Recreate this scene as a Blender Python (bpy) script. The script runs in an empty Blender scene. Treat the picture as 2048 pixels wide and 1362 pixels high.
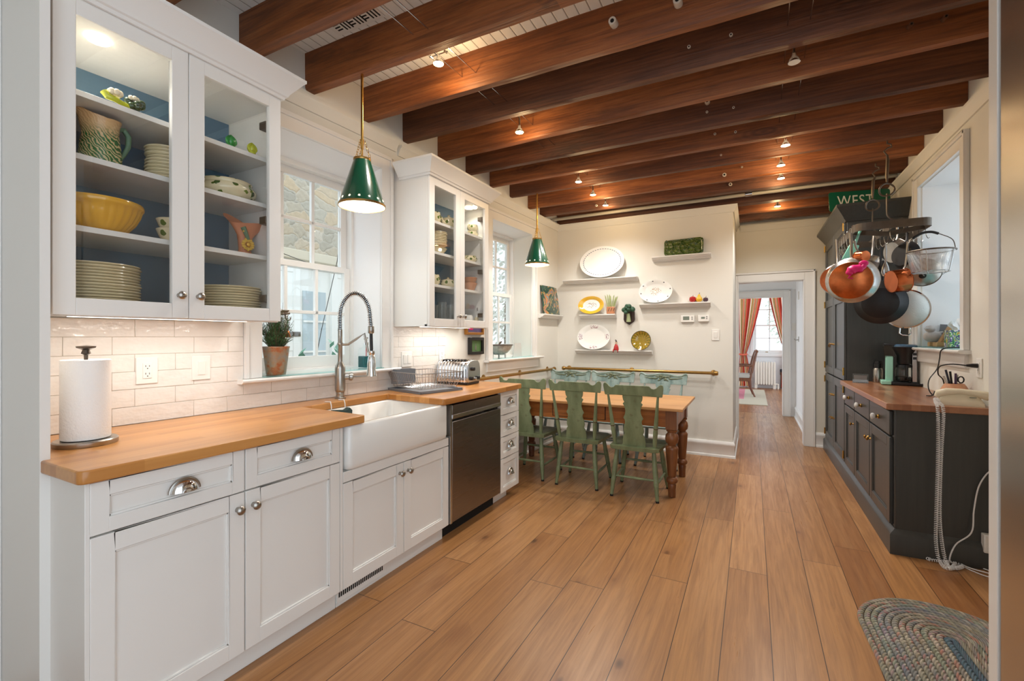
import bpy, math, random
from mathutils import Vector, Matrix, Euler, noise
random.seed(7)
PI = math.pi; sin = math.sin; cos = math.cos
C = bpy.context.scene.collection
# ---------- survey helpers: room coordinates from the photograph (camera at the origin of x,y, eye height 1.30 m)
FP = 915.; EYE = 1.30; TH = math.atan(480/FP); cs = math.cos(TH); sn = math.sin(TH)
def ray(u, v):
    a = (u-1024)/FP; b = (673.-v)/FP
    return (-sn+a*cs, cs+a*sn, b)
def PX(u, v, x):
    r = ray(u, v); t = x/r[0]; return Vector((x, t*r[1], EYE+t*r[2]))
def PY(u, v, y):
    r = ray(u, v); t = y/r[1]; return Vector((t*r[0], y, EYE+t*r[2]))
def PZ(u, v, z):
    r = ray(u, v); t = (z-EYE)/r[2]; return Vector((t*r[0], t*r[1], z))
AL = .0536
def bx(y): return -2.41+AL*(y-1.3)          # the old left wall runs slightly out of square
def PW(u, v, d=0):
    r = ray(u, v); t = (-2.41-AL*1.3+d)/(r[0]-AL*r[1]); return Vector((t*r[0], t*r[1], EYE+t*r[2]))
def L(c):                                     # sRGB 0-255 to linear
    return tuple(((x/255)/12.92 if x/255 <= .04045 else ((x/255+.055)/1.055)**2.4) for x in c)+(1,)
# ---------- mesh builder
class MB:
    def __init__(s, fn=None):
        s.v = []; s.f = []; s.m = []; s.c = None; s.M = None; s.fn = fn; s.mi = 0
    def pt(s, p):
        p = Vector(p)
        if s.M is not None: p = s.M @ p
        if s.fn: p = Vector(s.fn(p))
        return p
    def add(s, vs, fs, cs_=None):
        o = len(s.v); s.v += [s.pt(p) for p in vs]
        s.f += [tuple(o+i for i in f) for f in fs]; s.m += [s.mi]*len(fs)
        if cs_ is not None:
            if s.c is None: s.c = [(0, 0, 0)]*o
            s.c += [tuple(q) for q in cs_]
        elif s.c is not None: s.c += [(0, 0, 0)]*len(vs)
        return s
    def box(s, x0, x1, y0, y1, z0, z1):
        x0, x1 = min(x0, x1), max(x0, x1); y0, y1 = min(y0, y1), max(y0, y1); z0, z1 = min(z0, z1), max(z0, z1)
        return s.add([(x0,y0,z0),(x1,y0,z0),(x1,y1,z0),(x0,y1,z0),(x0,y0,z1),(x1,y0,z1),(x1,y1,z1),(x0,y1,z1)],
            [(0,3,2,1),(4,5,6,7),(0,1,5,4),(1,2,6,5),(2,3,7,6),(3,0,4,7)])
    def prism(s, P, ax, a0, a1):              # P: 2D outline; ax x:(y,z) y:(x,z) z:(x,y)
        def q(p, a): return {'x': (a, p[0], p[1]), 'y': (p[0], a, p[1]), 'z': (p[0], p[1], a)}[ax]
        n = len(P)
        vs = [q(p, a0) for p in P]+[q(p, a1) for p in P]
        fs = [tuple(range(n)), tuple(range(2*n-1, n-1, -1))]+[(i, i+n, (i+1) % n+n, (i+1) % n) for i in range(n)]
        return s.add(vs, fs)
    def grid(s, nu, nv, f, cu=False, cv=False, cf=None):
        vs = []; cc = [] if cf else None
        for i in range(nu):
            for j in range(nv):
                vs.append(f(i, j))
                if cf: cc.append(cf(i, j))
        fs = []
        for i in range(nu if cu else nu-1):
            for j in range(nv if cv else nv-1):
                a = i*nv+j; b = i*nv+(j+1) % nv; c = ((i+1) % nu)*nv+(j+1) % nv; d = ((i+1) % nu)*nv+j
                fs.append((a, d, c, b))
        return s.add(vs, fs, cc)
    def lathe(s, prof, c=(0,0,0), n=24, d=(0,0,1), sx=1, sy=1, lobes=0, la=0, cap=True):
        R = Vector((0,0,1)).rotation_difference(Vector(d).normalized()).to_matrix()
        c = Vector(c)
        def f(i, j):
            r, z = prof[j][0], prof[j][1]; a = 2*PI*i/n
            if lobes and not (len(prof[j]) > 2): r *= 1+la*cos(lobes*a)
            return c+R @ Vector((r*cos(a)*sx, r*sin(a)*sy, z))
        rm = max(p[0] for p in prof) or 1
        def cf(i, j):
            a = 2*PI*i/n; r = prof[j][0]/rm
            return (r*cos(a), r*sin(a), r)
        s.grid(n, len(prof), f, cu=True, cf=cf)
        o = len(s.v)-n*len(prof); k = len(prof)
        if not cap or prof[0] == prof[-1]: return s
        if prof[0][0] > 1e-6: s.f.append(tuple(o+i*k for i in range(n-1, -1, -1))); s.m.append(s.mi)
        if prof[-1][0] > 1e-6: s.f.append(tuple(o+i*k+k-1 for i in range(n))); s.m.append(s.mi)
        return s
    def cyl(s, c, r, h, n=20, d=(0,0,1)): return s.lathe([(r, 0), (r, h)], c, n, d)
    def sph(s, c, r, n=14, m=8):
        rx, ry, rz = (r, r, r) if not hasattr(r, '__len__') else r
        return s.grid(n, m+1, lambda i, j: (c[0]+rx*sin(PI*j/m)*cos(2*PI*i/n), c[1]+ry*sin(PI*j/m)*sin(2*PI*i/n), c[2]-rz*cos(PI*j/m)), cu=True)
    def tube(s, pts, r, n=8, closed=False, cap=True, sq=1):
        P = [Vector(p) for p in pts]; N = len(P); up = None; rings = []
        for i in range(N):
            a = P[i-1] if (i > 0 or closed) else P[i]; b = P[(i+1) % N] if (i < N-1 or closed) else P[i]
            t = (b-a).normalized() if (b-a).length > 1e-9 else Vector((0,0,1))
            if up is None:
                up = Vector((0,0,1)) if abs(t.z) < .95 else Vector((1,0,0))
            up = (up-t*up.dot(t))
            up = up.normalized() if up.length > 1e-6 else t.orthogonal().normalized()
            rings.append((P[i], up.copy(), t.cross(up)))
        rr = r if hasattr(r, '__len__') else [r]*N
        o = len(s.v)
        s.grid(N, n, lambda i, j: rings[i][0]+rings[i][1]*(rr[i]*sq*cos(2*PI*j/n))+rings[i][2]*(rr[i]*sin(2*PI*j/n)), cu=closed, cv=True)
        if cap and not closed:
            s.f.append(tuple(o+j for j in range(n))); s.f.append(tuple(o+(N-1)*n+j for j in range(n-1, -1, -1))); s.m += [s.mi]*2
        return s
    def strap(s, pts, w, t, wd):              # flat bar along a path; wd = direction of its width
        P = [Vector(p) for p in pts]; N = len(P); wd = Vector(wd).normalized()
        def f(i, j):
            a = P[max(i-1, 0)]; b = P[min(i+1, N-1)]; tt = (b-a).normalized(); nn = tt.cross(wd).normalized()
            return P[i]+wd*(w/2*(1 if j in (0, 1) else -1))+nn*(t/2*(1 if j in (0, 3) else -1))
        o = len(s.v); s.grid(N, 4, f, cv=True)
        s.f += [(o, o+1, o+2, o+3), (o+4*N-1, o+4*N-2, o+4*N-3, o+4*N-4)]; s.m += [s.mi]*2
        return s
    def mould(s, prof, p0, p1, out, e0=0, e1=0):   # prof (outward, z); e0/e1 mitre slope at ends
        p0 = Vector(p0); p1 = Vector(p1); t = (p1-p0).normalized(); out = Vector(out)
        vs = []
        for (P, e, sg) in ((p0, e0, -1), (p1, e1, 1)):
            for (a, z) in prof: vs.append(P+out*a+t*(sg*e*a)+Vector((0, 0, z)))
        n = len(prof)
        s.add(vs, [tuple(range(n)), tuple(range(2*n-1, n-1, -1))]+[(i, i+n, (i+1) % n+n, (i+1) % n) for i in range(n)])
        return s
ROOT = {}
def mkobj(name, mb, mat, org=Vector((0,0,0)), bevel=0, smooth=40, seg=2):
    me = bpy.data.meshes.new(name)
    me.from_pydata([p-org for p in mb.v], [], mb.f)
    mats = mat if isinstance(mat, (list, tuple)) else [mat]
    for m in mats: me.materials.append(m)
    if len(mats) > 1: me.polygons.foreach_set('material_index', mb.m)
    if mb.c:
        at = me.attributes.new('c', 'FLOAT_VECTOR', 'POINT')
        at.data.foreach_set('vector', [x for q in mb.c for x in q])
    me.validate(); me.update()
    import bmesh
    b = bmesh.new(); b.from_mesh(me)
    bmesh.ops.remove_doubles(b, verts=b.verts, dist=1e-6)
    bmesh.ops.recalc_face_normals(b, faces=b.faces); b.to_mesh(me); b.free()
    if smooth:
        me.polygons.foreach_set('use_smooth', [True]*len(me.polygons))
        me.set_sharp_from_angle(angle=math.radians(smooth))
    o = bpy.data.objects.new(name, me); C.objects.link(o)
    if bevel:
        md = o.modifiers.new('bevel', 'BEVEL'); md.width = bevel; md.segments = seg; md.limit_method = 'ANGLE'; md.angle_limit = math.radians(35)
    return o
def props(o, label=None, cat=None, group=None, kind=None):
    if label: o['label'] = label
    if cat: o['category'] = cat
    if group: o['group'] = group
    if kind: o['kind'] = kind
    return o
def thing(name, label, cat, loc=(0,0,0), group=None):
    o = bpy.data.objects.new(name, None); C.objects.link(o); o.location = loc; o.empty_display_size = .05
    ROOT[o.name] = Vector(loc)
    return props(o, label, cat, group)
def part(name, mb, mat, parent, bevel=0, smooth=40, label=None, kind=None, seg=2):
    r = parent
    while r.parent: r = r.parent
    o = mkobj(name, mb, mat, ROOT[r.name], bevel, smooth, seg)
    o.parent = parent
    return props(o, label, kind=kind)
def single(name, mb, mat, label, cat, group=None, bevel=0, smooth=40, kind=None, seg=2):
    n = len(mb.v); lo = [min(p[i] for p in mb.v) for i in range(3)]; hi = [max(p[i] for p in mb.v) for i in range(3)]
    org = Vector(((lo[0]+hi[0])/2, (lo[1]+hi[1])/2, lo[2]))
    o = mkobj(name, mb, mat, org, bevel, smooth, seg); o.location = org
    ROOT[o.name] = org
    return props(o, label, cat, group, kind)
def struct(name, mb, mat, bevel=0, parent=None, smooth=40):
    o = mkobj(name, mb, mat, Vector((0,0,0)), bevel, smooth)
    ROOT[o.name] = Vector((0,0,0))
    if parent: o.parent = parent
    else: o['kind'] = 'structure'
    return o
def dup(root, loc, rotz=0, label=None, group=None, scale=None):
    r = root.copy(); C.objects.link(r); r.location = loc; r.rotation_euler = (0, 0, rotz)
    ROOT[r.name] = Vector(loc)
    if scale: r.scale = scale
    if label: r['label'] = label
    if group: r['group'] = group
    for ch in list(root.children):
        c = ch.copy(); C.objects.link(c); c.parent = r
        for g in list(ch.children):
            k = g.copy(); C.objects.link(k); k.parent = c
    return r
ORD = ['first','second','third','fourth','fifth','sixth','seventh','eighth','ninth','tenth','eleventh','twelfth','thirteenth','fourteenth']
# ---------- materials
class NT:
    def __init__(s, name):
        s.mat = bpy.data.materials.new(name); s.mat.use_nodes = True; s.t = s.mat.node_tree; s.t.nodes.clear()
        s.out = s.t.nodes.new('ShaderNodeOutputMaterial')
    def n(s, typ, props_=None, **ins):
        nd = s.t.nodes.new('ShaderNode'+typ)
        for k, v in (props_ or {}).items(): setattr(nd, k, v)
        for k, v in ins.items():
            k2 = int(k[1:]) if k[0] == '_' else k.replace('__', ' ')
            s.set(nd.inputs[k2], v)
        return nd
    def set(s, sock, v):
        if isinstance(v, bpy.types.NodeSocket): s.t.links.new(v, sock)
        elif isinstance(v, bpy.types.Node): s.t.links.new(v.outputs[0], sock)
        else:
            try: sock.default_value = v
            except Exception: sock.default_value = v[:3]
    def math(s, op, a, b=0, c=0): return s.n('Math', {'operation': op}, _0=a, _1=b, _2=c).outputs[0]
    def vm(s, op, a, b=(0,0,0)): return s.n('VectorMath', {'operation': op}, _0=a, _1=b).outputs[0]
    def co(s, kind='Object'): return s.n('TexCoord').outputs[kind]
    def at(s): return s.n('Attribute', {'attribute_name': 'c'}).outputs['Vector']
    def sep(s, v): return s.n('SeparateXYZ', Vector=v).outputs
    def comb(s, x=0, y=0, z=0): return s.n('CombineXYZ', X=x, Y=y, Z=z).outputs[0]
    def noise(s, v, sc, det=3, rough=.55, dis=0): return s.n('TexNoise', Vector=v, Scale=sc, Detail=det, Roughness=rough, Distortion=dis).outputs[0]
    def vor(s, v, sc, feat='F1', out=0, rnd=1): return s.n('TexVoronoi', {'feature': feat}, Vector=v, Scale=sc, Randomness=rnd).outputs[out]
    def white(s, v): return s.n('TexWhiteNoise', {'noise_dimensions': '3D'}, Vector=v).outputs
    def ramp(s, f, stops, interp='LINEAR'):
        r = s.n('ValToRGB', Fac=f); e = r.color_ramp.elements; r.color_ramp.interpolation = interp
        while len(e) < len(stops): e.new(.5)
        for el, (p, c) in zip(e, stops): el.position = p; el.color = c if len(c) == 4 else L(c)
        return r.outputs[0]
    def mix(s, f, a, b, bt='MIX'):
        m = s.n('Mix', {'data_type': 'RGBA', 'blend_type': bt}); s.set(m.inputs[0], f); s.set(m.inputs[6], a); s.set(m.inputs[7], b); return m.outputs[2]
    def bump(s, h, st=.2, d=.01): return s.n('Bump', Strength=st, Distance=d, Height=h).outputs[0]
    def scale(s, v, sc): return s.n('Mapping', Vector=v, Scale=sc).outputs[0]
    def bsdf(s, **k):
        b = s.n('BsdfPrincipled', **k); s.t.links.new(b.outputs[0], s.out.inputs[0]); return s.mat
    def map(s, v, a, b, c=0, d=1): return s.n('MapRange', _0=v, _1=a, _2=b, _3=c, _4=d).outputs[0]
def pm(name, col, rough=.5, metal=0, var=0, vs=4, bump=0, bs=60, coat=0, bd=.004, **kw):
    t = NT(name); c = L(col)
    if var:
        nz = t.noise(t.co(), vs, 4)
        c = t.mix(nz, L([max(0, x*(1-var)) for x in col]), L([min(255, x*(1+var)) for x in col]))
    k = dict(Base__Color=c, Roughness=rough, Metallic=metal); k.update(kw)
    if coat: k['Coat__Weight'] = coat; k['Coat__Roughness'] = .1
    if bump: k['Normal'] = t.bump(t.noise(t.co(), bs, 3), bump, bd)
    return t.bsdf(**k)
M = {}
M['cab'] = pm('white cabinet paint', (236,234,229), .32, bump=.03, bs=30)
M['trim'] = pm('white trim paint', (234,233,230), .35, bump=.03, bs=25)
M['wall'] = pm('cream wall paint', (226,224,216), .6, bump=.05, bs=90)
M['wallr'] = pm('warm cream wall paint', (220,215,201), .6, bump=.05, bs=90)
M['wallw'] = pm('white plaster', (238,238,238), .6, bump=.05, bs=60)
M['blueback'] = pm('blue cabinet back', (92,124,146), .5, var=.06, vs=3)
M['chrome'] = pm('chrome', (225,225,225), .08, 1)
M['steel'] = pm('stainless', (190,190,190), .25, 1)
M['nickel'] = pm('brushed nickel', (170,165,158), .28, 1)
M['brass'] = pm('aged brass', (165,130,75), .3, 1, var=.12, vs=30)
M['brassb'] = pm('bright brass', (210,170,95), .25, 1)
M['iron'] = pm('wrought iron', (98,88,78), .4, .8, var=.2, vs=20, bump=.1, bs=80)
M['copper'] = pm('copper', (188,104,64), .2, 1, var=.15, vs=14)
M['copperold'] = pm('tarnished copper', (180,102,60), .28, 1, var=.3, vs=16)
M['castiron'] = pm('black pan', (34,34,37), .42, .3, var=.2, vs=15, bump=.1, bs=200)
M['black'] = pm('black plastic', (22,22,24), .35)
M['dark'] = pm('dark gap', (12,12,12), .8)
M['fire'] = pm('white fireclay', (240,239,234), .12, coat=.4)
M['plate'] = pm('plain white china', (240,240,236), .15, coat=.3)
M['cream'] = pm('cream glazed earthenware', (228,214,176), .22, coat=.3, var=.05)
M['tan'] = pm('tan glazed rim', (190,165,120), .3)
M['porc'] = pm('porcelain tube', (225,218,205), .25)
M['plast'] = pm('white plastic', (236,234,228), .35)
M['green'] = pm('green enamel', (14,74,52), .22, coat=.5)
M['whiteen'] = pm('white enamel', (245,243,236), .4)
M['blackframe'] = pm('black frame', (26,24,22), .4)
M['gold'] = pm('gilt frame', (175,120,55), .4, .5)
def emit(name, col, st):
    t = NT(name); e = t.n('Emission', Color=L(col), Strength=st); t.t.links.new(e.outputs[0], t.out.inputs[0]); return t.mat
M['bulb'] = emit('lamp bulb', (255,220,150), 20)
M['puck'] = emit('puck light', (255,236,200), 8)
def glassmat(name, tint=(1,1,1,1), refl=.9, rough=0.0):
    t = NT(name); tr = t.n('BsdfTransparent', Color=tint); gl = t.n('BsdfGlossy', Color=(1,1,1,1), Roughness=rough)
    lw = t.n('LayerWeight', Blend=.5); f = t.math('MULTIPLY', t.math('ADD', .04, t.math('MULTIPLY', t.math('POWER', lw.outputs['Facing'], 5), .9)), refl)
    mx = t.n('MixShader', _0=f, _1=tr.outputs[0], _2=gl.outputs[0]); t.t.links.new(mx.outputs[0], t.out.inputs[0]); return t.mat
M['glass'] = glassmat('window glass', (.97,.99,.99,1))
M['cabglass'] = glassmat('cabinet glass', (.965,.965,.96,1), 1.0)
M['teal'] = glassmat('teal shelf glass', (.78,.94,.94,1), 1.0)
M['clear'] = pm('clear drinking glass', (235,240,240), .03, **{'Transmission__Weight': .95, 'IOR': 1.3})
def soapmat():
    return pm('teal soap', (0,120,125), .1, **{'Transmission__Weight': .6, 'IOR': 1.33})
M['soap'] = soapmat()
M['crystal'] = pm('crystal', (238,238,236), .06, **{'Transmission__Weight': .35, 'IOR': 1.5})
def floormat(name, cols, W=.187, ph=.4466, Ln=2.0, rough=.31, gap=(60,38,24), kn=True):
    t = NT(name); x, y, z = t.sep(t.co())
    xr = t.math('DIVIDE', t.math('SUBTRACT', x, ph), W); row = t.math('FLOOR', xr); fx = t.math('FRACT', xr)
    rn = t.white(t.comb(row, 3.3, 1.7))[0]
    yr = t.math('ADD', t.math('DIVIDE', y, Ln), t.math('MULTIPLY', rn, 7.31)); col = t.math('FLOOR', yr); fy = t.math('FRACT', yr)
    w = t.white(t.comb(row, col, .5)); id1 = w[0]
    base = t.ramp(id1, [(i/(len(cols)-1), c) for i, c in enumerate(cols)])
    off = t.vm('ADD', t.co(), t.vm('SCALE', w[1], (0,0,0)))
    sh = t.n('VectorMath', {'operation': 'SCALE'}, _0=w[1]); sh.inputs['Scale'].default_value = 9
    p = t.vm('ADD', t.co(), sh.outputs[0])
    g1 = t.noise(t.scale(p, (26, 1.3, 1)), 1.6, 6, .6, 1.1); g2 = t.noise(t.scale(p, (120, 3, 1)), 1, 4, .6)
    c1 = t.mix(t.math('MULTIPLY', t.map(g1, .38, .70), .5), base, L((112,68,36)))
    c1 = t.mix(t.math('MULTIPLY', t.map(g2, .35, .75), .22), c1, L((95,58,32)))
    pale = t.noise(t.scale(p, (9, .7, 1)), 1.3, 3); c1 = t.mix(t.math('MULTIPLY', t.map(pale, .5, .8), .35), c1, L((204,158,110)))
    if kn:
        kv = t.vor(t.scale(p, (5.2, 2.6, 1)), 1.0); kc = t.white(t.vor(t.scale(p, (5.2, 2.6, 1)), 1.0, out=2))[0]
        kd = t.math('MULTIPLY', t.map(kv, .04, .12, 1, 0), t.math('GREATER_THAN', kc, .55))
        halo = t.math('MULTIPLY', t.map(kv, .06, .32, .5, 0), t.math('GREATER_THAN', kc, .55))
        c1 = t.mix(halo, c1, L((120,72,40))); c1 = t.mix(t.math('MULTIPLY', kd, .8), c1, L((62,38,24)))
    gw = .0016/W
    ex = t.math('MINIMUM', fx, t.math('SUBTRACT', 1, fx)); ey = t.math('MINIMUM', fy, t.math('SUBTRACT', 1, fy))
    gp = t.math('MAXIMUM', t.math('LESS_THAN', ex, gw), t.math('LESS_THAN', ey, .0016/Ln))
    c1 = t.mix(gp, c1, L(gap))
    hgt = t.math('SUBTRACT', t.math('MULTIPLY', g2, .15), gp)
    return t.bsdf(Base__Color=c1, Roughness=t.map(g1, .2, .8, rough-.06, rough+.1), Normal=t.bump(hgt, .25, .003))
M['floor'] = floormat('oak plank floor', [(156,106,62),(180,130,80),(148,98,56),(194,144,94),(168,118,71),(176,127,80)])
M['floor2'] = floormat('strip oak floor', [(150,92,48),(170,110,62),(142,86,46)], .06, 0, 1.1, .3, kn=False)
def woodmat(name, cols, axis=0, sc=1, rough=.5, dark=(40,20,10), bump=.25, knots=True, streak=.6, coat=0):
    t = NT(name); o = t.co(); inf = t.n('ObjectInfo').outputs['Random']
    S = [16, 16, 16]; S[axis] = 1.1; S2 = [70, 70, 70]; S2[axis] = 2.5
    o2 = t.vm('ADD', o, t.comb(t.math('MULTIPLY', inf, 13.7), t.math('MULTIPLY', inf, 5.1), 0))
    g = t.noise(t.scale(o2, tuple(q*sc for q in S)), 1, 6, .62, 1.2); g2 = t.noise(t.scale(o2, tuple(q*sc for q in S2)), 1, 4, .6)
    c = t.ramp(g, [(.25+.5*i/(len(cols)-1), q) for i, q in enumerate(cols)])
    c = t.mix(t.math('MULTIPLY', t.map(g2, .45, .75), streak), c, L(dark))
    if knots:
        K = [7, 7, 7]; K[axis] = 2.2
        kp = t.scale(o2, tuple(q*sc for q in K)); kv = t.vor(kp, .8); kc = t.white(t.vor(kp, .8, out=2))[0]
        m = t.math('GREATER_THAN', kc, .72)
        rg = t.math('SINE', t.math('MULTIPLY', kv, 60))
        c = t.mix(t.math('MULTIPLY', t.math('MULTIPLY', t.map(kv, .1, .45, .6, 0), m), t.map(rg, -1, 1, .45, 1)), c, L(dark))
    if knots: c = t.mix(t.math('MULTIPLY', t.map(t.noise(t.scale(o2, tuple(.35 if i == axis else 1 for i in range(3))), 5, 5, .65), .42, .75), .5), c, L(dark))
    k = dict(Base__Color=c, Roughness=rough)
    if bump: k['Normal'] = t.bump(t.math('ADD', g2, t.math('MULTIPLY', g, .7)), bump, .006)
    if coat: k['Coat__Weight'] = coat; k['Coat__Roughness'] = .15
    return t.bsdf(**k)
M['beam'] = woodmat('old reddish beam', [(108,58,26),(146,84,40),(174,108,58)], 0, 1, .55, (50,24,10), .7)
M['beamdark'] = woodmat('old dark beam', [(76,42,22),(106,60,32),(134,82,48)], 0, 1, .55, (36,18,9), .7)
M['pine'] = woodmat('waxed pine', [(150,84,36),(186,112,52),(205,134,70)], 0, 1, .35, (96,50,20), .1, streak=.4)
M['pinetop'] = woodmat('scrubbed pine', [(180,124,70),(202,150,94),(214,168,114)], 0, 1, .4, (150,96,52), .1, streak=.35)
M['pineleg'] = woodmat('turned pine', [(98,58,32),(130,80,46),(152,100,60)], 2, 1, .32, (70,36,18), .1, knots=False, streak=.4)
M['chairwood'] = woodmat('dining chair wood', [(96,56,36),(124,76,50),(140,90,60)], 2, 1, .35, (50,28,18), .05, knots=False)
def blockmat(name, cols, rough=.3):
    t = NT(name); x, y, z = t.sep(t.co())
    row = t.math('FLOOR', t.math('DIVIDE', x, .042)); zr = t.math('FLOOR', t.math('DIVIDE', z, .5))
    rn = t.white(t.comb(row, zr, 2.1))[0]
    col = t.math('FLOOR', t.math('ADD', t.math('DIVIDE', y, .62), t.math('MULTIPLY', rn, 5.3)))
    w = t.white(t.comb(row, col, zr)); c = t.ramp(w[0], [(i/(len(cols)-1), q) for i, q in enumerate(cols)])
    g = t.noise(t.scale(t.co(), (60, 3, 60)), 1, 4); c = t.mix(t.math('MULTIPLY', t.map(g, .4, .7), .3), c, L(cols[0]))
    return t.bsdf(Base__Color=c, Roughness=rough, Coat__Weight=.2, Coat__Roughness=.2, Normal=t.bump(g, .04, .002))
M['block'] = blockmat('maple butcher block', [(176,114,54),(194,132,68),(208,148,82),(184,122,60)])
M['blockr'] = blockmat('cherry butcher block', [(128,78,50),(150,98,66),(164,114,80),(140,88,58)])
def tilemat():
    t = NT('handmade white tile'); o = t.co()
    n1 = t.noise(t.scale(o, (1, 1, 2)), 14, 2); n2 = t.noise(o, 45, 2)
    c = t.mix(n1, L((238,234,228)), L((228,222,214)))
    return t.bsdf(Base__Color=c, Roughness=.1, Coat__Weight=.3, Coat__Roughness=.05, Normal=t.bump(t.math('ADD', n1, t.math('MULTIPLY', n2, .25)), .35, .012))
M['tile'] = tilemat(); M['grout'] = pm('grout', (196,186,172), .9)
def ceilmat():
    t = NT('white beadboard'); x, y, z = t.sep(t.co())
    f = t.math('FRACT', t.math('DIVIDE', x, .062)); e = t.math('MINIMUM', f, t.math('SUBTRACT', 1, f))
    g = t.math('LESS_THAN', e, .035)
    return t.bsdf(Base__Color=t.mix(g, L((240,240,238)), L((170,168,162))), Roughness=.5, Normal=t.bump(t.map(e, 0, .09), .6, .006))
M['ceil'] = ceilmat()
def darkcab():
    t = NT('charcoal stained cabinet'); o = t.co()
    g = t.noise(t.scale(o, (60, 60, 3)), 1, 4)
    c = t.mix(g, L((50,52,53)), L((68,69,66)))
    return t.bsdf(Base__Color=c, Roughness=.33, Normal=t.bump(g, .08, .003))
M['char'] = darkcab()
def chairpaint(name, a, b, worn):
    t = NT(name); o = t.co(); n1 = t.noise(t.scale(o, (6, 6, 2)), 2.5, 5, .6); n2 = t.noise(o, 26, 4)
    c = t.mix(t.map(n1, .35, .65), L(a), L(b)); c = t.mix(t.math('MULTIPLY', t.map(n2, .6, .72), .5), c, L(worn))
    return t.bsdf(Base__Color=c, Roughness=.38, Normal=t.bump(n2, .08, .003))
M['chairg'] = chairpaint('sage green paint', (107,118,85), (131,143,108), (96,88,60))
M['chairo'] = chairpaint('olive green paint', (98,110,70), (120,130,86), (80,70,42))
M['chairt'] = chairpaint('blue green paint', (112,138,134), (164,184,180), (112,108,84))
def ironpaint():
    return M['iron']
def stone():
    t = NT('rubble stone'); o = t.scale(t.co(), (1, .8, 1.5)); o = t.vm('ADD', o, t.n('VectorMath', {'operation': 'SCALE'}, _0=t.n('TexNoise', Vector=t.co(), Scale=5.).outputs[1], Scale=.25).outputs[0])
    e = t.vor(o, 5.0, 'DISTANCE_TO_EDGE'); cc = t.vor(o, 5.0, out=1); w = t.sep(cc)
    c = t.ramp(w[0], [(0, (176,168,152)), (.4, (190,182,166)), (.8, (206,182,150)), (1, (208,202,190))])
    n = t.noise(t.co(), 22, 5); c = t.mix(t.math('MULTIPLY', n, .5), c, L((120,112,100)))
    c = t.mix(t.map(e, .01, .045, .45, 0), c, L((196,188,174)))
    return t.bsdf(Base__Color=c, Roughness=.9, Normal=t.bump(t.math('ADD', t.map(e, 0, .12), n), .45, .02))
M['stone'] = stone()
M['extwhite'] = pm('exterior white boards', (236,236,232), .6)
M['extglass'] = pm('dark exterior panes', (186,200,206), .15)
M['leaf'] = pm('herb leaves', (58,92,48), .55, var=.4, vs=40)
M['leafb'] = pm('blue green leaves', (86,140,120), .5, var=.25, vs=20)
M['bark'] = pm('bark', (92,74,52), .8, var=.2)
def galv():
    t = NT('rusty galvanised pot'); n = t.noise(t.co(), 16, 5, .65); v = t.vor(t.co(), 90)
    c = t.ramp(n, [(.35, (150,146,140)), (.5, (168,140,112)), (.62, (176,96,52)), (.75, (140,132,126))])
    return t.bsdf(Base__Color=c, Roughness=.4, Metallic=.4, Normal=t.bump(v, .2, .003))
M['galv'] = galv()
def ivy():
    t = NT('cream pottery with ivy'); o = t.co()
    v = t.vor(o, 34); cc = t.sep(t.vor(o, 34, out=1)); n = t.noise(o, 60, 3)
    m = t.math('MULTIPLY', t.math('LESS_THAN', t.math('ADD', v, t.math('MULTIPLY', n, .35)), .62), t.math('GREATER_THAN', cc[0], .45))
    c = t.mix(m, L((232,220,184)), t.mix(cc[1], L((44,82,34)), L((122,142,52))))
    return t.bsdf(Base__Color=c, Roughness=.2, Coat__Weight=.4, Coat__Roughness=.08)
M['ivy'] = ivy()
def fern():
    t = NT('fern pottery'); o = t.co(); g = t.sep(t.co('Generated'))
    f = t.n('TexWave', {'bands_direction': 'DIAGONAL'}, Vector=o, Scale=42., Distortion=9., Detail=2.).outputs[1]
    n = t.noise(o, 14, 3); hm = t.map(t.math('ADD', g[2], t.math('MULTIPLY', n, .5)), .75, 1.0, 1, 0)
    m = t.math('MULTIPLY', t.math('GREATER_THAN', f, .42), hm)
    c = t.mix(m, t.mix(g[2], L((206,196,150)), L((224,176,124))), t.mix(n, L((24,92,58)), L((76,128,60))))
    return t.bsdf(Base__Color=c, Roughness=.25, Coat__Weight=.4, Normal=t.bump(f, .3, .004))
M['fern'] = fern()
M['yellowglaze'] = pm('yellow glaze', (232,176,60), .14, coat=.6, var=.05)
M['peach'] = pm('peach matt glaze', (206,134,100), .5, var=.12, vs=8)
M['teagreen'] = pm('dusty green glaze', (96,128,104), .5, var=.15)
M['figgreen'] = pm('bright green glaze', (40,132,58), .15, coat=.5, var=.3, vs=30)
M['figlime'] = pm('lime glaze', (190,196,52), .2, coat=.5, var=.15, vs=30)
M['figdark'] = pm('dark leaf glaze', (40,66,34), .25, coat=.4, var=.3, vs=40)
M['petal'] = pm('cream petals', (240,226,196), .3)
M['petaly'] = pm('yellow petals', (230,186,84), .4, var=.1)
M['pumpkin'] = pm('terracotta glaze', (196,134,96), .25, coat=.3, var=.1)
M['red'] = pm('red glaze', (178,32,34), .2, coat=.4)
M['plum'] = pm('plum glaze', (70,44,60), .25, coat=.4)
M['pear'] = pm('yellow glaze fruit', (226,176,44), .25, coat=.3)
M['pink'] = pm('pink silicone', (222,30,120), .4)
M['mint'] = pm('mint enamel', (132,200,180), .25, coat=.4)
M['minty'] = pm('mint green metal', (150,205,185), .3)
M['beige'] = pm('ivory plastic', (226,216,190), .35)
M['paper'] = pm('paper towel', (246,245,242), .85, bump=.5, bs=130, bd=.004)
M['tissue'] = pm('tissue', (248,248,248), .8)
M['cord'] = pm('white cord', (236,236,236), .4)
M['blackcord'] = pm('black cord', (26,26,26), .45)
M['wood'] = pm('light wood', (200,160,110), .5, var=.1, vs=12)
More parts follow.
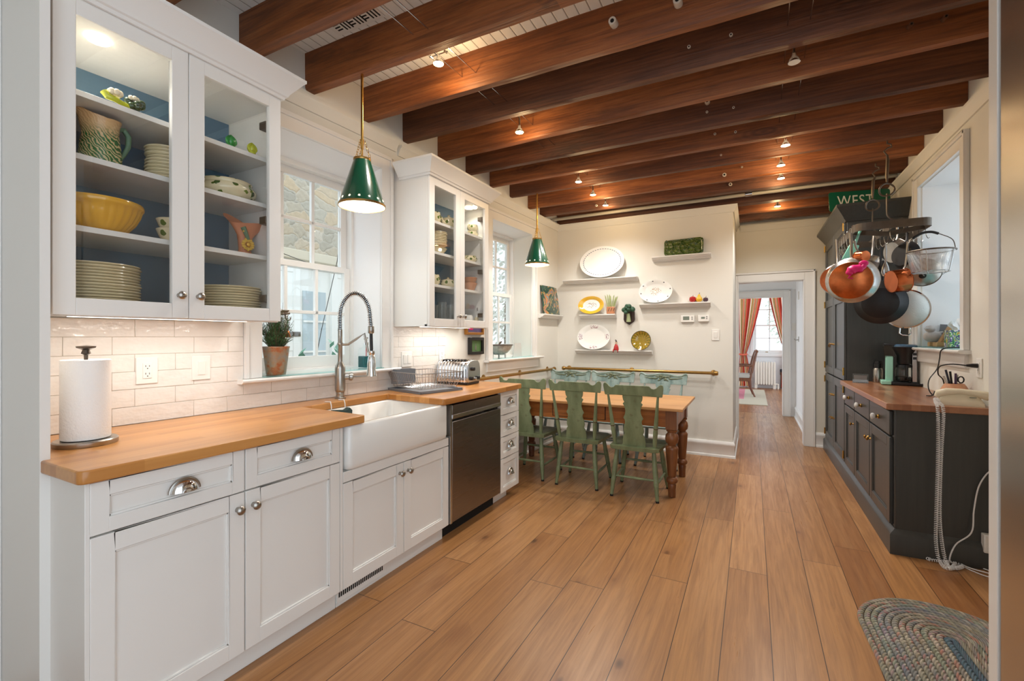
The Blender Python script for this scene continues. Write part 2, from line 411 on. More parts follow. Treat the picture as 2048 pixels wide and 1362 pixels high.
M['darkwood'] = pm('dark wooden plaque', (58,40,34), .35, var=.15, vs=12)
M['navy'] = pm('navy seat', (44,48,66), .6)
M['greyseat'] = pm('grey seat', (188,184,176), .6)
M['purple'] = pm('purple print', (96,84,128), .5)
M['greenprint'] = pm('green print', (86,120,70), .5)
M['signgreen'] = pm('green street sign', (12,96,72), .35)
M['signwhite'] = pm('sign white', (236,236,230), .4)
M['lcd'] = pm('grey screen', (120,130,118), .2)
M['radiator'] = pm('ivory radiator', (236,226,210), .4)
M['slate'] = pm('grey tray', (118,122,128), .35)
M['clay'] = pm('clay bird', (190,184,180), .5, var=.15, vs=20)
M['pot'] = pm('painted flower pot', (206,150,116), .5, var=.25, vs=18)
M['plant'] = pm('plum pen', (70,46,84), .4)
def dishw():
    t = NT('black stainless'); n = t.noise(t.scale(t.co(), (3, 3, 220)), 1, 2)
    return t.bsdf(Base__Color=L((138,132,130)), Metallic=1, Roughness=t.map(n, .3, .7, .26, .36))
M['dw'] = dishw()
def fridgemat():
    t = NT('brushed stainless')
    return t.bsdf(Base__Color=L((200,197,192)), Metallic=1, Roughness=.27, Anisotropic=.6)
M['fridge'] = fridgemat()
def curtain():
    t = NT('striped curtain'); u = t.sep(t.at())[0]
    f = t.math('FRACT', t.math('MULTIPLY', u, 1.6))
    c = t.ramp(f, [(0, (226,110,84)), (.16, (226,110,84)), (.17, (250,238,214)), (.28, (240,206,130)), (.38, (250,238,214)), (.46, (190,180,120)), (.5, (236,146,112)), (.62, (236,146,112)), (.63, (250,240,216)), (.75, (232,184,104)), (.82, (224,92,74)), (1, (238,156,134))], 'CONSTANT')
    return t.bsdf(Base__Color=c, Roughness=.8)
M['curtain'] = curtain()
def platemat(name, kind):
    t = NT(name); a = t.at(); x, z, r = t.sep(a); o = a
    ang = t.math('ARCTAN2', z, x); n = t.noise(o, 9, 3); v = t.vor(o, 14)
    W = L((240,240,236)); c = W
    if kind == 'ring':
        dash = t.math('GREATER_THAN', t.math('SINE', t.math('MULTIPLY', ang, 46)), -.3)
        b = t.math('MULTIPLY', t.math('COMPARE', r, .84, .016), dash); c = t.mix(b, W, L((96,104,128)))
    if kind == 'yellow':
        c = t.mix(t.math('GREATER_THAN', r, .66), W, t.mix(n, L((224,172,44)), L((238,192,70))))
        d = t.n('VectorMath', {'operation': 'LENGTH'}, _0=t.vm('MULTIPLY', o, (1.0, 1.3, 0))).outputs['Value']
        m = t.math('MULTIPLY', t.math('LESS_THAN', d, .42), t.math('LESS_THAN', t.vor(o, 11), .4)); c = t.mix(m, c, t.mix(t.noise(o, 12), L((84,88,44)), L((150,96,60))))
    if kind == 'bird':
        d = t.n('VectorMath', {'operation': 'LENGTH'}, _0=t.vm('MULTIPLY', o, (1.1, 1.1, 0))).outputs['Value']
        m = t.math('MULTIPLY', t.math('LESS_THAN', d, .36), t.math('LESS_THAN', t.vor(o, 12), .42)); c = t.mix(m, c, t.mix(t.noise(o, 9), L((90,84,92)), L((206,150,90))))
        k = t.math('MULTIPLY', t.math('COMPARE', r, .88, .035), t.math('GREATER_THAN', t.math('SINE', t.math('MULTIPLY', ang, 8)), .93)); c = t.mix(k, c, L((70,70,80)))
    if kind == 'flor':
        g = t.math('COSINE', t.math('MULTIPLY', t.math('SUBTRACT', ang, PI/2), 4))
        m = t.math('MULTIPLY', t.math('MULTIPLY', t.math('COMPARE', r, .82, .11), t.math('GREATER_THAN', g, .45)), t.math('LESS_THAN', v, .46))
        c = t.mix(m, W, t.mix(t.noise(o, 7), L((176,64,104)), L((112,110,120))))
    if kind == 'maj':
        ry = t.math('SINE', t.math('ADD', t.math('MULTIPLY', ang, 18), t.math('MULTIPLY', n, 8)))
        c = t.mix(t.map(ry, -1, 1), L((112,112,30)), L((176,140,50))); c = t.mix(t.math('GREATER_THAN', r, .93), c, L((84,78,40)))
        c = t.mix(t.map(n, .55, .7), c, L((140,84,40)))
    return t.bsdf(Base__Color=c, Roughness=.15, Coat__Weight=.4, Coat__Roughness=.05)
for k in ('ring','yellow','bird','flor','maj'): M['pl_'+k] = platemat('platter '+k, k)
def cabbage():
    t = NT('green majolica leaf'); o = t.co(); v = t.vor(o, 26); n = t.noise(o, 40, 3)
    c = t.mix(t.map(v, 0, .6), L((104,124,60)), L((38,66,26))); c = t.mix(t.map(t.vor(o, 26, 'DISTANCE_TO_EDGE'), .0, .05, .6, 0), c, L((150,160,90)))
    return t.bsdf(Base__Color=c, Roughness=.25, Coat__Weight=.4, Normal=t.bump(v, .8, .01))
M['cabbage'] = cabbage()
def arttile():
    t = NT('painted art tile'); o = t.co(); n = t.n('TexNoise', Vector=o, Scale=6., Detail=3., Distortion=2.5).outputs[0]
    c = t.ramp(n, [(.36, (24,56,46)), (.5, (40,84,70)), (.55, (190,156,90)), (.60, (186,92,58)), (.65, (70,120,126)), (.74, (190,196,180))])
    return t.bsdf(Base__Color=c, Roughness=.15, Coat__Weight=.4)
M['art'] = arttile()
def tissuebox():
    t = NT('printed tissue box'); o = t.co(); n = t.n('TexNoise', Vector=o, Scale=13., Detail=1., Distortion=3.).outputs[0]
    c = t.ramp(n, [(.0, (240,240,230)), (.4, (112,84,160)), (.47, (60,150,70)), (.53, (232,238,220)), (.58, (160,200,60)), (.64, (236,160,50)), (.7, (70,160,190))], 'CONSTANT')
    return t.bsdf(Base__Color=c, Roughness=.4)
M['tbox'] = tissuebox()
def rugmat():
    t = NT('braided wool'); a = t.at(); u, ring, w = t.sep(a)
    k = t.math('DIVIDE', u, .021); id_ = t.math('FLOOR', t.math('ADD', k, t.math('MULTIPLY', w, 1.2)))
    wn = t.white(t.comb(id_, ring, t.math('FLOOR', t.math('MULTIPLY', w, 2))))[0]; rb = t.white(t.comb(ring, 2.2, 7.7))[0]
    wide = t.math('GREATER_THAN', ring, 11.5)
    base = t.ramp(rb, [(0, (140,154,148)), (.2, (164,158,136)), (.4, (178,144,126)), (.6, (134,140,118)), (.8, (166,148,156)), (1, (116,132,138))])
    pal = t.ramp(wn, [(0, (112,128,130)), (.18, (150,158,138)), (.36, (204,198,180)), (.5, (130,128,104)), (.66, (186,110,98)), (.74, (104,120,114)), (.88, (164,138,152)), (.95, (88,112,130))], 'CONSTANT')
    c = t.mix(.5, base, pal); c = t.mix(t.math('MULTIPLY', wide, .8), c, L((66,100,122)))
    h = t.math('SINE', t.math('ADD', t.math('MULTIPLY', u, 2*PI/.021), t.math('MULTIPLY', w, 6)))
    c = t.mix(t.map(h, -1, -.3, .5, 0), c, L((60,60,54)))
    return t.bsdf(Base__Color=c, Roughness=.95, Normal=t.bump(h, .6, .006))
M['rug'] = rugmat()
def ruf2():
    t = NT('pink dining rug'); x, y, z = t.sep(t.co()); n = t.noise(t.co(), 5, 4); m = t.math('MULTIPLY', t.math('LESS_THAN', x, .52), t.math('GREATER_THAN', y, -.62))
    c = t.mix(m, L((196,186,164)), t.mix(n, L((196,96,120)), L((214,150,156)))); return t.bsdf(Base__Color=c, Roughness=.95)
M['rug2'] = ruf2()
def meshmat():
    t = NT('wire mesh'); x, y, z = t.sep(t.at()); o = t.at()
    ang = t.math('ARCTAN2', y, x)
    g = t.math('MAXIMUM', t.math('GREATER_THAN', t.math('FRACT', t.math('MULTIPLY', ang, 18)), .62), t.math('GREATER_THAN', t.math('FRACT', t.math('MULTIPLY', t.sep(t.co())[2], 240)), .62))
    tr = t.n('BsdfTransparent'); b = t.n('BsdfPrincipled', Base__Color=L((205,205,205)), Metallic=.8, Roughness=.35)
    mx = t.n('MixShader', _0=g, _1=tr.outputs[0], _2=b.outputs[0]); t.t.links.new(mx.outputs[0], t.out.inputs[0]); return t.mat
M['mesh'] = meshmat()
# ================= SETTING =================
WL = lambda p: (bx(p[1])+p[0], p[1], p[2])     # left-wall frame: x is the distance out from the wall face
YF = 5.42; YA = 6.45; XR = 1.20; ZC = 3.0
struct('floor', MB().box(-2.75, 1.6, -1.2, 8.85, -.05, 0), M['floor'])
struct('ceiling', MB().box(-2.75, 1.6, -1.2, 6.6, ZC, ZC+.08), M['ceil'])
def wall_with_holes(mb, y0, y1, z1, holes, d0, d1):
    ys = sorted({y0, y1} | {h[0] for h in holes} | {h[1] for h in holes})
    for a, b in zip(ys, ys[1:]):
        hs = [h for h in holes if h[0] <= a+1e-6 and h[1] >= b-1e-6]
        if not hs: mb.box(d0, d1, a, b, 0, z1)
        else:
            h = hs[0]; mb.box(d0, d1, a, b, 0, h[2]); mb.box(d0, d1, a, b, h[3], z1)
W1 = (1.585, 2.452, 1.075, 2.495); W2 = (3.89, 4.706, 1.075, 2.455)
mb = MB(WL); wall_with_holes(mb, -1.2, 5.6, ZC, [W1, W2], -.30, 0); struct('wall_left', mb, M['wall'])
struct('wall_far', MB().box(bx(YF)-.02, -.18, YF, YA, 0, 2.70), M['wall'])
mb = MB(); DX0, DX1, DZ = -.16, .555, 1.985
mb.box(-.18, DX0, YA, YA+.14, 0, 2.75); mb.box(DX1, XR+.1, YA, YA+.14, 0, 2.75); mb.box(DX0, DX1, YA, YA+.14, DZ, 2.75); struct('wall_alcove', mb, M['wallr'])
struct('wall_alcove_head', MB().box(-2.3, XR+.1, YA, YA+.14, 2.75, ZC), M['wallr'])
W3 = (3.935, 4.785, 1.215, 2.50)
mb = MB(); wall_with_holes(mb, 1.0, 6.6, ZC, [W3], XR, XR+.42); struct('wall_right', mb, M['wall'])
struct('wall_near', MB().box(-3.0, -1.955, .575, .60, 0, ZC), M['cab'])
mb = MB(); mb.box(-2.345, -2.325, .56, .575, 0, ZC); mb.box(-2.30, -2.27, .565, .575, 0, ZC); struct('trim_1', mb, M['trim'], .003)
struct('rear_light_blocker', MB().box(-2.75, -.55, -1.3, -1.2, 0, ZC), M['wall'])  # unseen wall piece, added to keep rear light off the near panel
# picture moulding under the beams
CR = [(0, 0), (.012, 0), (.018, .02), (.03, .045), (.045, .06), (.045, .075), (0, .075)]
mb = MB(); mb.mould(CR, (bx(1.47), 1.47, 2.665), (bx(2.60), 2.60, 2.665), (1, 0, 0)); mb.mould(CR, (bx(2.62), 2.62, 2.645), (bx(5.42), 5.42, 2.635), (1, 0, 0))
struct('trim_2', mb, M['wall'])
mb = MB(); mb.mould(CR, (-2.19, YF, 2.63), (-.18, YF, 2.63), (0, -1, 0), 0, 1); mb.mould(CR, (-.18, YF, 2.63), (-.18, YA, 2.63), (1, 0, 0), 1, 0); struct('trim_3', mb, M['wall'])
mb = MB(); mb.mould(CR, (XR, 1.7, 2.64), (XR, 6.4, 2.66), (-1, 0, 0)); struct('trim_4', mb, M['wall'])
mb = MB(); mb.mould(CR, (-.13, YA, 2.61), (XR, YA, 2.61), (0, -1, 0)); struct('trim_5', mb, M['wallr'])
BB = [(0, 0), (.028, 0), (.026, .02), (.016, .028), (.016, .125), (.022, .135), (.02, .15), (.008, .17), (0, .17)]
mb = MB(); mb.mould(BB, (-2.19, YF, 0), (-.18, YF, 0), (0, -1, 0), 0, 1); mb.mould(BB, (-.18, YF, 0), (-.18, YA-.02, 0), (1, 0, 0), 1, 0); struct('baseboard_far', mb, M['trim'])
mb = MB(); mb.mould(BB, (bx(3.4), 3.4, 0), (bx(5.39), 5.39, 0), (1, 0, 0)); struct('baseboard_left', mb, M['trim'])
mb = MB(); mb.mould(BB, (.665, YA, 0), (.76, YA, 0), (0, -1, 0)); struct('baseboard_alcove', mb, M['trim'])
# doorway casings
def casing(name, x0, x1, z, y, w=.105, d=.025, mat='trim', left=True):
    mb = MB()
    if left: mb.box(x0-w, x0, y-d, y, 0, z+w); mb.box(x0-w, x0-w+.02, y-d-.012, y-d, 0, z+w)
    mb.box(x1, x1+w, y-d, y, 0, z+w); mb.box(x0, x1, y-d, y, z, z+w)
    mb.box(x1+w-.02, x1+w, y-d-.012, y-d, 0, z+w); mb.box(x0-w, x1+w, y-d-.012, y-d, z+w-.02, z+w)
    mb.box(x1-.012, x1, y-d, y+.14, 0, z); mb.box(x0, x0+.012, y-d, y+.14, 0, z); mb.box(x0, x1, y-d, y+.14, z-.012, z)
    return struct(name, mb, M[mat], .004)
casing('door_1', DX0, DX1, DZ, YA, left=True)
# hall
YH = 8.7
struct('wall_hall_right', MB().box(.63, .75, YA+.14, YH, 0, 2.7), M['wallw'])
mb = MB(); mb.box(.455, 1.4, YH, YH+.14, 0, 2.7); mb.box(-1.2, -.95, YH, YH+.14, 0, 2.7); mb.box(-.95, .455, YH, YH+.14, 1.96, 2.7); struct('wall_hall_end', mb, M['wallw'])
casing('door_2', -.95, .455, 1.96, YH, .10)
struct('ceiling_hall', MB().box(-1.2, 1.4, YA+.14, YH+.14, 2.7, 2.75), M['wallw'])
mb = MB(); mb.mould(BB, (.63, YA+.15, 0), (.63, YH-.02, 0), (-1, 0, 0)); struct('baseboard_hall', mb, M['trim'])
# room beyond
YD = 13.2
struct('floor_2', MB().box(-3, 3, 8.85, YD, -.05, 0.001), M['floor2'])
mb = MB(); mb.box(-3, .03, YD, YD+.2, 0, 3); mb.box(1.05, 3, YD, YD+.2, 0, 3); mb.box(.03, 1.05, YD, YD+.2, 0, .84); mb.box(.03, 1.05, YD, YD+.2, 2.45, 3); struct('wall_dining_end', mb, M['wallw'])
pass
struct('ceiling_dining', MB().box(-3, 3, 8.84, YD+.2, 3, 3.05), M['wallw'])
# ---------- windows
def window(name, y0, y1, z0, z1, d, fr, fn, flip=1, zm=None, muntin_cols=3):
    """double-hung sash window in the plane d, in a wall running along y"""
    zm = zm or (z0+z1)/2
    mb = MB(fn); mb.box(d-.05, d+.05, y0-.05, y0, z0-.03, z1+.05); mb.box(d-.05, d+.05, y1, y1+.05, z0-.03, z1+.05); mb.box(d-.05, d+.05, y0, y1, z1, z1+.05); mb.box(d-.05, d+.06, y0, y1, z0-.03, z0)
    fo = struct(name, mb, M['trim'], .003)
    for (a, b, dd, nm) in ((zm-.018, z1, -.018, 'upper_sash'), (z0, zm+.018, .018, 'lower_sash')):
        mb = MB(fn); e0 = d+dd-.016; e1 = d+dd+.016; s = .046
        bt = .075 if nm == 'lower_sash' else .038; tp = .038 if nm == 'lower_sash' else .05
        mb.box(e0, e1, y0, y0+s, a, b); mb.box(e0, e1, y1-s, y1, a, b); mb.box(e0, e1, y0+s, y1-s, a, a+bt); mb.box(e0, e1, y0+s, y1-s, b-tp, b)
        for k in range(1, muntin_cols):
            yy = y0+s+(y1-y0-2*s)*k/muntin_cols; mb.box(e0+.004, e1-.004, yy-.011, yy+.011, a+bt, b-tp)
        zz = (a+bt+b-tp)/2; mb.box(e0+.004, e1-.004, y0+s, y1-s, zz-.011, zz+.011)
        so = struct(nm, mb, M['trim'], .002, fo)
        struct('pane', MB(fn).box(d+dd-.002, d+dd+.002, y0+s, y1-s, a+bt, b-tp), M['glass'], 0, so)
    return fo
def reveal(mb, y0, y1, z0, z1, iy0, iy1, iz0, iz1, d0, d1, th=.02):
    """splayed jamb linings between the room face d1 and the window d0"""
    for (a, b) in (((y0, iy0), -1), ((y1, iy1), 1)):
        P = [(d1, a[0]), (d0, a[1]), (d0, a[1]+b*th), (d1, a[0]+b*th)]
        mb.prism([(p[0], p[1]) for p in P], 'z', z0, z1)
    mb.prism([(d1, z1), (d0, iz1), (d0, iz1+th), (d1, z1+th)], 'y', y0, y1)
    mb.prism([(d1, z0), (d0, iz0), (d0, iz0-th), (d1, z0-th)], 'y', y0, y1)
def wcasing(mb, y0, y1, z0, z1, w, d, s=1):
    def b(a0, a1, *r): mb.box(a0*s if s == 1 else a0, a1*s if s == 1 else a1, *r)
    for (a0, a1, q0, q1, r0, r1) in ((0, d, y0-w, y0, z0, z1+w), (0, d, y1, y1+w, z0, z1+w), (0, d, y0, y1, z1, z1+w),
        (d, d+.012, y0-w, y0-w+.022, z0, z1+w), (d, d+.012, y1+w-.022, y1+w, z0, z1+w), (d, d+.012, y0-w, y1+w, z1+w-.022, z1+w)):
        if s == 1: mb.box(a0, a1, q0, q1, r0, r1)
        else: mb.box(XR-a0, XR-a1, q0, q1, r0, r1)
ST = [(0, 0), (.05, 0), (.062, .008), (.064, .016), (.058, .024), (0, .024)]
w1 = window('window_1', 1.635, 2.395, 1.095, 2.40, -.27, None, WL, zm=1.772)
mb = MB(WL); reveal(mb, W1[0], W1[1], W1[2], W1[3], 1.62, 2.41, 1.085, 2.42, -.25, 0); struct('reveal', mb, M['wallw'], 0, w1)
mb = MB(WL); wcasing(mb, W1[0], W1[1], 1.075, W1[3], .098, .02); struct('casing', mb, M['trim'], .003, w1)
mb = MB(); mb.mould(ST, (bx(1.455), 1.455, 1.05), (bx(2.60), 2.60, 1.05), (1, 0, 0)); struct('window_stool', mb, M['trim'], 0, w1)
w2 = window('window_2', 3.93, 4.695, 1.095, 2.41, -.27, None, WL, zm=1.765)
mb = MB(WL); reveal(mb, W2[0], W2[1], W2[2], W2[3], 3.915, 4.71, 1.085, 2.43, -.25, 0); struct('reveal', mb, M['wallw'], 0, w2)
mb = MB(WL); wcasing(mb, W2[0], W2[1], 1.075, W2[3], .10, .02); struct('casing', mb, M['trim'], .003, w2)
mb = MB(); mb.mould(ST, (bx(3.76), 3.76, 1.05), (bx(4.92), 4.92, 1.05), (1, 0, 0)); mb.mould([(0, 0), (.016, 0), (.02, .012), (.018, .09), (0, .09)], (bx(3.80), 3.80, .955), (bx(4.86), 4.86, .955), (1, 0, 0)); struct('window_stool', mb, M['trim'], 0, w2)
FR = lambda p: (XR+.40+p[0], p[1], p[2])
w3 = window('window_3', 3.95, 4.77, 1.235, 2.48, 0, None, FR)
mb = MB(); mb.box(XR+.01, XR+.36, W3[0]-.012, W3[0]+.004, W3[2], W3[3]); mb.box(XR+.01, XR+.36, W3[1]-.004, W3[1]+.012, W3[2], W3[3]); mb.box(XR+.01, XR+.36, W3[0], W3[1], W3[3]-.004, W3[3]+.01); mb.box(XR, XR+.36, W3[0], W3[1], W3[2]-.01, W3[2]+.004); struct('reveal', mb, M['wallw'], 0, w3)
mb = MB(); wcasing(mb, W3[0], W3[1], 1.215, W3[3], .095, .02, -1); struct('casing', mb, M['trim'], .003, w3)
mb = MB(); mb.mould(ST, (XR, 3.82, 1.19), (XR, 4.90, 1.19), (-1, 0, 0)); mb.mould([(0, 0), (.016, 0), (.022, .012), (.018, .09), (0, .09)], (XR, 3.86, 1.10), (XR, 4.86, 1.10), (-1, 0, 0)); struct('window_stool', mb, M['trim'], 0, w3)
FD = lambda p: (p[1], YD+.1-p[0], p[2])
w4 = window('window_4', .05, 1.03, .88, 2.42, 0, None, FD, zm=1.58)
mb = MB(); mb.box(-.06, 1.14, YD-.06, YD+.05, .80, .86); mb.box(-.04, .03, YD-.02, YD, .86, 2.45); mb.box(1.05, 1.12, YD-.02, YD, .86, 2.45); mb.box(-.04, 1.12, YD-.02, YD, 2.45, 2.53); struct('casing', mb, M['trim'], .004, w4)
# window catches on the dining window
mb = MB(); mb.box(.3, .36, YD+.06, YD+.08, .90, .915); mb.box(.72, .78, YD+.06, YD+.08, .90, .915); struct('sash_lift', mb, M['brass'], 0, w4)
# ---------- backsplash
def tiles(name, rows, z0, h, ya, yb, cut=None):
    g = MB(WL); g.box(0.0, .006, ya, yb, z0, z0+h*len(rows))
    if cut: g = MB(WL); 
    mb = MB(WL)
    for i, J in enumerate(rows):
        a = ya
        za, zb = z0+i*h, z0+(i+1)*h
        J = [j for j in J if ya < j < yb]
        if cut and zb > cut[2]+.02: J = sorted([j for j in J if not (cut[0]-.03 < j < cut[1]+.03)]+[cut[0], cut[1]])
        for b in J+[yb]:
            if cut and a >= cut[0]-.001 and b <= cut[1]+.001 and zb > cut[2]+.02: a = b; continue
            mb.mi = 0; mb.box(.002, .012+random.uniform(-.0006, .0006), a+.001, b-.001, za+.001, zb-.001)
            a = b
    o = struct(name, mb, M['tile'], .0012)
    g = MB(WL)
    if cut: g.box(0, .0095, ya, yb, z0, cut[2]); g.box(0, .0095, ya, cut[0], cut[2], z0+h*len(rows)); g.box(0, .0095, cut[1], yb, cut[2], z0+h*len(rows))
    else: g.box(0, .0095, ya, yb, z0, z0+h*len(rows))
    struct('grout', g, M['grout'], 0, o)
E0, E1 = [.78, .94, 1.255, 1.41], [.70, 1.015, 1.172]
rowA = [[.62, .935, 1.25, 1.405, 1.70, 1.86, 2.16, 2.32, 2.62, 2.78, 3.08], [.70, 1.015, 1.172, 1.487, 1.64, 1.95, 2.11, 2.42, 2.57, 2.88, 3.04]]
rows = [rowA[0], rowA[1], [.62, .78, .935, 1.25, 1.405, 1.7, 1.86, 2.16, 2.32, 2.62, 2.78, 3.08], rowA[1], [.62, .78, .936, 1.251, 1.409, 1.7, 2.3, 2.62, 2.78, 3.08], [.70, 1.016, 1.168, 1.479, 1.64, 1.95, 2.42, 2.57, 2.88, 3.04]]
tiles('wall_left_tile', [sorted(r) for r in rows], .914, .0768, .60, 3.17, (1.487, 2.55, 1.05))
# ---------- beams
def beam(i, yl, zl, yr, zr, th, label, zt=ZC, x0=None, x1=None, dark=False, steps=40):
    r = random.Random(i*17+3); x0 = bx(yl)+.002 if x0 is None else x0; x1 = XR-.002 if x1 is None else x1
    mb = MB()
    def f(a, j):
        t = a/(steps-1); x = x0+(x1-x0)*t; y = yl+(yr-yl)*t; z = zl+(zr-zl)*t
        e = [noise.noise((x*3.1, i*5.+j, 0))*.006+noise.noise((x*9., i*3.+j, 2))*.003 for _ in (0,)][0]
        if j == 0: return (x, y+e, zt)
        if j == 1: return (x, y+e*.5, z+.012+e)
        if j == 2: return (x, y+.008, z+e*.6)
        if j == 3: return (x, y+th-.008, z+e*.6)
        if j == 4: return (x, y+th, z+.012+e)
        return (x, y+th, zt)
    mb.grid(steps, 6, f)
    mb.f.append((0,1,2,3,4,5)); n = (steps-1)*6; mb.f.append((n+5,n+4,n+3,n+2,n+1,n)); mb.m += [0, 0]
    return single('ceiling_beam', mb, M['beamdark' if dark else 'beam'], label, 'ceiling beam', 'ceiling beams', smooth=50)
BM = [ (1.045, 2.785, 1.045, 2.785, .075, 'brown ceiling beam nearest the viewer, end showing above the big cabinet', 0),
 (1.468, 2.785, 1.50, 2.785, .078, 'brown ceiling beam in front of the ceiling vent, above the crown of the near cabinet', 0),
 (1.857, 2.782, 1.88, 2.775, .072, 'brown ceiling beam just behind the ceiling vent, beside the near green pendant', 0),
 (2.294, 2.779, 2.32, 2.775, .06, 'orange lit ceiling beam just behind the near left spot lamp', 0),
 (2.673, 2.773, 2.68, 2.77, .065, 'dark ceiling beam meeting the wall just in front of the smaller cabinet crown', 1),
 (3.078, 2.77, 3.01, 2.77, .07, 'orange lit ceiling beam right behind the second left spot lamp', 0),
 (3.466, 2.77, 3.487, 2.768, .066, 'dark ceiling beam with a grey worn lower edge, over the smaller cabinet', 1),
 (3.859, 2.768, 3.861, 2.768, .066, 'brown ceiling beam with knots, ending farthest up the right wall beside the steel side', 0),
 (4.237, 2.765, 4.29, 2.766, .06, 'dark ceiling beam holding the far green pendant and the near pot rack hook', 1),
 (4.632, 2.74, 4.69, 2.748, .062, 'reddish ceiling beam holding the far pot rack hook', 0),
 (4.921, 2.725, 5.109, 2.751, .10, 'reddish ceiling beam in front of the grey conduit', 1)]
for i, (yl, zl, yr, zr, th, lb, dk) in enumerate(BM): beam(i, yl, zl, yr, zr, th, lb, dark=bool(dk))
beam(20, 5.39, 2.712, 5.50, 2.72, .12, 'dark header beam lying along the top of the plate wall', dark=True, x0=-2.18)
beam(21, 5.80, 2.70, 5.84, 2.70, .09, 'lit ceiling beam in the passage behind the rearmost spot lamp', x0=-.17)
beam(22, 6.16, 2.69, 6.20, 2.69, .10, 'dark ceiling beam nearest the doorway wall', x0=-.17, dark=True)
mb = MB(); mb.tube([(-2.17, 5.22, 2.735), (-.2, 5.23, 2.745), (1.16, 5.28, 2.76)], .019, 10); 
cp = thing('conduit_pipe', 'grey painted conduit pipe running along the ceiling before the plate wall', 'pipe', (-.5, 5.22, 2.73))
part('pipe', mb, pm('grey conduit', (168,162,148), .45), cp); part('coupling', MB().tube([(-.06, 5.231, 2.7455), (.0, 5.231, 2.7457)], .023, 10), M['steel'], cp)
# ---------- camera, world, lights
cam = bpy.data.cameras.new('camera'); co_ = bpy.data.objects.new('camera', cam); C.objects.link(co_)
co_.location = (0, 0, EYE); co_.rotation_euler = (PI/2, 0, TH); cam.sensor_width = 36; cam.lens = FP/2048*36; cam.shift_y = -8/2048; cam.clip_start = .05
sc = bpy.context.scene; sc.camera = co_
wd = bpy.data.worlds.new('world'); sc.world = wd; wd.use_nodes = True
bg = wd.node_tree.nodes['Background']; bg.inputs[0].default_value = (.80, .90, 1.0, 1); bg.inputs[1].default_value = 1.45
vs = sc.view_settings; vs.view_transform = 'Standard'; vs.look = 'None'; vs.gamma = 1; vs.use_curve_mapping = False; vs.exposure = .68
def lamp(kind, name, loc, e, col=(1,1,1), size=.05, rot=None, **k):
    l = bpy.data.lights.new(name, kind); l.energy = e; l.color = col
    if kind in ('POINT', 'SPOT'): l.shadow_soft_size = size
    if kind == 'AREA': l.size = size
    for a, b in k.items(): setattr(l, a, b)
    o = bpy.data.objects.new(name, l); C.objects.link(o); o.location = loc
    if rot: o.rotation_euler = rot
    return o
sun = lamp('SUN', 'sun', (-6, 0, 8), 1.2, (1, .97, .92), rot=Euler((math.radians(38), 0, math.radians(200))))
sun.data.angle = math.radians(12)
# ================= LEFT KITCHEN RUN =================
def shaker(mb, x, y0, y1, z0, z1, dr=1, w=.058, t=.02, glass=False):
    """framed door or drawer front on the plane x, facing +x (dr=1) or -x"""
    a, b = x, x+dr*t; e = x+dr*(t-.011)
    mb.box(a, b, y0, y0+w, z0, z1); mb.box(a, b, y1-w, y1, z0, z1); mb.box(a, b, y0+w, y1-w, z0, z0+w); mb.box(a, b, y0+w, y1-w, z1-w, z1)
    if not glass:
        mb.box(a, e, y0+w, y1-w, z0+w, z1-w); k = .007; q = x+dr*(t-.005)
        mb.box(a, q, y0+w, y0+w+k, z0+w, z1-w); mb.box(a, q, y1-w-k, y1-w, z0+w, z1-w); mb.box(a, q, y0+w, y1-w, z0+w, z0+w+k); mb.box(a, q, y0+w, y1-w, z1-w-k, z1-w)
    return mb
def knob_prof(s=1): return [(.0, 0), (.010*s, 0), (.008*s, .006*s), (.006*s, .012*s), (.008*s, .017*s), (.0155*s, .021*s), (.0165*s, .026*s), (.013*s, .031*s), (.006*s, .034*s), (0, .0345*s)]
def knob(parent, x, y, z, dr=1, mat='nickel', s=1, name='knob'):
    return part(name, MB().lathe(knob_prof(s), (x, y, z), 16, (dr, 0, 0)), M[mat], parent)
def cup_pull(parent, x, y, z, w=.092, dr=1):
    mb = MB(); n = 16
    mb.grid(7, n+1, lambda i, j: (x+dr*(.002+.026*math.sqrt(max(0, 1-(i/6)**2))), y+w/2*(i/6)*cos(PI*j/n), z+.040*(i/6)*sin(PI*j/n)))
    o = part('cup_pull', mb, M['chrome'], parent)
    mb = MB().tube([(x+dr*.004, y+w/2*cos(PI*j/n), z+.042*sin(PI*j/n)) for j in range(n+1)], .0055, 8); mb.tube([(x+dr*.028, y+w*.18*cos(PI*j/8), z+.012*sin(PI*j/8)) for j in range(9)], .003, 6)
    part('rim', mb, M['nickel'], o); return o
XC = -1.735; XF = -1.715                        # carcass front, door-front planes
def toe(mb, y0, y1, recess=.05): mb.box(XF-recess-.02, XF-recess, y0, y1, 0, .11)
# base cabinet with two drawers over two doors
t = thing('base_cabinet', 'white base cabinet with two drawers over two doors, left of the farmhouse sink', 'base cabinet', (-2.0, 1.07, 0))
mb = MB(); mb.box(bx(1.545)+.02, XC, .605, 1.545, .10, .873); mb.box(bx(1.545)+.02, XF-.001, .600, .612, 0, .873); toe(mb, .612, 1.545); part('body', mb, M['cab'], t, .0015)
for y0, y1, ky in ((.612, 1.072, 1.045), (1.077, 1.528, 1.107)):
    d = part('drawer', shaker(MB(), XC, y0, y1, .712, .868, w=.045), M['cab'], t, .0018); cup_pull(d, XF, (y0+y1)/2+.02, .775)
    d = part('door', shaker(MB(), XC, y0, y1, .098, .706), M['cab'], t, .0018); knob(d, XF, ky, .648)
mb = MB(); mb.box(XC, XF, 1.531, 1.546, .098, .868); part('filler', mb, M['cab'], t, .001)
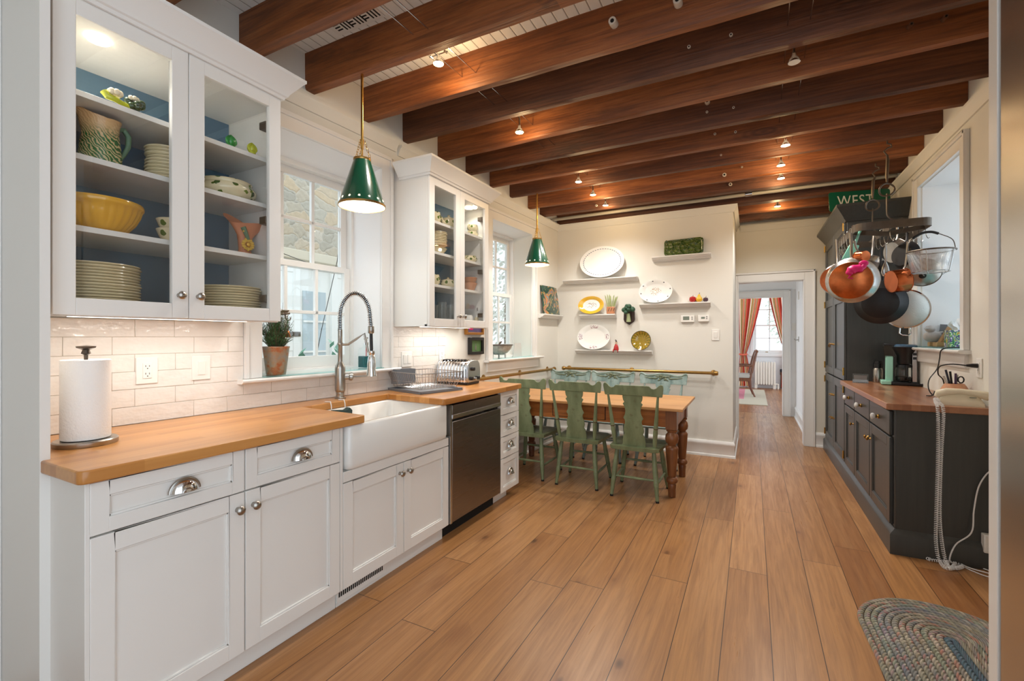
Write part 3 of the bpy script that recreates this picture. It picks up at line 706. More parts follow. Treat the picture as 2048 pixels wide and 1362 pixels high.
# sink cabinet
t = thing('sink_cabinet', 'white two-door cabinet below the farmhouse sink with a toe-kick grille', 'base cabinet', (-2.0, 1.96, 0))
mb = MB(); mb.box(bx(1.5)+.07, XC, 1.549, 2.398, .10, .655); mb.box(XC, XF, 1.549, 2.398, .605, .655); toe(mb, 1.549, 2.398); part('body', mb, M['cab'], t, .0015)
for y0, y1, ky in ((1.549, 1.972, 1.940), (1.977, 2.398, 2.008)):
    d = part('door', shaker(MB(), XC, y0, y1, .098, .600), M['cab'], t, .0018); knob(d, XF, ky, .548)
xt = XF-.05
mb = MB(); mb.box(xt, xt+.006, 1.551, 1.88, .018, .092); g = part('toe_kick_grille', mb, M['cab'], t, .001)
mb = MB()
for k in range(24): mb.box(xt+.004, xt+.0075, 1.56+k*.0125, 1.567+k*.0125, .045, .088)
part('slots', mb, M['dark'], g)
# farmhouse sink: apron sink with an open basin
mb = MB(); x0, x1, y0, y1, z0, z1 = -2.19, -1.697, 1.565, 2.372, .658, .874; w = .032
def rr(x0, x1, y0, y1, r, n=5):
    P = []
    for (cx, cy, a0) in ((x1-r, y1-r, 0), (x0+r, y1-r, PI/2), (x0+r, y0+r, PI), (x1-r, y0+r, 1.5*PI)):
        for k in range(n+1): P.append((cx+r*cos(a0+PI/2*k/n), cy+r*sin(a0+PI/2*k/n)))
    return P
loops = []
for (P, z) in ((rr(x0, x1-.012, y0+.012, y1-.012, .03), z0), (rr(x0, x1-.003, y0+.003, y1-.003, .03), z0+.012), (rr(x0, x1, y0, y1, .03), z0+.03), (rr(x0, x1, y0, y1, .03), z1-.012), (rr(x0+.003, x1-.004, y0+.004, y1-.004, .03), z1-.003), (rr(x0+.008, x1-.012, y0+.012, y1-.012, .03), z1),
    (rr(x0+w-.008, x1-w+.006, y0+w-.006, y1-w+.006, .035), z1), (rr(x0+w, x1-w, y0+w, y1-w, .04), z1-.008), (rr(x0+w+.01, x1-w-.01, y0+w+.01, y1-w-.01, .05), z0+.06), (rr(x0+w+.05, x1-w-.05, y0+w+.05, y1-w-.05, .05), z0+.03)):
    loops.append([(p[0], p[1], z) for p in P])
mb.grid(len(loops), len(loops[0]), lambda i, j: loops[i][j], cv=True)
n = len(loops[0]); o = 0; mb.f.append(tuple(range(n))); k = (len(loops)-1)*n; mb.f.append(tuple(range(k+n-1, k-1, -1))); mb.m += [0, 0]
single('farmhouse_sink', mb, M['fire'], 'white fireclay apron-front sink set into the butcher-block counter', 'sink', smooth=50)
# dishwasher
t = thing('dishwasher', 'black stainless dishwasher with a pocket handle, right of the sink', 'dishwasher', (-2.0, 2.735, 0))
mb = MB(); mb.box(-2.28, XC, 2.412, 3.066, .11, .868); part('tub', mb, M['dark'], t)
mb = MB(); mb.box(XC, XF+.012, 2.424, 3.058, .105, .752); mb.box(XC, XF+.012, 2.424, 3.058, .795, .858); mb.box(XC, XF-.012, 2.424, 3.058, .752, .795); part('door', mb, M['dw'], t, .003)
mb = MB(); mb.prism([(XF-.010, .756), (XF+.014, .770), (XF+.016, .795), (XF+.010, .797), (XF-.012, .780)], 'y', 2.424, 3.058); part('pocket_handle', mb, M['steel'], t, .001)
mb = MB(); mb.box(XF+.010, XF+.013, 2.70, 2.74, .82, .838); part('badge', mb, M['dw'], t)
mb = MB(); mb.box(XF-.04, XF+.010, 2.405, 2.424, .10, .86); part('edge_trim', mb, M['steel'], t)
mb = MB(); mb.box(XF-.08, XF-.062, 2.405, 3.07, 0, .10); part('toe_kick', mb, M['dark'], t)
# drawer stack
t = thing('drawer_cabinet', 'narrow white cabinet of four stacked drawers at the end of the counter', 'base cabinet', (-2.0, 3.23, 0))
mb = MB(); mb.box(bx(3.1)+.03, XC, 3.075, 3.385, .08, .873); mb.box(XF-.09, XF-.07, 3.075, 3.30, 0, .08); part('body', mb, M['cab'], t, .0015)
for z0, z1 in ((.690, .868), (.520, .685), (.352, .515), (.085, .347)):
    d = part('drawer', shaker(MB(), XC, 3.082, 3.39, z0, z1, w=.04), M['cab'], t, .0018); cup_pull(d, XF, 3.238, (z0+z1)/2-.01, .085)
# worktop: one continuous U around the sink
def wx(y): return bx(y)+.014
mb = MB(); mb.prism([(wx(.60), .602), (-1.965, .602), (-1.965, .578), (-1.705, .578), (-1.692, .590), (-1.690, .605), (-1.690, 1.660), (-2.185, 1.690), (-2.175, 2.345), (-1.690, 2.300), (-1.680, 2.312), (-1.675, 3.36), (-1.69, 3.372), (wx(3.372), 3.372)], 'z', .874, .914)
single('worktop', mb, M['block'], 'honey maple butcher-block worktop on the white base cabinets', 'worktop', bevel=.005)
# wall cabinets with glass doors
def crown(mb, x, y0, y1, z, back, left=True, right=True):
    P = [(0, 0), (.010, 0), (.014, .012), (.022, .016), (.026, .028), (.072, .088), (.080, .094), (.080, .108), (0, .108)]
    mb.mould(P, (x, y0, z), (x, y1, z), (1, 0, 0), 1 if left else 0, 1 if right else 0)
    if right: mb.mould(P, (back, y1, z), (x, y1, z), (0, 1, 0), 0, 1)
    if left: mb.mould(P, (back, y0, z), (x, y0, z), (0, -1, 0), 0, 1)
XD = -2.0
def wallcab(label, y0, y1, gap, zb, zt, shelves, lights, ends, knobz, crown_l):
    t = thing('wall_cabinet', label, 'wall cabinet', (-2.2, (y0+y1)/2, zb)); xb = bx(y1)+.004; q = .018; xf = XD-.022
    mb = MB(); mb.box(bx(y0)+.004, xf, y0, y0+q, zb, zt); mb.box(xb, xf, y1-q, y1, zb, zt); mb.box(bx(y0)+.004, xf, y0+q, y1-q, zb+.012, zb+.03); mb.box(bx(y0)+.004, xf, y0+q, y1-q, zt-.05, zt)
    part('body', mb, M['cab'], t, .001)
    part('back_panel', MB().prism([(bx(y0)+.004, y0+q), (bx(y0)+.016, y0+q), (xb+.012, y1-q), (xb, y1-q)], 'z', zb+.03, zt-.05), M['blueback'], t)
    for z in shelves: part('shelf', MB().prism([(bx(y0)+.018, y0+q), (xf-.03, y0+q), (xf-.03, y1-q), (xb+.014, y1-q)], 'z', z-.02, z), M['cab'], t, .001)
    for (a, b) in ((y0+.002, gap-.0015), (gap+.0015, y1-.001)):
        d = part('door', shaker(MB(), xf, a, b, zb, zt-.004, w=.058, t=.022, glass=True), M['cab'], t, .002)
        part('glass_pane', MB().box(xf+.008, xf+.011, a+.055, b-.055, zb+.055, zt-.06), M['cabglass'], d)
        if a > gap:
            for hz in (zb+.09, zb+.46, zt-.16): part('hinge', MB().box(xf-.05, xf-.002, b-.062, b-.022, hz, hz+.035), M['iron'], d, .003)
        knob(d, XD, gap-.035 if a < gap-.1 else gap+.035, knobz, s=.95)
    mb = MB(); crown(mb, XD+.002, y0, y1, zt-.006, bx(y1)+.03, crown_l, True); mb.box(bx(y0)+.01, XD+.002, y0+.004, y1, zt-.004, zt+.09); part('crown', mb, M['trim'], t)
    for (lx, ly) in lights:
        part('puck_light', MB().cyl((lx, ly, zt-.058), .034, .006, 20), M['puck'], t)
        lamp('SPOT', 'puck_lamp', (lx, ly, zt-.066), (4.5 if y0 < 1 else 1.4), (1, .95, .86), .03, spot_size=2.5, spot_blend=.5)
    part('light_rail', MB().box(xf-.02, xf, y0, y1, zb-.004, zb+.014), M['cab'], t)
    return t
wallcab('large white glass-door wall cabinet of dishes left of the near window', .617, 1.428, 1.023, 1.372, 2.44, (1.684, 1.932, 2.150), ((-2.12, .78),), 0, 1.462, False)
def cy2(u): return PX(u, 600, XD)[1]
Y20, Y21 = cy2(859), cy2(977)
G2 = cy2(921)
wallcab('smaller white glass-door wall cabinet of teaware between the two left windows', Y20, Y21, G2, 1.372, 2.44, (1.684, 1.925, 2.150), ((-2.12, Y21-.12),), 0, 1.455, True)
# under-cabinet strip lights
for (a, b) in ((.70, 1.35), (Y20+.08, Y21-.08)):
    o = thing('strip_light', 'thin strip light under the large wall cabinet' if a < 1 else 'thin strip light under the smaller wall cabinet', 'light', (-2.15, (a+b)/2, 1.36))
    part('housing', MB().box(-2.16, -2.13, a, b, 1.372, 1.383), M['plast'], o)
    part('diffuser', MB().box(-2.157, -2.133, a+.005, b-.005, 1.370, 1.3725), emit('strip glow', (255,240,220), 5), o)
    lamp('AREA', 'strip_lamp', (-2.145, (a+b)/2, 1.366), 1.4, (1, .97, .92), .02, shape='RECTANGLE', size_y=b-a)
# outlets and switches
def wallplate(name, label, cat, fn, y0, y1, z0, z1, kind):
    """plate on a wall; fn maps (out, along, z)"""
    t = thing(name, label, cat, fn((0, (y0+y1)/2, z0)))
    part('plate', MB(fn).box(.0, .007, y0, y1, z0, z1), M['plast'], t, .002)
    yc = (y0+y1)/2; zc_ = (z0+z1)/2
    if kind == 'outlet':
        o = part('receptacle', MB(fn).box(.006, .010, yc-.017, yc+.017, zc_-.034, zc_+.034), M['plast'], t, .001)
        mb = MB(fn)
        for s in (-1, 1):
            zz = zc_+s*.017; mb.box(.009, .0105, yc-.008, yc-.006, zz, zz+.008); mb.box(.009, .0105, yc+.006, yc+.008, zz, zz+.008); mb.box(.009, .0105, yc-.002, yc+.002, zz-.009, zz-.005)
        part('slots', mb, M['dark'], o)
    else:
        n = kind
        for k in range(n):
            yk = yc+(k-(n-1)/2)*.046
            part('rocker', MB(fn).prism([(.006, zc_-.033), (.010, zc_-.033), (.013, zc_+.033), (.006, zc_+.033)], 'y', yk-.0165, yk+.0165), M['plast'], t, .001)
    return t
FWL = lambda p: (bx(p[1])+.011+p[0], p[1], p[2])
wallplate('wall_outlet', 'white duplex outlet in the backsplash beside the paper towel roll', 'outlet', FWL, PW(268,760)[1], PW(312,760)[1], 1.088, 1.205, 'outlet')
wallplate('light_switch', 'white single rocker switch in the backsplash left of the near window', 'light switch', FWL, PW(380,750)[1], PW(417,750)[1], 1.088, 1.203, 1)
wallplate('light_switch', 'white double rocker switch in the backsplash behind the dish rack', 'light switch', FWL, PW(800,720)[1], PW(821,720)[1]-.005, 1.07, 1.185, 2)
wallplate('wall_outlet', 'white outlet in the backsplash behind the toaster', 'outlet', FWL, 3.08, 3.15, 1.085, 1.20, 'outlet')
FFW = lambda p: (p[1], YF-p[0], p[2])
wallplate('light_switch', 'white rocker switch on the plate wall by the passage', 'light switch', FFW, -.388, -.312, 1.258, 1.378, 1)
FRW = lambda p: (XR-p[0], p[1], p[2])
wallplate('wall_outlet', 'white outlet holding a black plug on the right wall above the desk phone', 'outlet', FRW, 3.66, 3.735, 1.055, 1.17, 'outlet')
FHW = lambda p: (.63-p[0], p[1], p[2])
wallplate('light_switch', 'white light switch on the hall wall past the doorway', 'light switch', lambda p: (p[1], YH-p[0], p[2]), .60-.03, .66-.03, 1.40, 1.52, 1)
# ================= PENDANTS, TRACK LIGHTS, INSULATORS, VENT =================
def star(c, n, r, t):                            # small five-point star plate facing n
    n = Vector(n).normalized(); R = Vector((0,0,1)).rotation_difference(n).to_matrix(); c = Vector(c)
    P = [((r if k % 2 == 0 else r*.45)*cos(PI/5*k+PI/2), (r if k % 2 == 0 else r*.45)*sin(PI/5*k+PI/2)) for k in range(10)]
    return [c+R @ Vector((p[0], p[1], 0)) for p in P], [c+R @ Vector((p[0], p[1], t)) for p in P]
STAR = emit('star light', (255,244,214), 2.0)
def pendant(x, y, ztop, zr, label):
    t = thing('pendant_lamp', label, 'pendant lamp', (x, y, ztop), 'green pendant lamps')
    r1, r0, h = .128, .045, .262; z1 = zr+h
    part('rod', MB().cyl((x, y, z1+.06), .0075, ztop-z1-.06, 12), M['brassb'], t)
    part('stem', MB().lathe([(.005, 0), (.0065, .02), (.005, .06), (.011, .115), (.011, .125)], (x, y, z1-.01), 12), M['brassb'], t)
    mb = MB(); mb.mi = 0
    mb.lathe([(r1, 0), (r0, h), (r0-.003, h+.004), (.0, h+.004)], (x, y, zr), 40, cap=False)
    sh = part('shade', mb, M['green'], t, smooth=60)
    part('inner_shade', MB().lathe([(r1-.003, .001), (r0-.003, h-.004), (0, h-.004)], (x, y, zr), 40, cap=False), M['whiteen'], sh)
    part('rim_band', MB().lathe([(r1-.003, -.004), (r1+.002, -.004), (r1+.001, .008), (r1-.003, .008), (r1-.003, -.004)], (x, y, zr), 40), M['brass'], sh)
    part('collar', MB().lathe([(r0+.002, h-.008), (r0+.004, h-.004), (r0+.003, h+.006), (r0-.004, h+.008), (r0-.004, h-.008)], (x, y, zr), 32), M['brass'], sh)
    for k in range(14):
        a = 2*PI*k/14; zz = .028; r = r1-(r1-r0)*zz/h
        A, B = star((x+(r-.0035)*cos(a), y+(r-.0035)*sin(a), zr+zz), (cos(a), sin(a), .32), .0075, .0045)
        n = len(A); part('glowing_star', MB().add(A+B, [tuple(range(n)), tuple(range(2*n-1, n-1, -1))]+[(i, (i+1) % n, (i+1) % n+n, i+n) for i in range(n)]), STAR, sh, smooth=0)  # solid emissive stars imitate bulb light coming through cutouts in the shade
    for k in range(3):
        a = 2*PI*k/3+.6; mb = MB(); N = 7
        for i in range(N):
            f0 = (i+.5)/N; rr_ = .014+(r0-.012)*(1-f0); zz = z1+.002+f0*.105
            cx, cy = x+rr_*cos(a), y+rr_*sin(a); d = (cos(a), sin(a)) if i % 2 else (-sin(a), cos(a))
            mb.tube([(cx+d[0]*.005*cos(q*PI/4), cy+d[1]*.005*cos(q*PI/4), zz+.0105*sin(q*PI/4)) for q in range(8)], .0014, 5, closed=True)
        part('chain', mb, M['brassb'], t)
    part('bulb', MB().sph((x, y, zr+.11), (.028, .028, .038)), emit('pendant bulb', (255,236,196), 6), t)
    lamp('POINT', 'pendant_bulb', (x, y, zr+.045), 3.0, (1, .97, .9), .03)
pendant(-1.95, 1.895, 2.785, 2.035, 'green metal pendant lamp hanging by the near window over the sink')
pendant(-1.95, 4.27, 2.765, 2.035, 'green metal pendant lamp hanging by the far window over the table')
# cable track spots
def wires(x0, x1, label, y0=1.2, y1=6.0, z=2.865):
    t = thing('cable_track', label, 'cable track', ((x0+x1)/2, y0, z))
    for d in (-.048, .048): part('cable', MB().tube([(x0+d, y0, z), ((x0+x1)/2+d, (y0+y1)/2, z-.004), (x1+d, y1, z-.01)], .003, 5), M['steel'], t)
wires(-1.52, -1.42, 'pair of thin steel light cables threaded through the beams on the left')
wires(.185, .255, 'pair of thin steel light cables threaded through the beams on the right')
def spot(u, v, y, label, on=True, e=4.5):
    p = PY(u, v, y); x, z = p[0], p[2]; zw = 2.862
    t = thing('spot_lamp', label, 'spot lamp', (x, y, z), 'cable spot lamps')
    mb = MB().tube([(x-.062, y, zw+.004), (x+.062, y, zw+.004)], .003, 6)
    for s in (-1, 1): mb.tube([(x+s*.048, y-.012, zw+.004), (x+s*.048, y+.012, zw+.004)], .005, 6)
    part('crossbar', mb, M['nickel'], t)
    part('swivel', MB().tube([(x, y, zw+.004), (x-.008, y, zw-.012), (x, y, zw-.03), (x, y, z+.042)], .0055, 8), M['nickel'], t)
    part('reflector', MB().lathe([(.008, .05), (.013, .03), (.024, .018), (.030, .004), (.030, 0), (.027, .001)], (x, y, z), 20), M['chrome'], t)
    part('lens', MB().cyl((x, y, z-.001), .0275, .004, 20), M['bulb'] if on else M['whiteen'], t)
    if on:
        lamp('POINT', 'spot_glow', (x, y+.09, z-.05), e*.5, (1, .68, .34), .025)
        lamp('SPOT', 'spot_beam', (x, y, z-.03), e*4.2, (1, .98, .95), .04, spot_size=2.5, spot_blend=.8)
spot(877, 128, 2.06, 'lit cable spot lamp nearest the viewer, over the near left beams')
spot(1039, 265, 2.87, 'lit cable spot lamp second along the left cables')
spot(1157, 364, 4.03, 'lit cable spot lamp third along the left cables')
spot(1186, 390, 4.45, 'lit cable spot lamp fourth along the left cables')
spot(1211, 411, 4.86, 'lit cable spot lamp at the far end of the left cables')
spot(1588, 125, 2.85, 'unlit cable spot lamp hanging from the right cables', False)
spot(1571, 291, 4.03, 'lit cable spot lamp nearest the viewer on the right cables')
spot(1562, 331, 4.45, 'lit cable spot lamp second along the right cables, just above a closer pair')
spot(1562, 357, 4.84, 'lit cable spot lamp lowest in the picture on the right cables')
spot(1555, 413, 5.65, 'lit spot lamp in the passage in front of the doorway')
# knob-and-tube insulators
BEY = lambda k, x: BM[k][0]+(BM[k][2]-BM[k][0])*(x+2.3)/3.5
INS = [(1229,49,3,.020,.05,'on the near orange lit beam, centre top of the picture'), (1357,8,3,.020,.05,'at the very top edge above the beams'), (1462,70,4,.009,.012,'alone on the dark beam at upper right of centre'), (1378,94,4,.009,.012,'on the dark beam below the topmost white tube'),
 (1415,205,6,.017,.04,'paired above a smaller ring, right of centre'), (1414,224,6,.008,.01,'just below the fat tube right of centre'), (1467,215,6,.008,.01,'right of the fat tube and its small ring'), (1430,268,7,.009,.012,'left one of two on the knotty brown beam'), (1471,264,7,.009,.012,'right one of two on the knotty brown beam'),
 (1442,310,8,.008,.01,'on the dark beam left of the right-hand lit lamps'), (1449,350,9,.017,.03,'fat one on the reddish beam left of the right lamps'), (1484,334,9,.008,.01,'small one between the fat tube and the right lamps'), (1461,369,10,.016,.03,'lowest fat one above the plate wall top'), (1193,411,10,.012,.016,'beside the far left lit spot lamp'),
 (1818,55,5,.010,.05,'brown one, left of a pair at upper right'), (1886,40,5,.010,.05,'brown one, right of a pair at upper right')]
for (u, v, b, r, ln, lb) in INS:
    y = BEY(b, 0); p = PY(u, v, y); y = BEY(b, p[0]); p = PY(u, v, y-.004)
    mb = MB().lathe([(r*.5, -.0), (r, 0), (r*1.05, ln*.5), (r*.95, ln), (r*.5, ln), (r*.45, .2*ln)], (p[0], y, p[2]), 14, (0, -1, -.15))
    brown = u > 1800
    t = thing('wire_insulator', ('brown' if brown else 'white')+' porcelain wire tube '+(lb.replace('brown one, ', '') if brown else lb), 'insulator', (p[0], y, p[2]), 'porcelain wire tubes')
    part('tube', mb, pm('brown porcelain', (110,78,60), .4) if u == 1818 else (bpy.data.materials['brown porcelain'] if brown else M['porc']), t)
    part('bore', MB().cyl((p[0], y-ln*.97, p[2]-ln*.145), r*.48, .0015, 10, (0, -1, -.15)), M['dark'], t)
# ceiling register
cx0, cx1 = -2.06, -1.72; vy0, vy1 = 1.655, 1.835
t = thing('ceiling_vent', 'white ceiling vent with a black basket-weave slot pattern', 'vent', ((cx0+cx1)/2, 1.68, ZC-.01))
part('plate', MB().box(cx0, cx1, vy0, vy1, ZC-.006, ZC), M['trim'], t, .001)
mb = MB(); n = 6; w = (cx1-cx0-.05)/n; hh = (vy1-vy0-.03)/2
for i in range(n):
    for j in range(2):
        ax = cx0+.025+i*w; ay = vy0+.015+j*hh
        for k in range(3):
            if (i+j) % 2: mb.box(ax+.006, ax+w-.006, ay+.008+k*.02, ay+.017+k*.02, ZC-.0072, ZC-.005)
            else: mb.box(ax+.008+k*.022, ax+.017+k*.022, ay+.006, ay+hh-.006, ZC-.0072, ZC-.005)
part('slots', mb, M['dark'], t)
# ================= DINING SET =================
def outline_x(pts): return pts
def chair(label, name, mat, rail_mat, carved, group):
    """half-spindle plank chair: origin on the floor, back towards -y"""
    t = thing(name, label, 'chair', (0,0,0), group)
    sh = []                                       # seat: saddle-shaped plank
    def seat(i, j, n=14, m=12):
        a = i/(n-1)*2-1; b = j/(m-1); w = .195+.022*b
        y = -.205+.41*b; x = a*w
        return x, y
    mb = MB(); n, m = 15, 13
    def top(i, j):
        x, y = seat(i, j, n, m); a = i/(n-1)*2-1; b = j/(m-1)
        e = max(0, abs(a)-.8)/.2; k = .018*math.sqrt(max(0, 1-(abs(a))**4)); d = -.012*(1-a*a)*sin(PI*min(1, b*1.1))
        z = .425+d+(.012*(b > .9)*((b-.9)/.1)*-1.2)
        if j == 0 or j == m-1 or i == 0 or i == n-1: z -= .008
        cr = (abs(a)**6)*.02; y2 = y+(cr if b < .5 else -cr)
        return (x, y2, z)
    tp = [[top(i, j) for j in range(m)] for i in range(n)]
    mb.grid(n, m, lambda i, j: tp[i][j])
    o = len(mb.v); mb.grid(n, m, lambda i, j: (tp[i][j][0]*.97, tp[i][j][1]*.97, .388))
    per = [(i, 0) for i in range(n)]+[(n-1, j) for j in range(1, m)]+[(i, m-1) for i in range(n-2, -1, -1)]+[(0, j) for j in range(m-2, 0, -1)]
    for k in range(len(per)):
        a, b = per[k], per[(k+1) % len(per)]; q = lambda p: p[0]*m+p[1]
        mb.f.append((q(a), q(b), o+q(b), o+q(a))); mb.m.append(0)
    part('seat', mb, mat, t, smooth=60)
    def legp(p, q): return [Vector(p).lerp(Vector(q), f) for f in (0, .12, .4, .62, .66, .70, .95, 1)]
    R = [.015, .017, .0205, .0185, .021, .018, .0135, .0125]
    feet = {}
    for sx in (-1, 1):
        for (y0, y1, xf) in ((-.14, -.185, .182), (.15, .215, .198)):
            p, q = (sx*.145, y0, .39), (sx*xf, y1, 0)
            l = part('leg', MB().tube(legp(p, q), R, 10), mat, t); feet[(sx, y0)] = (p, q)
            part('foot_tip', MB().tube([Vector(p).lerp(Vector(q), .965), Vector(q)], [.0145, .0135], 10), M['castiron'], l)
    def at(k, z):
        p, q = feet[k]; f = (.39-z)/.39; return Vector(p).lerp(Vector(q), f)
    def rung(a, b, z0, z1): return MB().tube([at(a, z0).lerp(at(b, z1), f) for f in (0, .2, .5, .8, 1)], [.007, .009, .0115, .009, .007], 8)
    part('stretcher', rung((-1, -.14), (1, -.14), .165, .165), mat, t); part('stretcher', rung((-1, .15), (1, .15), .22, .22), mat, t)
    for sx in (-1, 1): part('stretcher', rung((sx, -.14), (sx, .15), .13, .14), mat, t)
    def yb(z): return -.172-.082*((z-.42)/.5)        # the back leans
    hw = .235 if not carved else .248
    zt = .93 if not carved else .912; zb0 = .83 if not carved else .79
    for sx in (-1, 1):
        p, q = Vector((sx*.155, yb(.42)+.01, .42)), Vector((sx*.195, yb(zb0)+.0, zb0+.01))
        part('back_post', MB().tube([p.lerp(q, f) for f in (0, .1, .30, .36, .39, .42, .7, 1)], [.013, .016, .0185, .0165, .0185, .0165, .013, .0085], 10), mat, t)
        part('ring', MB().tube([p.lerp(q, f) for f in (.37, .385, .40)], [.0172, .0192, .0172], 10), M['bark'], t, label='brown painted ring')
    prof = [(0, .078), (.06, .08), (.12, .076), (.16, .066), (.19, .080), (.25, .066), (.33, .060), (.40, .066), (.46, .080), (.50, .068), (.55, .066), (.62, .078), (.70, .082), (.76, .074), (.80, .086), (.90, .092), (1, .094)]
    prof = [(f, w*.98) for f, w in prof]
    zs = lambda f: zb0+.02-(zb0+.02-.418)*f
    mb = MB(); K = len(prof)
    mb.grid(K, 4, lambda i, j: ((-1 if j in (0, 3) else 1)*prof[i][1], yb(zs(prof[i][0]))+(.007 if j in (2, 3) else -.006), zs(prof[i][0])), cv=True)
    mb.f += [(0,1,2,3), tuple(4*(K-1)+q for q in (3,2,1,0))]; mb.m += [0, 0]
    part('splat', mb, mat, t, .002, 30)
    if not carved: tops = [(-1, .90), (-.985, .922), (-.93, .930), (-.86, .922), (-.78, .900), (-.70, .893), (-.62, .898), (-.56, .914), (-.5, .916), (0, .916)]
    else: tops = [(-1, .885), (-.985, .905), (-.93, .912), (-.86, .908), (-.76, .892), (-.62, .886), (-.45, .890), (-.25, .902), (0, .906)]
    tops = tops+[(-x, z) for x, z in reversed(tops[:-1])]
    bots = lambda a: zb0-(.006*(1-a*a))*(0 if carved else -1)
    mb = MB(); K = len(tops)
    def rl(i, j):
        a, z = tops[i]; z = z if j in (0, 3) else bots(a); c = .022*a*a if not carved else .012*a*a
        x = a*hw*(1 if j in (0, 3) else .955)
        return (x, yb(z)+c+(.010 if j in (2, 3) else -.009)-.004, z)
    mb.grid(K, 4, rl, cv=True); mb.f += [(0,1,2,3), tuple(4*(K-1)+q for q in (3,2,1,0))]; mb.m += [0, 0]
    r = part('crest_rail', mb, rail_mat, t, .003, 30)
    if carved:
        mb = MB(); rnd = random.Random(3)
        fy = lambda z, a: yb(z)+.012*a*a+.007
        for sx in (-1, 1):
            for (a, z, l, w, rt) in ((.10, .862, .055, .014, .5), (.22, .868, .06, .012, .2), (.30, .848, .05, .012, -.4), (.14, .835, .055, .013, -.5), (.42, .85, .09, .010, .12), (.62, .853, .10, .008, .2)):
                mb.M = Matrix.Translation((sx*a*hw, fy(z, a), z)) @ Matrix.Rotation(-sx*rt, 4, 'Y'); mb.sph((0,0,0), (l*.5, .006, w*.6), 10, 6)
        for k in range(7):
            mb.M = Matrix.Translation((.028*cos(k), fy(.86, 0), .855+.020*sin(k*1.3))); mb.sph((0,0,0), (.016, .009, .014), 8, 5)
        mb.M = None
        for (s0) in (-1, 1):
            mb.tube([(s0*hw*a, yb(z-.014)+.012*a*a+.0075, z-.014) for a, z in tops[:9]] if s0 == 1 else [(hw*-a, yb(z-.014)+.012*a*a+.0075, z-.014) for a, z in tops[:9]], .0035, 6)
        part('carving', mb, M['carve'], r)
    return t
g1 = 'green painted chairs on the near side of the table'; g2 = 'blue green chairs with carved crest rails on the far side of the table'
M['carve'] = pm('dark olive carved paint', (104,112,88), .35, var=.3, vs=30)
c1 = chair('green plank chair at the near table corner, back to viewer, fully in view', 'dining_chair', M['chairg'], M['chairg'], False, g1)
c1.location = (-.835, 3.872, 0)
dup(c1, (-1.345, 3.93, 0), math.radians(1), 'middle green plank chair on the near side of the table', g1)
dup(c1, (-1.848, 3.955, 0), 0, 'green plank chair half hidden behind the end of the kitchen counter', g1)
c2 = chair('carved blue green chair at the right end of the far row by the passage', 'dining_chair', M['chairt'], M['chairt'], True, g2)
c2.location = (-.845, 4.865, 0); c2.rotation_euler = (0, 0, PI)
dup(c2, (-1.39, 4.865, 0), PI, 'middle carved blue green chair between the table and the plate wall', g2)
dup(c2, (-1.896, 4.865, 0), PI, 'carved blue green chair in the corner under the brass rail', g2)
# pine farmhouse table
t = thing('dining_table', 'long pine farmhouse table with turned legs and a drawer in its apron', 'table', (-1.3, 4.2, 0))
part('tabletop', MB().box(-2.20, -.475, 3.75, 4.62, .712, .735), M['pinetop'], t, .004)
xa0, xa1, ya0, ya1 = -2.15, -.545, 3.855, 4.53
mb = MB(); mb.box(xa0, xa1, ya0, ya0+.025, .565, .712); mb.box(xa0, xa1, ya1-.025, ya1, .565, .712); mb.box(xa0, xa0+.025, ya0, ya1, .565, .712); mb.box(xa1-.025, xa1, ya0, ya1, .565, .712)
part('apron', mb, M['pine'], t, .002)
d = part('drawer', MB().box(-1.60, -1.12, ya0-.006, ya0+.01, .585, .702), M['pine'], t, .002)
mb = MB()
for (a, b, c_, e) in ((-1.606, -1.114, .702, .706), (-1.606, -1.114, .581, .585), (-1.606, -1.60, .581, .706), (-1.12, -1.114, .581, .706)): mb.box(a, b, ya0-.0015, ya0, c_, e)
part('drawer_gap', mb, M['dark'], d)
LP = [(.018, 0), (.029, .004), (.031, .07), (.034, .10), (.030, .11), (.044, .125), (.047, .14), (.040, .16), (.030, .165), (.034, .18), (.043, .30), (.049, .385), (.050, .40), (.040, .415), (.032, .42), (.033, .43), (.048, .445), (.053, .475), (.048, .505), (.036, .518), (.034, .525), (.044, .535), (.044, .545), (.036, .55), (.0, .551)]
for x in (xa0+.03, xa1-.03):
    for y in (ya0+.03, ya1-.03):
        mb = MB().lathe(LP, (x, y, 0), 24); mb.box(x-.043, x+.043, y-.043, y+.043, .55, .711)
        part('leg', mb, M['pineleg'] if x > -1 else M['chairwood'], t, smooth=50)
# brass handrails
def handrail(label, pts, name='handrail', stops=(0, 1)):
    t = thing(name, label, 'handrail', pts[0])
    part('rail', MB().tube(pts, .0165, 14), M['brass'], t)
    a, b = Vector(pts[0]), Vector(pts[-1]); d = (b-a).normalized()
    for p in (a, b):
        mb = MB().lathe([(.0, -.012), (.018, -.010), (.024, 0), (.025, .01), (.024, .02), (.018, .03)], p, 18, d if p == a else -d); part('end_cap', mb, M['brass'], t)
    return t, d
t, d = handrail('long brass handrail across the plate wall behind the carved chairs', [(-2.09, YF-.065, .906), (-.33, YF-.065, .906)])
for x in (-2.03, -1.25, -.37):
    part('bracket', MB().lathe([(.03, 0), (.03, .006), (.012, .012), (.010, .05), (.016, .056)], (x, YF, .906), 16, (0, -1, 0)), M['brass'], t)
t, d = handrail('brass handrail on the left wall below the far window', [(bx(3.45)+.065, 3.45, .906), (bx(5.19)+.065, 5.19, .906)])
for y in (3.75, 4.45, 5.12):
    part('bracket', MB().lathe([(.03, 0), (.03, .006), (.012, .012), (.010, .05), (.016, .056)], (bx(y), y, .906), 16, (1, -.05, 0)), M['brass'], t)
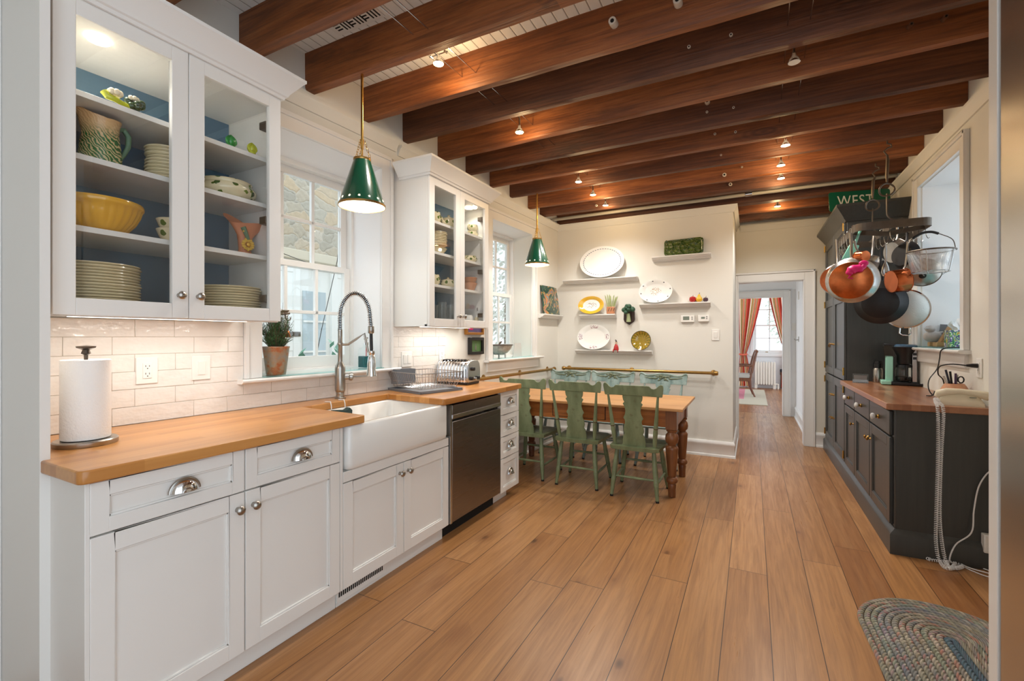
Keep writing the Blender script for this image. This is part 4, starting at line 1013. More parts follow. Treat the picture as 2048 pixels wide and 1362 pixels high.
# ================= PLATE WALL =================
def ledge(label, x0, x1, z, d=.085, fn=None):
    t = thing('plate_shelf', label, 'shelf', ((x0+x1)/2, YF-.04, z-.05))
    mb = MB(); P = [(0, 0), (d, 0), (d, -.012), (d-.012, -.016), (d-.022, -.03), (d-.045, -.036), (d-.05, -.048), (0, -.048)]
    mb.mould(P, (x0, YF, z), (x1, YF, z), (0, -1, 0)); part('board', mb, M['trim'], t, .001)
    return t
def ps(u0, u1, v): a = PY(u0, v, YF-.06); b = PY(u1, v, YF-.06); return a[0], b[0], (a[2]+b[2])/2
Z1, Z2, Z3, Z4, Z5 = 2.00, 2.205, 1.568, 1.676, 1.139
ledge('white ledge under the largest oval platter, top left of the plate wall', -2.09, -1.18, Z1); ledge('white ledge under the green leaf tray, top right of the plate wall', -1.01, -.39, Z2)
ledge('short white ledge under the yellow rimmed platter', -1.875, -1.43, Z3); ledge('white ledge with the bird platter and three ceramic fruits', -1.15, -.395, Z4); ledge('lowest white ledge, with the floral platter and round majolica plate', -1.93, -1.01, Z5)
def platter(name, label, cx, zb, a, b, mat, tilt=8, group=None, cat='platter', edge=1.0):
    mb = MB(); P = [(0, .004), (.62, .004), (.70, .010), (.80, .018), (.97, .030), (1, .033), (1.0, .037), (.97, .036), (.80, .025), (.68, .017), (.60, .012), (0, .012)]
    th = math.radians(tilt)
    mb.M = Matrix.Translation((cx, YF-.062, zb)) @ Matrix.Rotation(-th, 4, 'X') @ Matrix.Translation((0, 0, b)) @ Matrix(((a, 0, 0, 0), (0, 0, -1, 0), (0, b, 0, 0), (0, 0, 0, 1)))
    mb.lathe(P, (0, 0, 0), 56)
    return single(name, mb, mat, label, cat, group, smooth=50)
platter('serving_platter', 'largest white oval platter with a thin blue ring, on the top left ledge', -1.595, Z1+.001, .272, .192, M['pl_ring'])
platter('serving_platter', 'oval platter with a broad yellow rim and an olive sprig', -1.725, Z3+.001, .160, .108, M['pl_yellow'])
platter('serving_platter', 'white oval platter with a small bird in its middle', -.97, Z4+.001, .185, .134, M['pl_bird'])
platter('serving_platter', 'white oval platter with pink and purple flower sprays, on the lowest ledge', -1.695, Z5+.001, .203, .152, M['pl_flor'])
platter('round_plate', 'round green and brown majolica plate on the lowest ledge', -1.13, Z5+.001, .113, .112, M['pl_maj'], cat='plate')
mb = MB(); th = math.radians(7)
mb.M = Matrix.Translation((-.672, YF-.05, Z2)) @ Matrix.Rotation(-th, 4, 'X')
P = rr(-.205, .205, .0, .178, .03, 6)
mb.grid(5, len(P), lambda i, j: (P[j][0]*(1, 1, .96, .90, .88)[i], (0, -.016, -.020, -.016, -.010)[i], .089+(P[j][1]-.089)*(1, 1, .93, .8, .76)[i]+.004*sin(j*2.4)*(i < 3)), cv=True); n = len(P)
mb.f += [tuple(range(n-1, -1, -1)), tuple(4*n+i for i in range(n))]; mb.m += [0, 0]
single('leaf_tray', mb, M['cabbage'], 'green rectangular leaf-pattern tray on the top right ledge', 'tray')
# asparagus bunch
t = thing('asparagus_bunch', 'bundle of ceramic asparagus in a pink banded holder on the yellow platter ledge', 'ornament', (-1.485, YF-.05, Z3))
part('holder', MB().box(-1.532, -1.438, YF-.085, YF-.03, Z3, Z3+.085), M['pumpkin'], t, .006)
mb = MB()
for k in range(3): mb.prism([(-1.515+k*.03, Z3+.03), (-1.50+k*.03, Z3+.07), (-1.492+k*.03, Z3+.07), (-1.507+k*.03, Z3+.03)], 'y', YF-.0865, YF-.084)
part('band_pattern', mb, M['bark'], t)
rnd = random.Random(5)
for k in range(7):
    x = -1.522+k*.0125; dx = (k-3)*.011+rnd.uniform(-.008, .008); h = .19+rnd.uniform(-.01, .025)
    part('spear', MB().tube([(x, YF-.055, Z3+.08), (x+dx*.5, YF-.055, Z3+.14), (x+dx, YF-.05, Z3+h), (x+dx*1.25, YF-.05, Z3+h+.022)], [.006, .0065, .007, .002], 8), pm('asparagus green', (150,160,112), .4, var=.3, vs=30) if k == 0 else bpy.data.materials['asparagus green'], t)
# mounted broccoli
t = thing('broccoli_plaque', 'ceramic broccoli head mounted on a dark shield plaque on the plate wall', 'ornament', (-1.28, YF-.02, 1.44))
part('plaque', MB().prism([(-1.28, 1.437), (-1.335, 1.475), (-1.345, 1.50), (-1.34, 1.62), (-1.28, 1.64), (-1.22, 1.62), (-1.215, 1.50), (-1.225, 1.475)], 'y', YF-.018, YF), M['darkwood'], t, .004)
part('stalk', MB().tube([(-1.28, YF-.035, 1.475), (-1.28, YF-.045, 1.52), (-1.28, YF-.06, 1.57)], [.028, .022, .018], 12), pm('broccoli stalk', (182,196,150), .3), t)
mb = MB()
for k in range(16):
    a = rnd.uniform(0, 2*PI); r = rnd.uniform(.01, .055); mb.sph((-1.28+r*1.15*cos(a), YF-.07-rnd.uniform(0, .02), 1.618+r*.72*sin(a)), rnd.uniform(.022, .03), 10, 7)
part('florets', mb, pm('broccoli green', (44,84,62), .35, bump=.8, bs=160, bd=.006), t)
# ceramic fruit
def fruit(name, label, x, r, mat, pear=False):
    t = thing(name, label, 'ornament', (x, YF-.045, Z4), 'ceramic fruits on the bird platter ledge')
    if pear: P = [(0, 0), (r*.6, .004), (r, r*.6), (r*1.02, r*.9), (r*.85, r*1.4), (r*.5, r*1.9), (r*.38, r*2.3), (.004, r*2.5), (0, r*2.5)]
    else: P = [(0, .003), (r*.5, 0), (r*.9, r*.45), (r, r*.95), (r*.85, r*1.5), (r*.4, r*1.78), (0, r*1.65)]
    part('body', MB().lathe(P, (x, YF-.045, Z4), 20), mat, t); top = r*(2.48 if pear else 1.68)
    part('stem', MB().tube([(x, YF-.045, Z4+top-.004), (x+.006, YF-.045, Z4+top+.018)], .0025, 6), M['bark'], t)
fruit('ceramic_apple', 'red ceramic apple on the bird platter ledge', -.578, .036, M['red']); fruit('ceramic_pear', 'yellow ceramic pear between the red apple and the dark plum', -.512, .034, M['pear'], True); fruit('ceramic_plum', 'dark ceramic plum at the right end of the bird platter ledge', -.446, .027, M['plum'])
# thermostats
for (x0, x1, z0, z1, lb, big) in ((-.705, -.562, 1.458, 1.535, 'wider white thermostat with a grey screen on the plate wall', 1), (-.525, -.412, 1.462, 1.535, 'smaller white thermostat nearer the light switch', 0)):
    t = thing('thermostat', lb, 'thermostat', ((x0+x1)/2, YF, z0))
    part('case', MB().box(x0, x1, YF-.025, YF, z0, z1), M['plast'], t, .005)
    if big: part('screen', MB().box(x0+.025, x0+.09, YF-.0265, YF-.02, z0+.025, z1-.012), M['lcd'], t)
    else: part('screen', MB().box(x0+.032, x0+.07, YF-.0265, YF-.02, z0+.032, z0+.052), M['lcd'], t)
    for k in range(2): part('button', MB().box(x1-.03, x1-.018, YF-.027, YF-.02, z0+.028+k*.02, z0+.040+k*.02), M['nickel'], t)
# red figurine sitting on the lowest ledge
fx = -1.42; t = thing('figurine', 'small seated red figurine with dangling legs on the lowest ledge', 'ornament', (fx, YF-.07, Z5))
part('body', MB().lathe([(.030, 0), (.032, .01), (.026, .04), (.018, .06), (.014, .07), (0, .071)], (fx, YF-.065, Z5), 16), M['red'], t)
part('head', MB().lathe([(0, 0), (.012, .004), (.015, .016), (.013, .028), (0, .034)], (fx, YF-.065, Z5+.069), 14), pm('figurine face', (206,176,150), .4), t)
part('hat', MB().tube([(fx, YF-.065, Z5+.098), (fx-.002, YF-.065, Z5+.115), (fx-.010, YF-.065, Z5+.122), (fx-.016, YF-.065, Z5+.112)], [.011, .007, .005, .002], 8), M['darkwood'], t)
for s in (-1, 1):
    l = part('leg', MB().tube([(fx+s*.015, YF-.075, Z5+.008), (fx+s*.026, YF-.095, Z5+.006), (fx+s*.027, YF-.098, Z5-.02)], [.008, .007, .005], 8), M['red'], t)
    part('shoe', MB().sph((fx+s*.027, YF-.101, Z5-.024), (.007, .010, .005), 10, 6), M['darkwood'], l)
# painted tile on its ledge on the left wall
t = thing('plate_shelf', 'short white ledge holding the painted tile on the left wall beside the far window', 'shelf', (bx(5.15), 5.15, 1.52))
mb = MB(); mb.mould([(0, 0), (.085, 0), (.085, -.012), (.073, -.016), (.06, -.03), (.035, -.036), (.03, -.048), (0, -.048)], (bx(4.885), 4.885, 1.566), (bx(5.40), 5.40, 1.566), (1, 0, 0)); part('board', mb, M['trim'], t, .001)
mb = MB(); th = math.radians(8)
mb.M = Matrix.Translation((bx(5.14)+.075, 5.14, 1.567)) @ Matrix.Rotation(math.radians(-3), 4, 'Z') @ Matrix.Rotation(-th, 4, 'Y')
n = 12; mb.grid(n, 9, lambda i, j: (-.02*abs(i/(n-1)*2-1)**2*.6-.016*abs(j/4-1)**2*.2, (i/(n-1)-.5)*.43, .345*j/8)); k = len(mb.v)
mb.grid(n, 9, lambda i, j: (-.012-.02*abs(i/(n-1)*2-1)**2*.6-.016*abs(j/4-1)**2*.2, (i/(n-1)-.5)*.43, .345*j/8))
per = [i*9 for i in range(n)]+[(n-1)*9+j for j in range(1, 9)]+[i*9+8 for i in range(n-2, -1, -1)]+[j for j in range(7, 0, -1)]
for q in range(len(per)): a, b = per[q], per[(q+1) % len(per)]; mb.f.append((a, b, b+n*9, a+n*9)); mb.m.append(0)
single('painted_tile', mb, M['art'], 'curved ceramic picture tile painted green and orange, leaning on the left wall ledge', 'art tile')
# framed pictures beside the toaster
def frame(label, y0, y1, z0, z1, fm, pic, extra=None, w=.02):
    t = thing('picture_frame', label, 'picture', (bx((y0+y1)/2), (y0+y1)/2, z0)); f = WL
    mb = MB(f); mb.box(.002, .03, y0, y0+w, z0, z1); mb.box(.002, .03, y1-w, y1, z0, z1); mb.box(.002, .03, y0+w, y1-w, z0, z0+w); mb.box(.002, .03, y0+w, y1-w, z1-w, z1); part('frame', mb, fm, t, .002)
    p = part('picture', MB(f).box(.002, .012, y0+w, y1-w, z0+w, z1-w), pic, t)
    return t, p
a, b = PW(928, 655)[1], PW(963, 655)[1]
t, p = frame('small gilt-framed purple print just under the smaller wall cabinet', a, b, 1.318, 1.43, M['gold'], M['purple'])
part('emblem', MB(WL).box(.012, .0135, a+.06, a+.12, 1.36, 1.385), M['pink'], p)
a, b = PW(935, 700)[1], PW(963, 700)[1]
t, p = frame('small black-framed green picture above the toaster', a, b, 1.135, 1.29, M['blackframe'], M['greenprint'], w=.026)
yc = (a+b)/2; part('bottle_motif', MB(WL).lathe([(.012, 0), (.012, .03), (.005, .045), (.004, .06), (0, .06)], (.0125, yc, 1.175), 8, sx=.2), M['nickel'], p)
# ================= DISHES IN THE WALL CABINETS =================
ZF = 1.402; SC, SB, SA = 1.684, 1.932, 2.150; S2C, S2B, S2A = 1.684, 1.925, 2.150
PLP = [(0, .002), (.55, .002), (.62, 0), (.66, .004), (.98, .020), (1, .022), (.99, .025), (.64, .009), (.58, .006), (0, .006)]
BWP = [(0, .0), (.5, 0), (.55, .006), (.8, .03), (.97, .055), (1, .060), (.97, .062), (.92, .056), (.75, .034), (.5, .012), (0, .010)]
def stack(name, n, c, r, dz, prof, mat, where, group, cat, hs=1):
    """n nested dishes; each its own object sharing one mesh"""
    mb = MB().lathe([(p[0]*r, p[1]*hs) for p in prof], (c[0], c[1], c[2]), 40)
    first = None
    for k in range(n):
        kk = n-1-k
        lab = 'cream '+cat+', '+('topmost' if kk == 0 else 'bottom one' if k == 0 else ORD[kk]+' from the top')+' of the '+where
        if first is None: first = o = single(name, mb, mat, lab, cat, group, smooth=50)
        else:
            o = first.copy(); C.objects.link(o); o['label'] = lab
            o.location = first.location+Vector((random.uniform(-.003, .003), random.uniform(-.003, .003), dz*k)); o.rotation_euler = (0, 0, random.uniform(0, 6))
xk = -2.185
y = PX(197, 560, xk)[1]; stack('dinner_plate', 14, (xk, PX(190, 560, xk)[1], ZF), .135, .0108, PLP, M['cream'], 'left stack in the large cabinet', 'dinner plates, left stack', 'plate')
y = PX(458, 590, xk)[1]; stack('dinner_plate', 10, (xk, y, ZF), .135, .0115, PLP, M['cream'], 'right stack in the large cabinet', 'dinner plates, right stack', 'plate')
y = PX(336, 320, xk)[1]; stack('custard_bowl', 11, (xk, y, SB), .076, .0135, [(0, 0), (.6, 0), (.86, .004), (.93, .006), (.93, .0085), (1.0, .0095), (1.02, .0135), (.98, .0165), (.9, .014), (.8, .010), (.5, .006), (0, .005)], M['cream'], 'stack beside the fern pitcher', 'small bowls, second shelf', 'bowl')
y = PX(338, 455, xk)[1]
for k in range(2):
    single('ivy_bowl', MB().lathe([(p[0]*.058, p[1]) for p in BWP], (xk+.03, y, SC+.042*k), 32), M['ivy'], ('upper' if k else 'lower')+' of two small ivy bowls stacked beside the yellow fluted bowl', 'bowl', 'ivy bowls', smooth=50)
# yellow fluted bowl
y = PX(196, 420, -2.175)[1]; R = .132
single('fluted_bowl', MB().lathe([(0, 0, 1), (.062, 0, 1), (.070, .004, 1), (.088, .018), (.110, .045), (.124, .075), (.129, .096), (.136, .100, 1), (.138, .112, 1), (.134, .120, 1), (.128, .116, 1), (.118, .08, 1), (.08, .02, 1), (0, .012, 1)], (-2.175, y, SC), 96, lobes=28, la=.022), M['yellowglaze'], 'large yellow fluted mixing bowl on the third shelf of the large cabinet', 'bowl', smooth=60)
# fern pitcher
xp = -2.17; y = PX(201, 300, xp)[1]
t = thing('fern_pitcher', 'tan pottery pitcher with raised green ferns in the large cabinet', 'pitcher', (xp, y, SB))
mb = MB(); PP = [(0, 0), (.054, 0), (.061, .01), (.063, .04), (.059, .09), (.054, .13), (.056, .155), (.062, .175)]
def pit(i, j, N=36):
    a = 2*PI*i/N; r, z = PP[j]; f = max(0, (z-.13)/.045); sp = max(0, cos(a+PI/2))**6
    return (xp+r*cos(a)*(1+.0*f), y+r*sin(a)*(1+.28*sp*f), SB+z+(.022*sp+.010*abs(sin(a)))*f)
mb.grid(36, len(PP), pit, cu=True)
def piti(i, j):
    p = Vector(pit(i, len(PP)-1-j)); c = Vector((xp, y, p[2])); return c+(p-c)*.93+Vector((0, 0, .002 if j < len(PP)-1 else .006))
mb.grid(36, len(PP), piti, cu=True); part('body', mb, M['fern'], t, smooth=60)
part('handle', MB().tube([(xp, y+.052, SB+.165), (xp, y+.072, SB+.172), (xp, y+.088, SB+.150), (xp, y+.086, SB+.11), (xp, y+.072, SB+.075), (xp, y+.058, SB+.05)], [.009, .010, .010, .009, .008, .007], 10), M['teagreen'], t)
# little figures on the top shelf
y = PX(228, 190, -2.07)[1]; t = thing('flower_figurine', 'yellow green figurine holding a cream flower on the top left shelf', 'ornament', (-2.07, y, SA))
part('base', MB().tube([(-2.07, y-.03, SA+.035), (-2.065, y-.02, SA+.02), (-2.06, y, SA+.016), (-2.06, y+.03, SA+.009), (-2.06, y+.05, SA+.008)], [.012, .013, .010, .009, .007], 10), M['figlime'], t)
mb = MB(); [mb.sph((-2.06+.012*cos(k*1.05), y+.0+.014*sin(k*1.05), SA+.040), (.009, .011, .012), 8, 6) for k in range(6)]; part('flower', mb, M['petal'], t)
y = PX(270, 195, -2.07)[1]; t = thing('flower_figurine', 'dark leafy figurine with a small cream rose on the top left shelf', 'ornament', (-2.07, y, SA))
mb = MB(); [mb.sph((-2.07+.018*cos(k*.9), y+.02*sin(k*.9), SA+.014+.010*(k % 3)), (.014, .014, .014), 8, 6) for k in range(9)]; part('leaves', mb, M['figdark'], t)
mb = MB(); [mb.sph((-2.065+.008*cos(k*1.25), y-.006+.010*sin(k*1.25), SA+.046), (.008, .009, .009), 8, 6) for k in range(5)]; part('flower', mb, M['petal'], t)
def leaffig(label, u, v, x, mat, s):
    y = PX(u, v, x)[1]; mb = MB()
    def f(i, j, N=30):
        a = 2*PI*i/N; r = (.75+.25*abs(cos(a*2.5)))*s; q = j/8; rr_ = r*sin(PI*q)**.8
        return (x+.45*rr_*cos(a), y+rr_*cos(a+PI/2)*.8, SA+s*.02+s*1.7*(1-q)*(.9+.1*sin(a*5)))
    mb.grid(30, 9, f, cu=True); t = thing('leaf_figurine', label, 'ornament', (x, y, SA)); part('leaf', mb, mat, t)
    part('foot', MB().cyl((x, y, SA), s*.5, s*.25, 12), mat, t)
leaffig('glossy green leaf figurine on the top right shelf', 462, 268, -2.075, M['figgreen'], .034); leaffig('lime yellow leaf figurine on the top right shelf', 504, 278, -2.065, M['figlime'], .032)
# ivy serving bowl
x = -2.175; y = PX(452, 370, x)[1]
single('serving_bowl', MB().lathe([(0, 0), (.085, 0), (.100, .008), (.122, .03), (.125, .045), (.115, .060), (.105, .066), (.104, .076), (.109, .082), (.104, .084), (.098, .078), (.10, .05), (.08, .015), (0, .012)], (x, y, SB), 48), M['ivy'], 'wide cream serving bowl painted with ivy leaves, right side of the large cabinet', 'bowl', smooth=50)
# flaring peach vase with a yellow flower
x = -2.15; y = PX(489, 470, x)[1]; t = thing('flower_vase', 'peach fan-shaped vase with a raised yellow flower, right side of the large cabinet', 'vase', (x, y, SC))
mb = MB(); VP = [(.030, .028, 0), (.032, .03, .008), (.026, .024, .03), (.030, .024, .06), (.036, .026, .09), (.056, .030, .115), (.082, .036, .14), (.104, .040, .155)]
mb.grid(32, len(VP), lambda i, j: (x+VP[j][1]*cos(2*PI*i/32), y+.018*(VP[j][2]/.16)**2*.3+VP[j][0]*sin(2*PI*i/32), SC+VP[j][2]+(.030*max(0, cos(2*PI*i/32+2.4))+.012*sin(4*PI*i/32))*(VP[j][2]/.165)**2), cu=True); part('body', mb, M['peach'], t, smooth=60)
part('foot', MB().lathe([(.040, 0), (.040, .01), (.03, .014), (.03, 0)], (x, y, SC), 20, sx=.8), M['teagreen'], t)
mb = MB()
for k in range(12): a = 2*PI*k/12; mb.sph((x+.034, y-.004+.022*cos(a), SC+.052+.022*sin(a)), (.006, .011 if abs(cos(a)) > .5 else .007, .007 if abs(cos(a)) > .5 else .011), 8, 5)
fl = part('flower', mb, M['petaly'], t); part('flower_centre', MB().sph((x+.038, y-.004, SC+.052), (.006, .010, .010), 10, 6), M['yellowglaze'], fl)
part('bud', MB().sph((x+.036, y-.022, SC+.115), (.009, .010, .012), 10, 6), M['petaly'], t)
part('leaf_stem', MB().tube([(x+.036, y-.004, SC+.075), (x+.038, y-.014, SC+.095), (x+.036, y-.02, SC+.112), (x+.034, y-.028, SC+.13)], [.007, .009, .010, .012], 8), M['teagreen'], t)
# second cabinet
def mug(name, label, cat, x, y, z, r, h, mat, hdir=1, lid=False, spout=False, grp=None):
    t = thing(name, label, cat, (x, y, z), grp)
    P = [(0, 0), (r*.62, 0), (r*.7, h*.06), (r*.98, h*.4), (r*1.0, h*.62), (r*.86, h*.92), (r*.88, h)]
    if not lid: P += [(r*.82, h), (r*.80, h*.9), (r*.92, h*.55), (r*.6, h*.1), (0, h*.08)]
    else: P += [(r*.5, h*1.12), (r*.15, h*1.22), (r*.12, h*1.28), (r*.2, h*1.36), (0, h*1.45)]
    part('body', MB().lathe(P, (x, y, z), 28), mat, t, smooth=60)
    if hdir: part('handle', MB().tube([(x, y+hdir*r*.88, z+h*.85), (x, y+hdir*r*1.25, z+h*.92), (x, y+hdir*r*1.55, z+h*.68), (x, y+hdir*r*1.4, z+h*.35), (x, y+hdir*r*.95, z+h*.22)], .005, 8), M['cream'], t)
    if spout: part('spout', MB().tube([(x, y-hdir*r*.8, z+h*.3), (x, y-hdir*r*1.3, z+h*.6), (x, y-hdir*r*1.55, z+h*.95)], [.012, .009, .006], 8), mat, t)
    return t
xk = -2.13
def yy(u, x=xk): return PX(u, 500, x)[1]
mug('creamer', 'ivy creamer with looped handle, left end of the smaller cabinet top shelf', 'creamer', xk, yy(868), S2A, .055, .085, M['ivy'])
mug('teapot', 'round ivy teapot on the top shelf of the smaller cabinet', 'teapot', xk+.02, yy(893), S2A, .06, .072, M['ivy'], lid=True, spout=True)
mug('glass_mug', 'clear glass mug at the right of the teapot', 'mug', xk-.05, yy(908), S2A, .035, .085, M['clear'])
for k in range(2): mug('ivy_cup', ('upper' if k else 'lower')+' of two stacked ivy cups on the top right shelf of the smaller cabinet', 'cup', xk-.01, yy(947), S2A+k*.055, .048, .056, M['ivy'], -1, grp='stacked ivy cups')
stack('small_plate', 9, (xk-.02, yy(872, xk-.02), S2B+.05), .085, .0118, PLP, M['cream'], 'stack in the smaller cabinet', 'small plates, smaller cabinet', 'plate')
single('ivy_bowl', MB().lathe([(p[0]*.085, p[1]*.8) for p in BWP], (xk-.02, yy(872, xk-.02), S2B), 32), M['cream'], 'plain cream bowl below the small plate stack', 'bowl', smooth=50)
t = mug('gravy_boat', 'low ivy gravy boat with a tall handle, second shelf right of the smaller cabinet', 'gravy boat', xk, yy(938), S2B, .07, .055, M['ivy'])
mug('ivy_mug', 'tall ivy mug at the left of the third shelf of the smaller cabinet', 'mug', xk, yy(866), S2C, .055, .08, M['ivy'])
mug('sugar_bowl', 'lidded ivy sugar bowl on the third shelf of the smaller cabinet', 'sugar bowl', xk, yy(896), S2C, .06, .06, M['ivy'], 0, lid=True)
for k in range(2): single('terracotta_bowl', MB().lathe([(p[0]*.062, p[1]*1.15) for p in BWP], (xk, yy(940), S2C+.045*k), 28), M['pumpkin'], ('upper' if k else 'lower')+' of two orange bowls stacked on the third shelf right', 'bowl', 'orange bowls', smooth=50)
GLP = [(0, 0), (.028, 0), (.030, .004), (.034, .13), (.032, .13), (.028, .010), (0, .008)]
gl = None
for k, u in enumerate((867, 875, 884, 893, 901, 907)):
    x = -2.10-.05*(k % 2); lb = 'clear drinking glass on the bottom shelf of the smaller cabinet, '+['leftmost of six', 'second from the left', 'third from the left', 'fourth from the left', 'second from the right', 'rightmost of six'][k]
    if gl is None: gl = single('drinking_glass', MB().lathe(GLP, (x, yy(u, x), ZF), 18), M['clear'], lb, 'glass', 'drinking glasses', smooth=50)
    else:
        o = gl.copy(); C.objects.link(o); o.location = (x, yy(u, x), ZF); o['label'] = lb; o.scale = (1, 1, 1+.12*(k % 3))
single('white_dish', MB().lathe([(0, 0), (.04, 0), (.045, .01), (.045, .06), (.038, .075), (0, .08)], (-2.10, yy(935, -2.1), ZF), 20), M['plate'], 'small white covered dish on the bottom right shelf of the smaller cabinet', 'dish')
t = thing('cruet_stand', 'little cruet stand with pale jars on the bottom right shelf', 'cruet', (-2.10, yy(956, -2.1), ZF))
yc = yy(956, -2.1); part('rack', MB().box(-2.13, -2.07, yc-.05, yc+.05, ZF, ZF+.02), M['darkwood'], t, .003)
for s in (-1, 1): j = part('jar', MB().lathe([(0, 0), (.018, 0), (.02, .03), (.012, .045), (0, .046)], (-2.10, yc+s*.024, ZF+.02), 14), M['cream'], t); part('cap', MB().cyl((-2.10, yc+s*.024, ZF+.066), .012, .014, 12), M['plate'], j)
part('handle', MB().tube([(-2.10, yc, ZF+.02), (-2.10, yc, ZF+.12)], .003, 6), M['darkwood'], t); part('handle_ring', MB().tube([(-2.10, yc+.014*cos(q*PI/5), ZF+.134+.014*sin(q*PI/5)) for q in range(10)], .003, 6, closed=True), M['darkwood'], t)
# ================= THINGS ON THE WORKTOP AND NEAR SILL =================
ZW = .914
tx, ty = -2.12, .745; t = thing('paper_towel_holder', 'white paper towel roll on a round steel stand at the left end of the worktop', 'paper towel', (tx, ty, ZW))
part('base', MB().lathe([(.088, 0), (.090, .004), (.090, .016), (.086, .020), (0, .022)], (tx, ty, ZW), 40), M['nickel'], t)
part('post', MB().lathe([(.006, 0), (.006, .30), (.014, .305), (.010, .318), (.026, .325), (.028, .331), (.0, .335)], (tx, ty, ZW+.02), 24), M['iron'], t)
part('paper_roll', MB().lathe([(.018, 0), (.068, 0), (.069, .004), (.069, .278), (.067, .28), (.018, .28), (.018, 0)], (tx, ty, ZW+.023), 48), M['paper'], t)
# spring faucet
fx, fy = -2.265, 2.02; t = thing('kitchen_faucet', 'tall spring-neck pull-down kitchen faucet behind the sink', 'faucet', (fx, fy, ZW))
zf = ZW
part('base', MB().lathe([(.034, 0), (.034, .006), (.026, .010), (.024, .03), (.026, .036), (.024, .042)], (fx, fy, zf), 24), M['nickel'], t)
part('body', MB().lathe([(.024, 0), (.029, .008), (.031, .02), (.031, .15), (.028, .165), (.019, .18), (.016, .19)], (fx, fy, zf+.04), 28), M['nickel'], t)
part('riser', MB().lathe([(.014, 0), (.014, .11), (.018, .115), (.018, .125), (.014, .13), (.014, .21)], (fx, fy, zf+.22), 20), M['nickel'], t)
# the neck arcs out over the sink
ax, ay = .66, .75; ln = math.hypot(ax, ay); ax /= ln; ay /= ln
ax, ay = .88, .47
R = .093; zt = zf+.51
neck = [(0, zf+.42+.02*k) for k in range(5)]+[(R-R*cos(a), zt+R*1.55*sin(a)) for a in [PI*k/26 for k in range(27)]]+[(2*R+.004, zt-.04), (2*R+.006, zt-.06)]
N3 = [Vector((fx+ax*q[0], fy+ay*q[0], q[1])) for q in neck]
part('hose', MB().tube(N3, .009, 10), M['black'], t)
# coil
cum = [0]
for a, b in zip(N3, N3[1:]): cum.append(cum[-1]+(b-a).length)
def along(s):
    for i in range(len(N3)-1):
        if cum[i+1] >= s or i == len(N3)-2:
            f = (s-cum[i])/max(1e-6, cum[i+1]-cum[i]); return N3[i].lerp(N3[i+1], f), (N3[i+1]-N3[i]).normalized()
TOT = cum[-1]; turns = 50; pts = []; side = Vector((-ay, ax, 0))
for k in range(turns*9+1):
    p, d = along(TOT*k/(turns*9)); nn = d.cross(side).normalized(); a = 2*PI*k/9
    pts.append(p+(side*cos(a)+nn*sin(a))*.0155)
part('spring', MB().tube(pts, .0021, 5), M['chrome'], t)
E1_ = N3[-1]; part('spring_collar', MB().lathe([(.017, 0), (.019, -.005), (.019, -.04), (.014, -.046)], E1_, 18), M['nickel'], t)
part('lower_hose', MB().tube([E1_+Vector((0, 0, -.04)), E1_+Vector((.002, .002, -.15))], .010, 10), M['black'], t)
h0 = E1_+Vector((.002, .002, -.15)); sp = part('spray_head', MB().lathe([(.012, 0), (.020, -.004), (.020, -.02), (.016, -.03), (.022, -.045), (.026, -.08), (.026, -.12), (.030, -.145), (.031, -.16), (.0, -.162)], h0, 22), M['chrome'], t)
part('spray_lever', MB().tube([h0+Vector((.02, -.014, -.03)), h0+Vector((.034, -.022, -.06)), h0+Vector((.03, -.02, -.11))], [.004, .006, .004], 8), M['nickel'], sp)
part('support_arm', MB().tube([(fx, fy, zf+.335), (fx+ax*.05, fy+ay*.05, zf+.337), (fx+ax*.10, fy+ay*.10, zf+.37), (fx+ax*.15, fy+ay*.15, zf+.405), h0+Vector((-.02*ax, -.02*ay, -.012))], .0075, 10), M['nickel'], t)
hd = Vector((.55, .83, 0)).normalized(); p0 = Vector((fx, fy, zf+.135))
part('valve', MB().lathe([(.018, 0), (.018, .03), (.024, .034), (.026, .05), (.02, .056), (.008, .06)], p0+hd*.02, 18, hd), M['nickel'], t)
part('lever', MB().tube([p0+hd*.075, p0+hd*.10+Vector((0, 0, -.004)), p0+hd*.16+Vector((0, 0, -.002))], [.007, .006, .0045], 8), M['nickel'], t)
# brush caddy hung at the faucet foot
t = thing('sponge_holder', 'dark sponge on a white wire hook hanging into the sink behind the worktop corner', 'sponge holder', (-2.12, 1.90, .80))
yb0 = 1.865
mb = MB().tube([(-2.215, yb0, .918), (-2.17, yb0, .920), (-2.163, yb0, .90), (-2.158, yb0, .82), (-2.155, yb0+.10, .82), (-2.163, yb0+.10, .90), (-2.17, yb0+.10, .920), (-2.215, yb0+.10, .918)], .0028, 6); part('hook', mb, M['cord'], t)
mb = MB(); mb.prism([(yb0-.02, .79), (yb0+.115, .79), (yb0+.12, .86), (yb0+.10, .878), (yb0+.07, .866), (yb0+.02, .872), (yb0-.015, .876)], 'x', -2.15, -2.12); sg = part('sponge', mb, pm('dark green sponge', (34,58,56), .7), t, .003)
part('scrub_edge', MB().box(-2.15, -2.12, yb0-.032, yb0-.02, .80, .87), pm('yellow scrub', (206,170,60), .8), sg, .003)
part('loop', MB().tube([(-2.118, yb0+.03, .80), (-2.117, yb0+.09, .80), (-2.117, yb0+.088, .835), (-2.117, yb0+.035, .833)], .003, 6, closed=True), M['cord'], sg)
